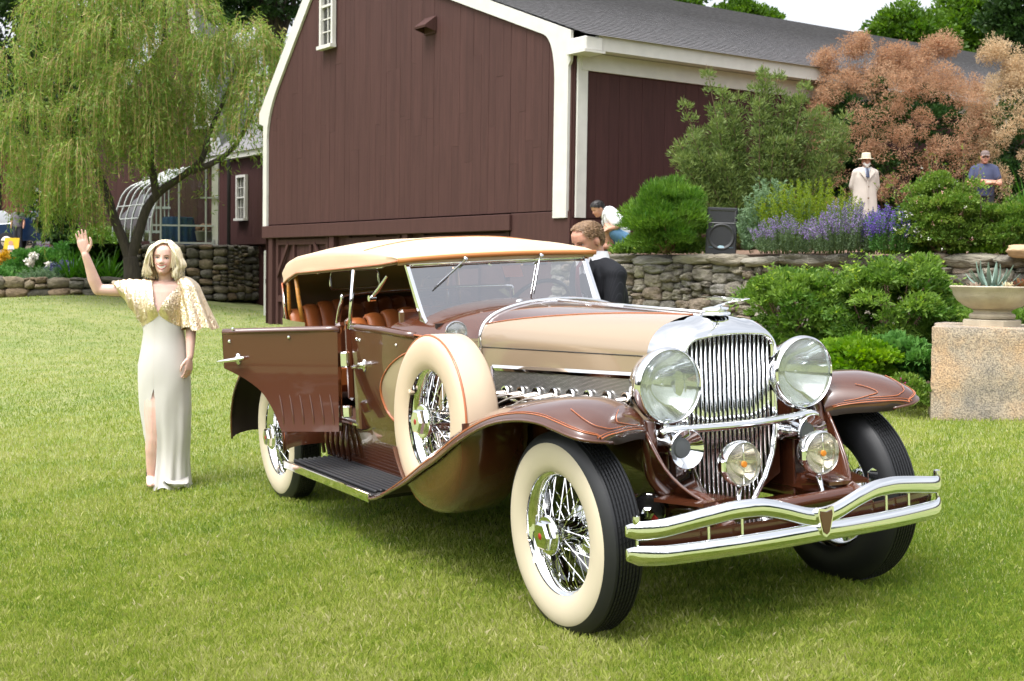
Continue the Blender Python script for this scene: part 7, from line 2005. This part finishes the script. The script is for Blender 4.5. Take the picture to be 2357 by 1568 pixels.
def smokebush(label, px0, px1, py0, py1, Y, mp_, np_, nl, seed, blobs):
    a = at((px0+px1)/2, py1, Y); k = mpx(Y); wdt = (px1-px0)*k/2; hgt = (py1-py0)*k
    root = empty('smoke_bush', (a.x, Y, TB+.15), 0, label, 'shrub')
    P, D, t, C = clumps((0, 0, hgt*.5), (wdt*.92, .9, hgt*.50), 130, .30, nl, .2, .5, -.75)
    ok = P[:, 2] > 0; foliage('foliage', P[ok], D[ok], rng.uniform(.05, .09, ok.sum()), rng.uniform(.035, .06, ok.sum()), t[ok], M_lf_smoke, root)
    # plumes
    d = nrm(rng.normal(size=(np_*3, 3))); d = d[(d[:, 2] > -.8) & (d[:, 1] < .35)][:np_]; kk = rng.uniform(.88, 1.08, len(d))*(np.abs(d).max(1)**-.5)
    PC = np.array([0, 0, hgt*.5])+d*np.array([wdt*.97, 1.25, hgt*.5])*kk[:, None]
    ex = []
    for bx, bz, br, bn in blobs:
        q = at(bx, bz, Y); q = np.array([q.x-a.x, -.2, q.z-(TB+.15)])
        e_ = nrm(rng.normal(size=(bn, 3)))*np.array([br, br*.8, br*.8])*rng.uniform(.3, 1, bn)[:, None]**.5; ex.append(q+e_)
    if ex: PC = np.concatenate([PC]+ex)
    m = len(PC); keep = rng.uniform(0, 1, m) < np.clip(.12+1.05*(PC[:, 2]/hgt), .16, .95); PC = PC[keep]; m = len(PC)
    per = 150; r_ = rng.uniform(.10, .20, m); i = np.repeat(np.arange(m), per); q = nrm(rng.normal(size=(m*per, 3)))
    Pp = PC[i]+q*(r_[i]*rng.uniform(.1, 1, m*per)**.5)[:, None]
    tt = rng.uniform(.2, .8, m)[i]+rng.normal(0, .12, m*per)
    foliage('plumes', Pp, q+rng.normal(0, .6, q.shape), rng.uniform(.03, .07, len(Pp)), rng.uniform(.010, .018, len(Pp)), tt, mp_, root)
    stems('stems', (0, 0, 0), [tuple(c) for c in C[::8]], M_stem, root, .03, .008)
smokebush('big smoke bush covered with pink tan plumes beside the barn', 1840, 2262, 104, 520, 24.4, M_puff, 620, 26000, 5, [(2165, 105, .22, 22), (2125, 120, .15, 10), (1965, 110, .25, 22), (1895, 145, .22, 18), (2050, 130, .3, 24), (2100, 150, .3, 24)])
smokebush('paler straw coloured smoke bush at the right edge', 2232, 2440, 120, 520, 24.0, M_puff2, 320, 15000, 6, [(2280, 125, .22, 18), (2320, 150, .3, 22), (2345, 190, .3, 20)])
def leafyspike(name, label, cat, px0, px1, py0, py1, Y, n_st, mat, ln, w, per, spread=.35, zb=None, mat_fl=None, fl=0, flt=.72, depth=.5, h_var=.35, bend=.2, flw=.014, group=None, dome=.45):
    """clump of upright leafy stems, optionally with flower spikes"""
    a = at((px0+px1)/2, py1, Y); k = mpx(Y); wd = (px1-px0)*k/2; hg = (py1-py0)*k; zb = a.z if zb is None else zb
    hg = at((px0+px1)/2, py0, Y).z-zb
    root = empty(name, (a.x, Y, zb), 0, label, cat, group)
    u = rng.uniform(-1, 1, n_st); v = rng.uniform(-1, 1, n_st)
    h = hg*(1-dome*(u*u+.3*v*v))*rng.uniform(1-h_var, 1, n_st)
    bx = np.stack([u*wd*.72, v*depth*.7, np.zeros(n_st)], -1); tx = np.stack([u*wd+rng.normal(0, .03, n_st), v*depth+rng.normal(0, .03, n_st), h], -1)
    i = np.repeat(np.arange(n_st), per); t = rng.uniform(.08, 1, n_st*per)
    P = bx[i]*(1-t[:, None])+tx[i]*t[:, None]; P[:, :2] += (np.sin(t*PI)*bend*.1)[:, None]*rng.normal(size=(n_st, 2))[i]
    q = rng.normal(size=(len(P), 3)); q[:, 2] = np.abs(q[:, 2])*.6+.25
    foliage('foliage', P, q, ln*rng.uniform(.6, 1.2, len(P))*(1.15-.5*t), w*rng.uniform(.7, 1.2, len(P)), rng.normal(.45, .18, len(P))+.25*(t-.5), mat, root)
    if mat_fl:
        i = np.repeat(np.arange(n_st), fl); t = rng.uniform(flt, 1.0, len(i)); P = bx[i]*(1-t[:, None])+tx[i]*t[:, None]
        P += nrm(rng.normal(size=P.shape))*(.016*(1.25-t)/.4)[:, None].clip(.004, .02)
        foliage('flowers', P, rng.normal(size=P.shape)+np.array([0, 0, .3]), rng.uniform(.7, 1.3, len(P))*flw*1.3, rng.uniform(.7, 1.2, len(P))*flw, rng.uniform(0, 1, len(P)), mat_fl, root)
    mb = MB()
    for j in range(0, n_st, 3): mb.tube([tuple(bx[j]), tuple(tx[j])], [.005, .002], n=3)
    mb.build('stems', M_gstem, root, 180)
    return root
leafyspike('grey_leaf_shrub', 'grey green upright leafy shrub behind the loudspeaker', 'shrub', 1695, 1860, 396, 575, 17.9, 95, M_lf_grey, .085, .022, 90, zb=TB, depth=.45)
leafyspike('yellow_green_shrub', 'yellow green bushy perennial left of the man in the raincoat', 'shrub', 1735, 1972, 402, 560, 17.6, 190, M_lf_yel, .06, .014, 95, zb=TB, depth=.5, dome=.3)
leafyspike('catmint', 'pale lavender flowered catmint clump just right of the loudspeaker', 'flowering plant', 1728, 1880, 485, 580, 16.9, 120, M_lf_lav, .03, .014, 60, zb=TB-.02, mat_fl=M_fl_lav, fl=26, flt=.70, depth=.35, flw=.013)
leafyspike('catmint', 'large lavender flowered catmint mound in front of the raincoat', 'flowering plant', 1850, 2045, 452, 582, 16.4, 210, M_lf_lav, .03, .014, 70, zb=TB-.02, mat_fl=M_fl_lav, fl=34, flt=.62, depth=.4, flw=.014, h_var=.45)
leafyspike('violet_salvia', 'deep violet salvia clump left of the rose bush', 'flowering plant', 1985, 2102, 462, 582, 16.1, 130, M_lf_round, .035, .014, 55, zb=TB-.02, mat_fl=M_fl_vio, fl=40, flt=.58, depth=.3, flw=.015, dome=.35)
rose, rc_ = shrub('rose_bush', 'loose rose bush with small white and pink blooms at the right', 'shrub', 2080, 2262, 400, 580, 15.9, M_lf_rose, 30000, .036, .024, 150, .16, .6, up=.3, zbase=TB)
for nm, mt_, cnt, w_ in (('white_bloom', M_white_fl, 42, .026), ('pink_bloom', M_pink_fl, 26, .03)):
    j = rng.integers(0, len(rc_), cnt); c = rc_[j]+rng.normal(0, .12, (cnt, 3))+np.array([0, -.12, 0])
    if nm == 'white_bloom': c[:12] = np.array([-.55, -.3, .32])+rng.normal(0, .08, (12, 3))
    P = np.repeat(c, 5, 0)+rng.normal(0, .008, (cnt*5, 3)); o = foliage(nm, P, rng.normal(size=P.shape)+np.array([0, -.6, .5]), w_*.7, w_*.6, rng.uniform(0, 1, len(P)), mt_, rose); o['kind'] = 'stuff'
shrub('low_shrub', 'lower green shrub beside the rose bush at the right edge', 'shrub', 2235, 2400, 452, 582, 15.7, M_lf_rose, 15000, .04, .022, 80, .14, .5, up=.4, zbase=TB)
# arching stalks above the rose bush
mb = MB(); PP = []; DD = []
for k in range(26):
    x = rng.uniform(-.85, .85); h0 = rng.uniform(.75, 1.0); t = Vector((x+rng.normal(0, .1), rng.normal(0, .2), h0+rng.uniform(.1, .38)-.2*abs(x))); b = Vector((x*.6, t.y, .4)); mb.tube([b, b.lerp(t, .6)+Vector((rng.normal(0, .03), 0, .05)), t], [.005, .004, .002], n=3)
    for j in range(14): q = b.lerp(t, rng.uniform(.3, 1)); PP.append(tuple(q+Vector((rng.normal(0, .02), rng.normal(0, .02), 0)))); DD.append((rng.normal(), rng.normal(), .6))
mb.build('stalks', M_stem, rose, 180); foliage('stalk_leaves', np.array(PP), np.array(DD), .04, .018, rng.uniform(.3, 1, len(PP)), M_lf_rose, rose, kind='stuff')
# low greenery along the top of the wall
def carpet(name, label, cat, pts, n, mat, ln, w, hgt, kind='stuff', up=.6):
    """low leafy cover over the polygon strip between pts [(px,py,Y)...] given as a chain with width in depth"""
    Ps = [at(*p) for p in pts]; V = []
    A = np.array([tuple(p) for p in Ps]); seg = rng.integers(0, len(A)-1, n); t = rng.uniform(0, 1, n)
    P = A[seg]*(1-t[:, None])+A[seg+1]*t[:, None]; P[:, 1] += rng.uniform(-.05, .75, n); P[:, 0] += rng.normal(0, .05, n)
    hh = hgt*(.35+.65*np.clip(.5+.5*vnoise(P[:, 0], P[:, 1], 1.3, 8), 0, 1)); P[:, 2] += rng.uniform(0, 1, n)**.7*hh
    D = rng.normal(size=(n, 3)); D[:, 2] = np.abs(D[:, 2])*.5+up
    o = foliage(name, P, D, ln*rng.uniform(.6, 1.2, n), w*rng.uniform(.7, 1.2, n), rng.normal(.5, .2, n), mat, None, kind=kind); tag(o, label, cat); return o
def wtop(px, Y0=17.0, dy=.12):
    Y = Y0
    for _ in range(6): Y = wall_y(at(px, 578, Y).x)+dy
    p = at(px, 578, Y); return px, Y
def chain(pxs): 
    out = []
    for px in pxs:
        _, Y = wtop(px); z = WTOP+.0; d = at(px, 578, Y); 
        # pixel row whose sight line meets the terrace there
        lo, hi = 500, 640
        for _ in range(30):
            m = (lo+hi)/2
            if at(px, m, Y).z > z: lo = m
            else: hi = m
        out.append((px, lo, Y))
    return out
carpet('wall_top_greenery', 'low bright green leaves spilling over the wall left of the loudspeaker', 'ground cover', chain([1418, 1480, 1540, 1625]), 5200, M_lf_shrub, .075, .028, .24)
carpet('wall_top_grass', 'grassy strip and small weeds on the terrace edge below the rose bush', 'ground cover', chain([2070, 2150, 2230, 2330]), 6000, M_lf_lime, .055, .012, .12, up=1.2)
def straps(name, label, loc, n, ln, w, mat, cat='plant', el0=80, el1=30, group=None):
    """fountain of arching strap leaves, built as one leafy part"""
    root = empty(name, tuple(loc), 0, label, cat, group); V = []; F = []; T = []; r_ = np.random.default_rng(int(abs(loc[0])*100))
    for k in range(n):
        a = r_.uniform(0, 2*PI); el = R(r_.uniform(el1, el0)); L_ = ln*r_.uniform(.7, 1.15); p = np.array([math.cos(a)*.05, math.sin(a)*.05, 0]); d = np.array([math.cos(a)*math.cos(el), math.sin(a)*math.cos(el), math.sin(el)]); s_ = np.array([-math.sin(a), math.cos(a), 0]); b0 = len(V); m = 7
        for j in range(m):
            t = j/(m-1); ww = w*(.5+.5*math.sin(PI*min(1, t*.9+.1)))*(1-t**3) + .001
            V += [p+s_*ww, p-s_*ww]; T += [r_.uniform(.3, .7)]*2
            d = d+np.array([0, 0, -.30*(t+.15)]); d /= np.linalg.norm(d); p = p+d*L_/(m-1)
        F += [(b0+2*j, b0+2*j+1, b0+2*j+3, b0+2*j+2) for j in range(m-1)]
    link('foliage', npmesh('foliage', np.array(V), np.array(F), mat, np.array(T)), root); return root
q = at(2352, 560, 15.6); straps('ornamental_grass', 'arching grass blades at the right edge of the terrace', (q.x+.12, 15.6, TB), 60, .95, .012, M_strap, 'plant', 85, 55)
bq = at(2352, 569, 14.9); mb = MB(); bo = link('boulder', ST[3], None); bo.location = (bq.x+.1, 14.95, WTOP+.03); bo.scale = (.5, .35, .16); bo.data = ST[3].copy(); bo.data.materials.clear(); bo.data.materials.append(pmat('buff rock', (.50, .34, .20), rough=.9, noise=.15, nscale=6)); tag(bo, 'flat buff rock lying on the terrace edge at the far right', 'rock')
# ---- bed in front of the wall
def leafybush(label, px0, px1, py0, py1, Y, n, seed):
    a = at((px0+px1)/2, (py0+py1)/2, Y); zb = float(gz(a.x, Y))
    root, C = shrub('leafy_shrub', label, 'shrub', px0, px1, py0, py1, Y, M_lf_shrub, n, .062, .026, 110, .15, .75, up=.15, zbase=a.z-(py1-py0)/2*mpx(Y)-.12, shell=.62, fold=.3)
    # upright shoots on the outline
    P = []; D = []
    hx = (px1-px0)/2*mpx(Y); hz = (py1-py0)/2*mpx(Y)
    for k in range(55):
        u = rng.uniform(-.95, .95); v = rng.uniform(-.6, .6); z0_ = hz*2*.52+hz*.9*math.sqrt(max(.02, 1-u*u*.95-v*v*.5)); L_ = rng.uniform(.08, .24)
        for j in range(14):
            t = rng.uniform(-.4, 1); P.append((u*hx+t*.04*u, v*.7, z0_+L_*t)); an = rng.uniform(0, 6.28); D.append((math.cos(an), math.sin(an), .5))
    foliage('shoots', np.array(P), np.array(D), rng.uniform(.035, .065, len(P)), .020, rng.normal(.78, .15, len(P)), M_lf_shrub, root, kind='stuff')
    return root
leafybush('fresh green leafy shrub left of the pair below the wall', 1690, 1970, 618, 800, 13.6, 17000, 1)
leafybush('larger fresh green leafy shrub between the headlamps and the urn', 1890, 2205, 588, 812, 12.9, 24000, 2)
leafybush('green leafy shrub behind the stone urn at the right edge', 2150, 2420, 700, 840, 12.6, 12000, 3)
shrub('geranium', 'lime green geranium mound behind the right front fender', 'plant', 1880, 2062, 782, 905, 11.7, M_lf_lime, 8500, .06, .05, 60, .12, .45, up=.5, zbase=float(gz(3.3, 11.7)), stem=False)
shrub('round_leaf_plant', 'round leaved green plant against the granite block', 'plant', 2000, 2150, 786, 872, 11.9, M_lf_round, 4200, .085, .075, 40, .11, .4, up=.4, zbase=float(gz(3.9, 11.9)), stem=False)
shrub('small_shrub', 'small sprawling pink flowered plant on the mulch by the block', 'plant', 2060, 2135, 865, 935, 11.15, M_lf_rose, 1600, .04, .02, 20, .08, .3, up=.5, zbase=float(gz(3.6, 11.15)), stem=False)
q = at(2085, 878, 11.2)
P = np.array([[q.x, 11.1, q.z]])+rng.normal(0, .05, (24, 3))*np.array([2, 1, .6]); o = foliage('pink_flowers', P, rng.normal(size=P.shape), .022, .02, rng.uniform(0, 1, 24), L('deep pink petals', (.40, .04, .16), (.55, .10, .25), .3)); tag(o, 'few deep pink blossoms above the mulch', 'flowers', kind='stuff')
# ---- left garden
BZ = lambda Y: .55+float(np.interp(Y, [34.4, 35.5, 38.3, 42.3, 47.3], [.42, .55, .95, 1.35, 1.6]))
def onbed(px, Y): 
    p = at(px, 600, Y); return (p.x, Y, BZ(Y)-.05)
leafyspike('santolina', 'silvery grey green spiky mound above the low wall', 'plant', 48, 152, 612, 675, 35.1, 130, M_lf_grey, .10, .02, 40, zb=BZ(35.1)-.08, depth=.5, dome=.3)
carpet('yellow_ground_cover', 'yellow green mossy ground cover on the low wall at far left', 'ground cover', [(-30, 678, 34.5), (30, 678, 34.5), (85, 682, 34.6)], 5000, L('chartreuse leaves', (.19, .24, .008), (.38, .38, .02), .4), .07, .05, .35)
carpet('orange_flowers', 'orange yellow flowers at the far left edge', 'flowers', [(-30, 622, 37), (5, 620, 37), (28, 622, 37)], 1800, M_orange_fl, .09, .07, .55)
for i, (a, b, c, d, Y, lab) in enumerate(((20, 130, 572, 652, 37.2, 'broad green perennial mound left of the waving hand'), (95, 215, 565, 655, 37.6, 'green perennial mound behind the raised arm'), (-40, 40, 620, 690, 35.2, 'green low mound at the left edge of the bed'))):
    shrub('perennial_mound', lab, 'plant', a, b, c, d, Y, M_lf_round, 6500, .11, .06, 50, .28, .9, up=.5, zbase=BZ(Y)-.1, stem=False)
leafyspike('blue_salvia', 'dusky blue flowered salvia near the raised arm', 'flowering plant', 105, 192, 592, 660, 36.0, 90, M_lf_grey, .08, .03, 24, zb=BZ(36)-.1, mat_fl=M_bluefl, fl=30, flt=.5, flw=.05, depth=.6)
leafyspike('purple_flowers', 'purple flowered stems in front of the blue pickup', 'flowering plant', 62, 138, 560, 615, 40, 70, M_lf_grey, .08, .03, 16, zb=BZ(40)-.05, mat_fl=L('mauve flowers', (.16, .10, .20), (.28, .20, .33), .3), fl=26, flt=.5, flw=.05, depth=.6)
for i, (px, py) in enumerate(((70, 604), (77, 590), (114, 612))):
    p = at(px, py, 36.3); P = np.array([tuple(p)])+rng.normal(0, .05, (60, 3)); o = foliage('peony', P, rng.normal(size=P.shape)+np.array([0, -.3, .3]), .09, .09, rng.uniform(0, 1, 60), M_white_fl)
    tag(o, ('white peony bloom lowest of the left pair', 'small white peony bloom highest of the three', 'white peony bloom nearest the waving hand')[i], 'flower', 'white peonies in the left flower bed')
for i, (px, lab) in enumerate(((165, 'arching daylily leaves under the raised arm'), (205, 'arching daylily leaves left of the willow trunk'), (250, 'arching daylily leaves against the willow trunk'))):
    loc = onbed(px, 35.3); straps('daylily', lab, (loc[0], loc[1], loc[2]), 110, 1.05, .022, M_strap, 'plant', 82, 40, 'daylilies along the low wall')
leafyspike('bamboo_clump', 'tall light green leafy clump left of the willow trunk', 'shrub', 175, 285, 515, 655, 38.5, 150, M_lf_bright, .22, .035, 55, zb=BZ(38.5), depth=.9, dome=.2)
# ---- trees
def deciduous(name, label, base, hgt, crown_c, rad, mat, n, ln, w, m, rc, trunk_r=.25, group=None):
    root = empty(name, tuple(base), 0, label, 'tree', group)
    c = Vector(crown_c)-Vector(base)
    mb = MB(); mb.tube(crom([(0, 0, 0), (c.x*.3, c.y*.3, c.z*.45), (c.x*.7, c.y*.7, c.z*.8), tuple(c)], 4), [trunk_r]*3+list(np.linspace(trunk_r, trunk_r*.3, 10)), n=8)
    P, D, t, C = clumps(tuple(c), rad, m, rc, n, .1, .45, -.75)
    for q in C[::max(1, len(C)//22)]: mb.tube([tuple(c*.72), tuple(c*.6+Vector(q)*.4), tuple(q)], [trunk_r*.4, trunk_r*.2, .02], n=5)
    mb.build('trunk', M_bark, root, 180)
    foliage('crown', P, D, ln*rng.uniform(.6, 1.3, len(P)), w*rng.uniform(.6, 1.2, len(P)), t, mat, root)
    return root
def bgtree(px0, px1, py0, py1, Y, mat, n, label, ln=.26, w=.16, m=110, rc=1.0, group=None, name='leafy_tree', zg=1.5):
    c = at((px0+px1)/2, (py0+py1)/2, Y); k = mpx(Y)
    return deciduous(name, label, (c.x, Y, zg), 0, tuple(c), ((px1-px0)/2*k, (px1-px0)/2*k*.7, (py1-py0)/2*k), mat, n, ln, w, m, rc, .35, group)
GB = 'dark trees behind the house'
bgtree(-160, 130, -120, 420, 62, M_lf_dark, 15000, 'dark green tree at the top left corner', group=GB, name='dark_tree')
bgtree(60, 330, -220, 250, 68, M_lf_dark, 14000, 'dark green tree behind the willow crown', group=GB, name='dark_tree')
bgtree(300, 520, -200, 150, 66, M_lf_dark, 12000, 'dark tree behind the stone chimney', group=GB, name='dark_tree')
bgtree(500, 760, -180, 130, 64, M_lf_dark, 14000, 'dark tree left of the barn peak', group=GB, name='dark_tree')
bgtree(90, 300, 300, 620, 50, M_lf_dark, 9000, 'dark green tree low behind the willow trunk', group=GB, name='dark_tree', m=70, rc=.7)
bgtree(20, 270, 60, 420, 57, M_lf_dark, 12000, 'dark tree filling the gap behind the left half of the willow', group=GB, name='dark_tree')
bgtree(60, 118, 505, 545, 60, M_lf_dark, 2500, 'small dark rounded conifer beside the brick house', m=30, rc=.5, name='small_tree')
GL = 'light green trees behind the barn roof'
bgtree(1985, 2200, 10, 260, 66, M_lf_back, 15000, 'light green tree behind the roof above the smoke bush', group=GL, m=150, rc=.75)
bgtree(2140, 2330, -40, 280, 70, M_lf_back, 14000, 'light green tree with the sky gap beside it at top right', group=GL, m=150, rc=.75)
bgtree(2270, 2480, -60, 300, 64, M_lf_dark, 14000, 'darker tree at the top right corner', group=GL, m=130, rc=.8)
bgtree(1480, 1640, -60, 130, 74, M_lf_back, 6500, 'tree top just showing over the roof ridge', group=GL, m=80, rc=.7)
bgtree(1630, 1800, 2, 180, 74, M_lf_back, 7500, 'rounded tree top over the middle of the roof ridge', group=GL, m=80, rc=.7)
# ---- the weeping willow
def willow():
    Y = 33.2; b = at(302, 650, Y); zb = float(gz(b.x, Y))
    root = empty('willow_tree', (b.x, Y, zb-.05), 0, 'big weeping willow with drooping light green strands and dark forked trunk', 'tree'); O = Vector(root.location)
    T = lambda px, py, dy=0: at(px, py, Y+dy)-O
    mb = MB()
    def br(pts, r0, r1, n=9):
        p = crom([T(*q) for q in pts], 5); mb.tube(p, list(np.linspace(r0, r1, len(p))), n=n)
    br([(304, 662), (303, 620), (299, 592)], .23, .18)
    br([(299, 600), (282, 550), (262, 500), (247, 450), (228, 400), (215, 345), (206, 280, .3), (215, 190, .5), (240, 90, .5)], .135, .045)
    br([(299, 600), (318, 540), (338, 480), (370, 440), (420, 405), (465, 365), (480, 310), (520, 220, -.2), (545, 140)], .14, .035)
    br([(360, 452), (352, 400), (345, 330, .3), (350, 230, .5), (370, 120, .4), (385, 40, .3)], .11, .03)
    br([(440, 395), (500, 370), (545, 330), (590, 240, -.3), (610, 150, -.3)], .09, .025)
    mb.build('trunk', M_bark, root, 180)
    r_ = np.random.default_rng(8)
    P = []; D = []; TT = []; tv = []; tf = []; tt_ = []
    k = mpx(Y)
    # hanging masses: centre px, py, half width px, hang length px, strands
    masses = [(210, -40, 90, 170, 90), (320, -60, 90, 170, 90), (420, -20, 70, 150, 70), (110, -10, 60, 150, 60), (120, 60, 60, 150, 60), (60, 230, 70, 190, 80), (10, 320, 50, 150, 56), (0, 410, 40, 70, 22), (110, 330, 60, 230, 70), (170, 120, 80, 180, 90), (260, 40, 80, 170, 90), (230, 210, 80, 190, 110), (300, 150, 70, 200, 100), (360, 60, 80, 170, 90), (170, 330, 42, 220, 60), (165, 420, 50, 170, 56), (262, 290, 60, 110, 66), (330, 260, 60, 190, 90), (400, 190, 70, 190, 90), (440, 90, 60, 170, 70), (400, 300, 55, 150, 60), (500, 100, 60, 150, 60), (560, 60, 55, 180, 80), (620, 90, 45, 190, 70), (590, 180, 50, 170, 70), (630, 220, 35, 120, 36), (560, 260, 45, 110, 36), (470, 230, 50, 130, 40), (100, 400, 50, 110, 40), (520, 380, 10, 50, 7), (145, 480, 35, 75, 18), (415, 430, 12, 40, 6), (560, 330, 35, 60, 14), (480, 440, 8, 40, 5), (0, 120, 50, 170, 40)]
    for cx, cy, hw_, hl, ns in masses:
        dy0 = r_.uniform(-1.3, 1.0)
        for s_ in range(int(ns*1.6)):
            a = r_.uniform(0, 2*PI); rr = math.sqrt(r_.uniform(0, 1)); px = cx+hw_*rr*math.cos(a); py = cy+r_.normal(0, 16)+.45*hl*((rr*math.cos(a))**2)*.5
            p = np.array(T(px, py, dy0+.9*rr*math.sin(a))); L_ = hl*k*r_.uniform(.25, .85); m = int(L_/.045)
            out = np.array([math.cos(a)*.6, math.sin(a)*.6, .25])*r_.uniform(.3, 1); d = out.copy(); tone = r_.normal(.42, .17); prev = p.copy(); b0 = len(tv)
            for j in range(m):
                t = j/max(1, m-1); d = d*.82+np.array([r_.normal(0, .05), r_.normal(0, .05), -1])*.18*(1 if t > .03 else .6); d /= np.linalg.norm(d); p = p+d*.045
                if r_.uniform() < .92:
                    q = r_.normal(size=3)*.75+d*.8+np.array([0, 0, -.35]); P.append(p+r_.normal(0, .035, 3)); D.append(q); TT.append(tone+.25*(.5-t)*1+r_.normal(0, .12)+(.45 if r_.uniform() < .07 else 0))
                if j % 6 == 0: tv += [p+np.array([.0035, 0, 0]), p-np.array([.0035, 0, 0])]; tt_ += [r_.uniform(0, 1)]*2
            for j in range(b0, len(tv)-3, 2): tf.append((j, j+1, j+3, j+2))
    P = np.array(P); D = np.array(D)
    foliage('leaves', P, D, r_.uniform(.09, .19, len(P)), r_.uniform(.020, .038, len(P)), np.array(TT), M_lf_willow, root, .15)
    link('twigs', npmesh('twigs', np.array(tv), np.array(tf), M_tw_willow, np.array(tt_)), root)
    print('willow leaves', len(P))
willow()
# woods behind the photographer's back, seen only in the chrome
def backwood():
    P, D, t = [], [], []
    for k in range(40):
        a = R(100+k*4.1)+PI*0; x, y = 75*math.cos(a+R(80)), 75*math.sin(a+R(80))
        if y > -20: continue
        h = rng.uniform(9, 15); p_, d_, t_, C = clumps((x, y, h*.5), (6.5, 6.5, h*.55), 26, 2.4, 420, .1, .4, -.9); P.append(p_); D.append(d_); t.append(t_)
    P = np.concatenate(P); o = foliage('far_wood', P, np.concatenate(D), 1.6, 1.3, np.concatenate(t), M_lf_dark); tag(o, 'far line of dark trees across the lawn', 'trees', kind='stuff')
backwood()
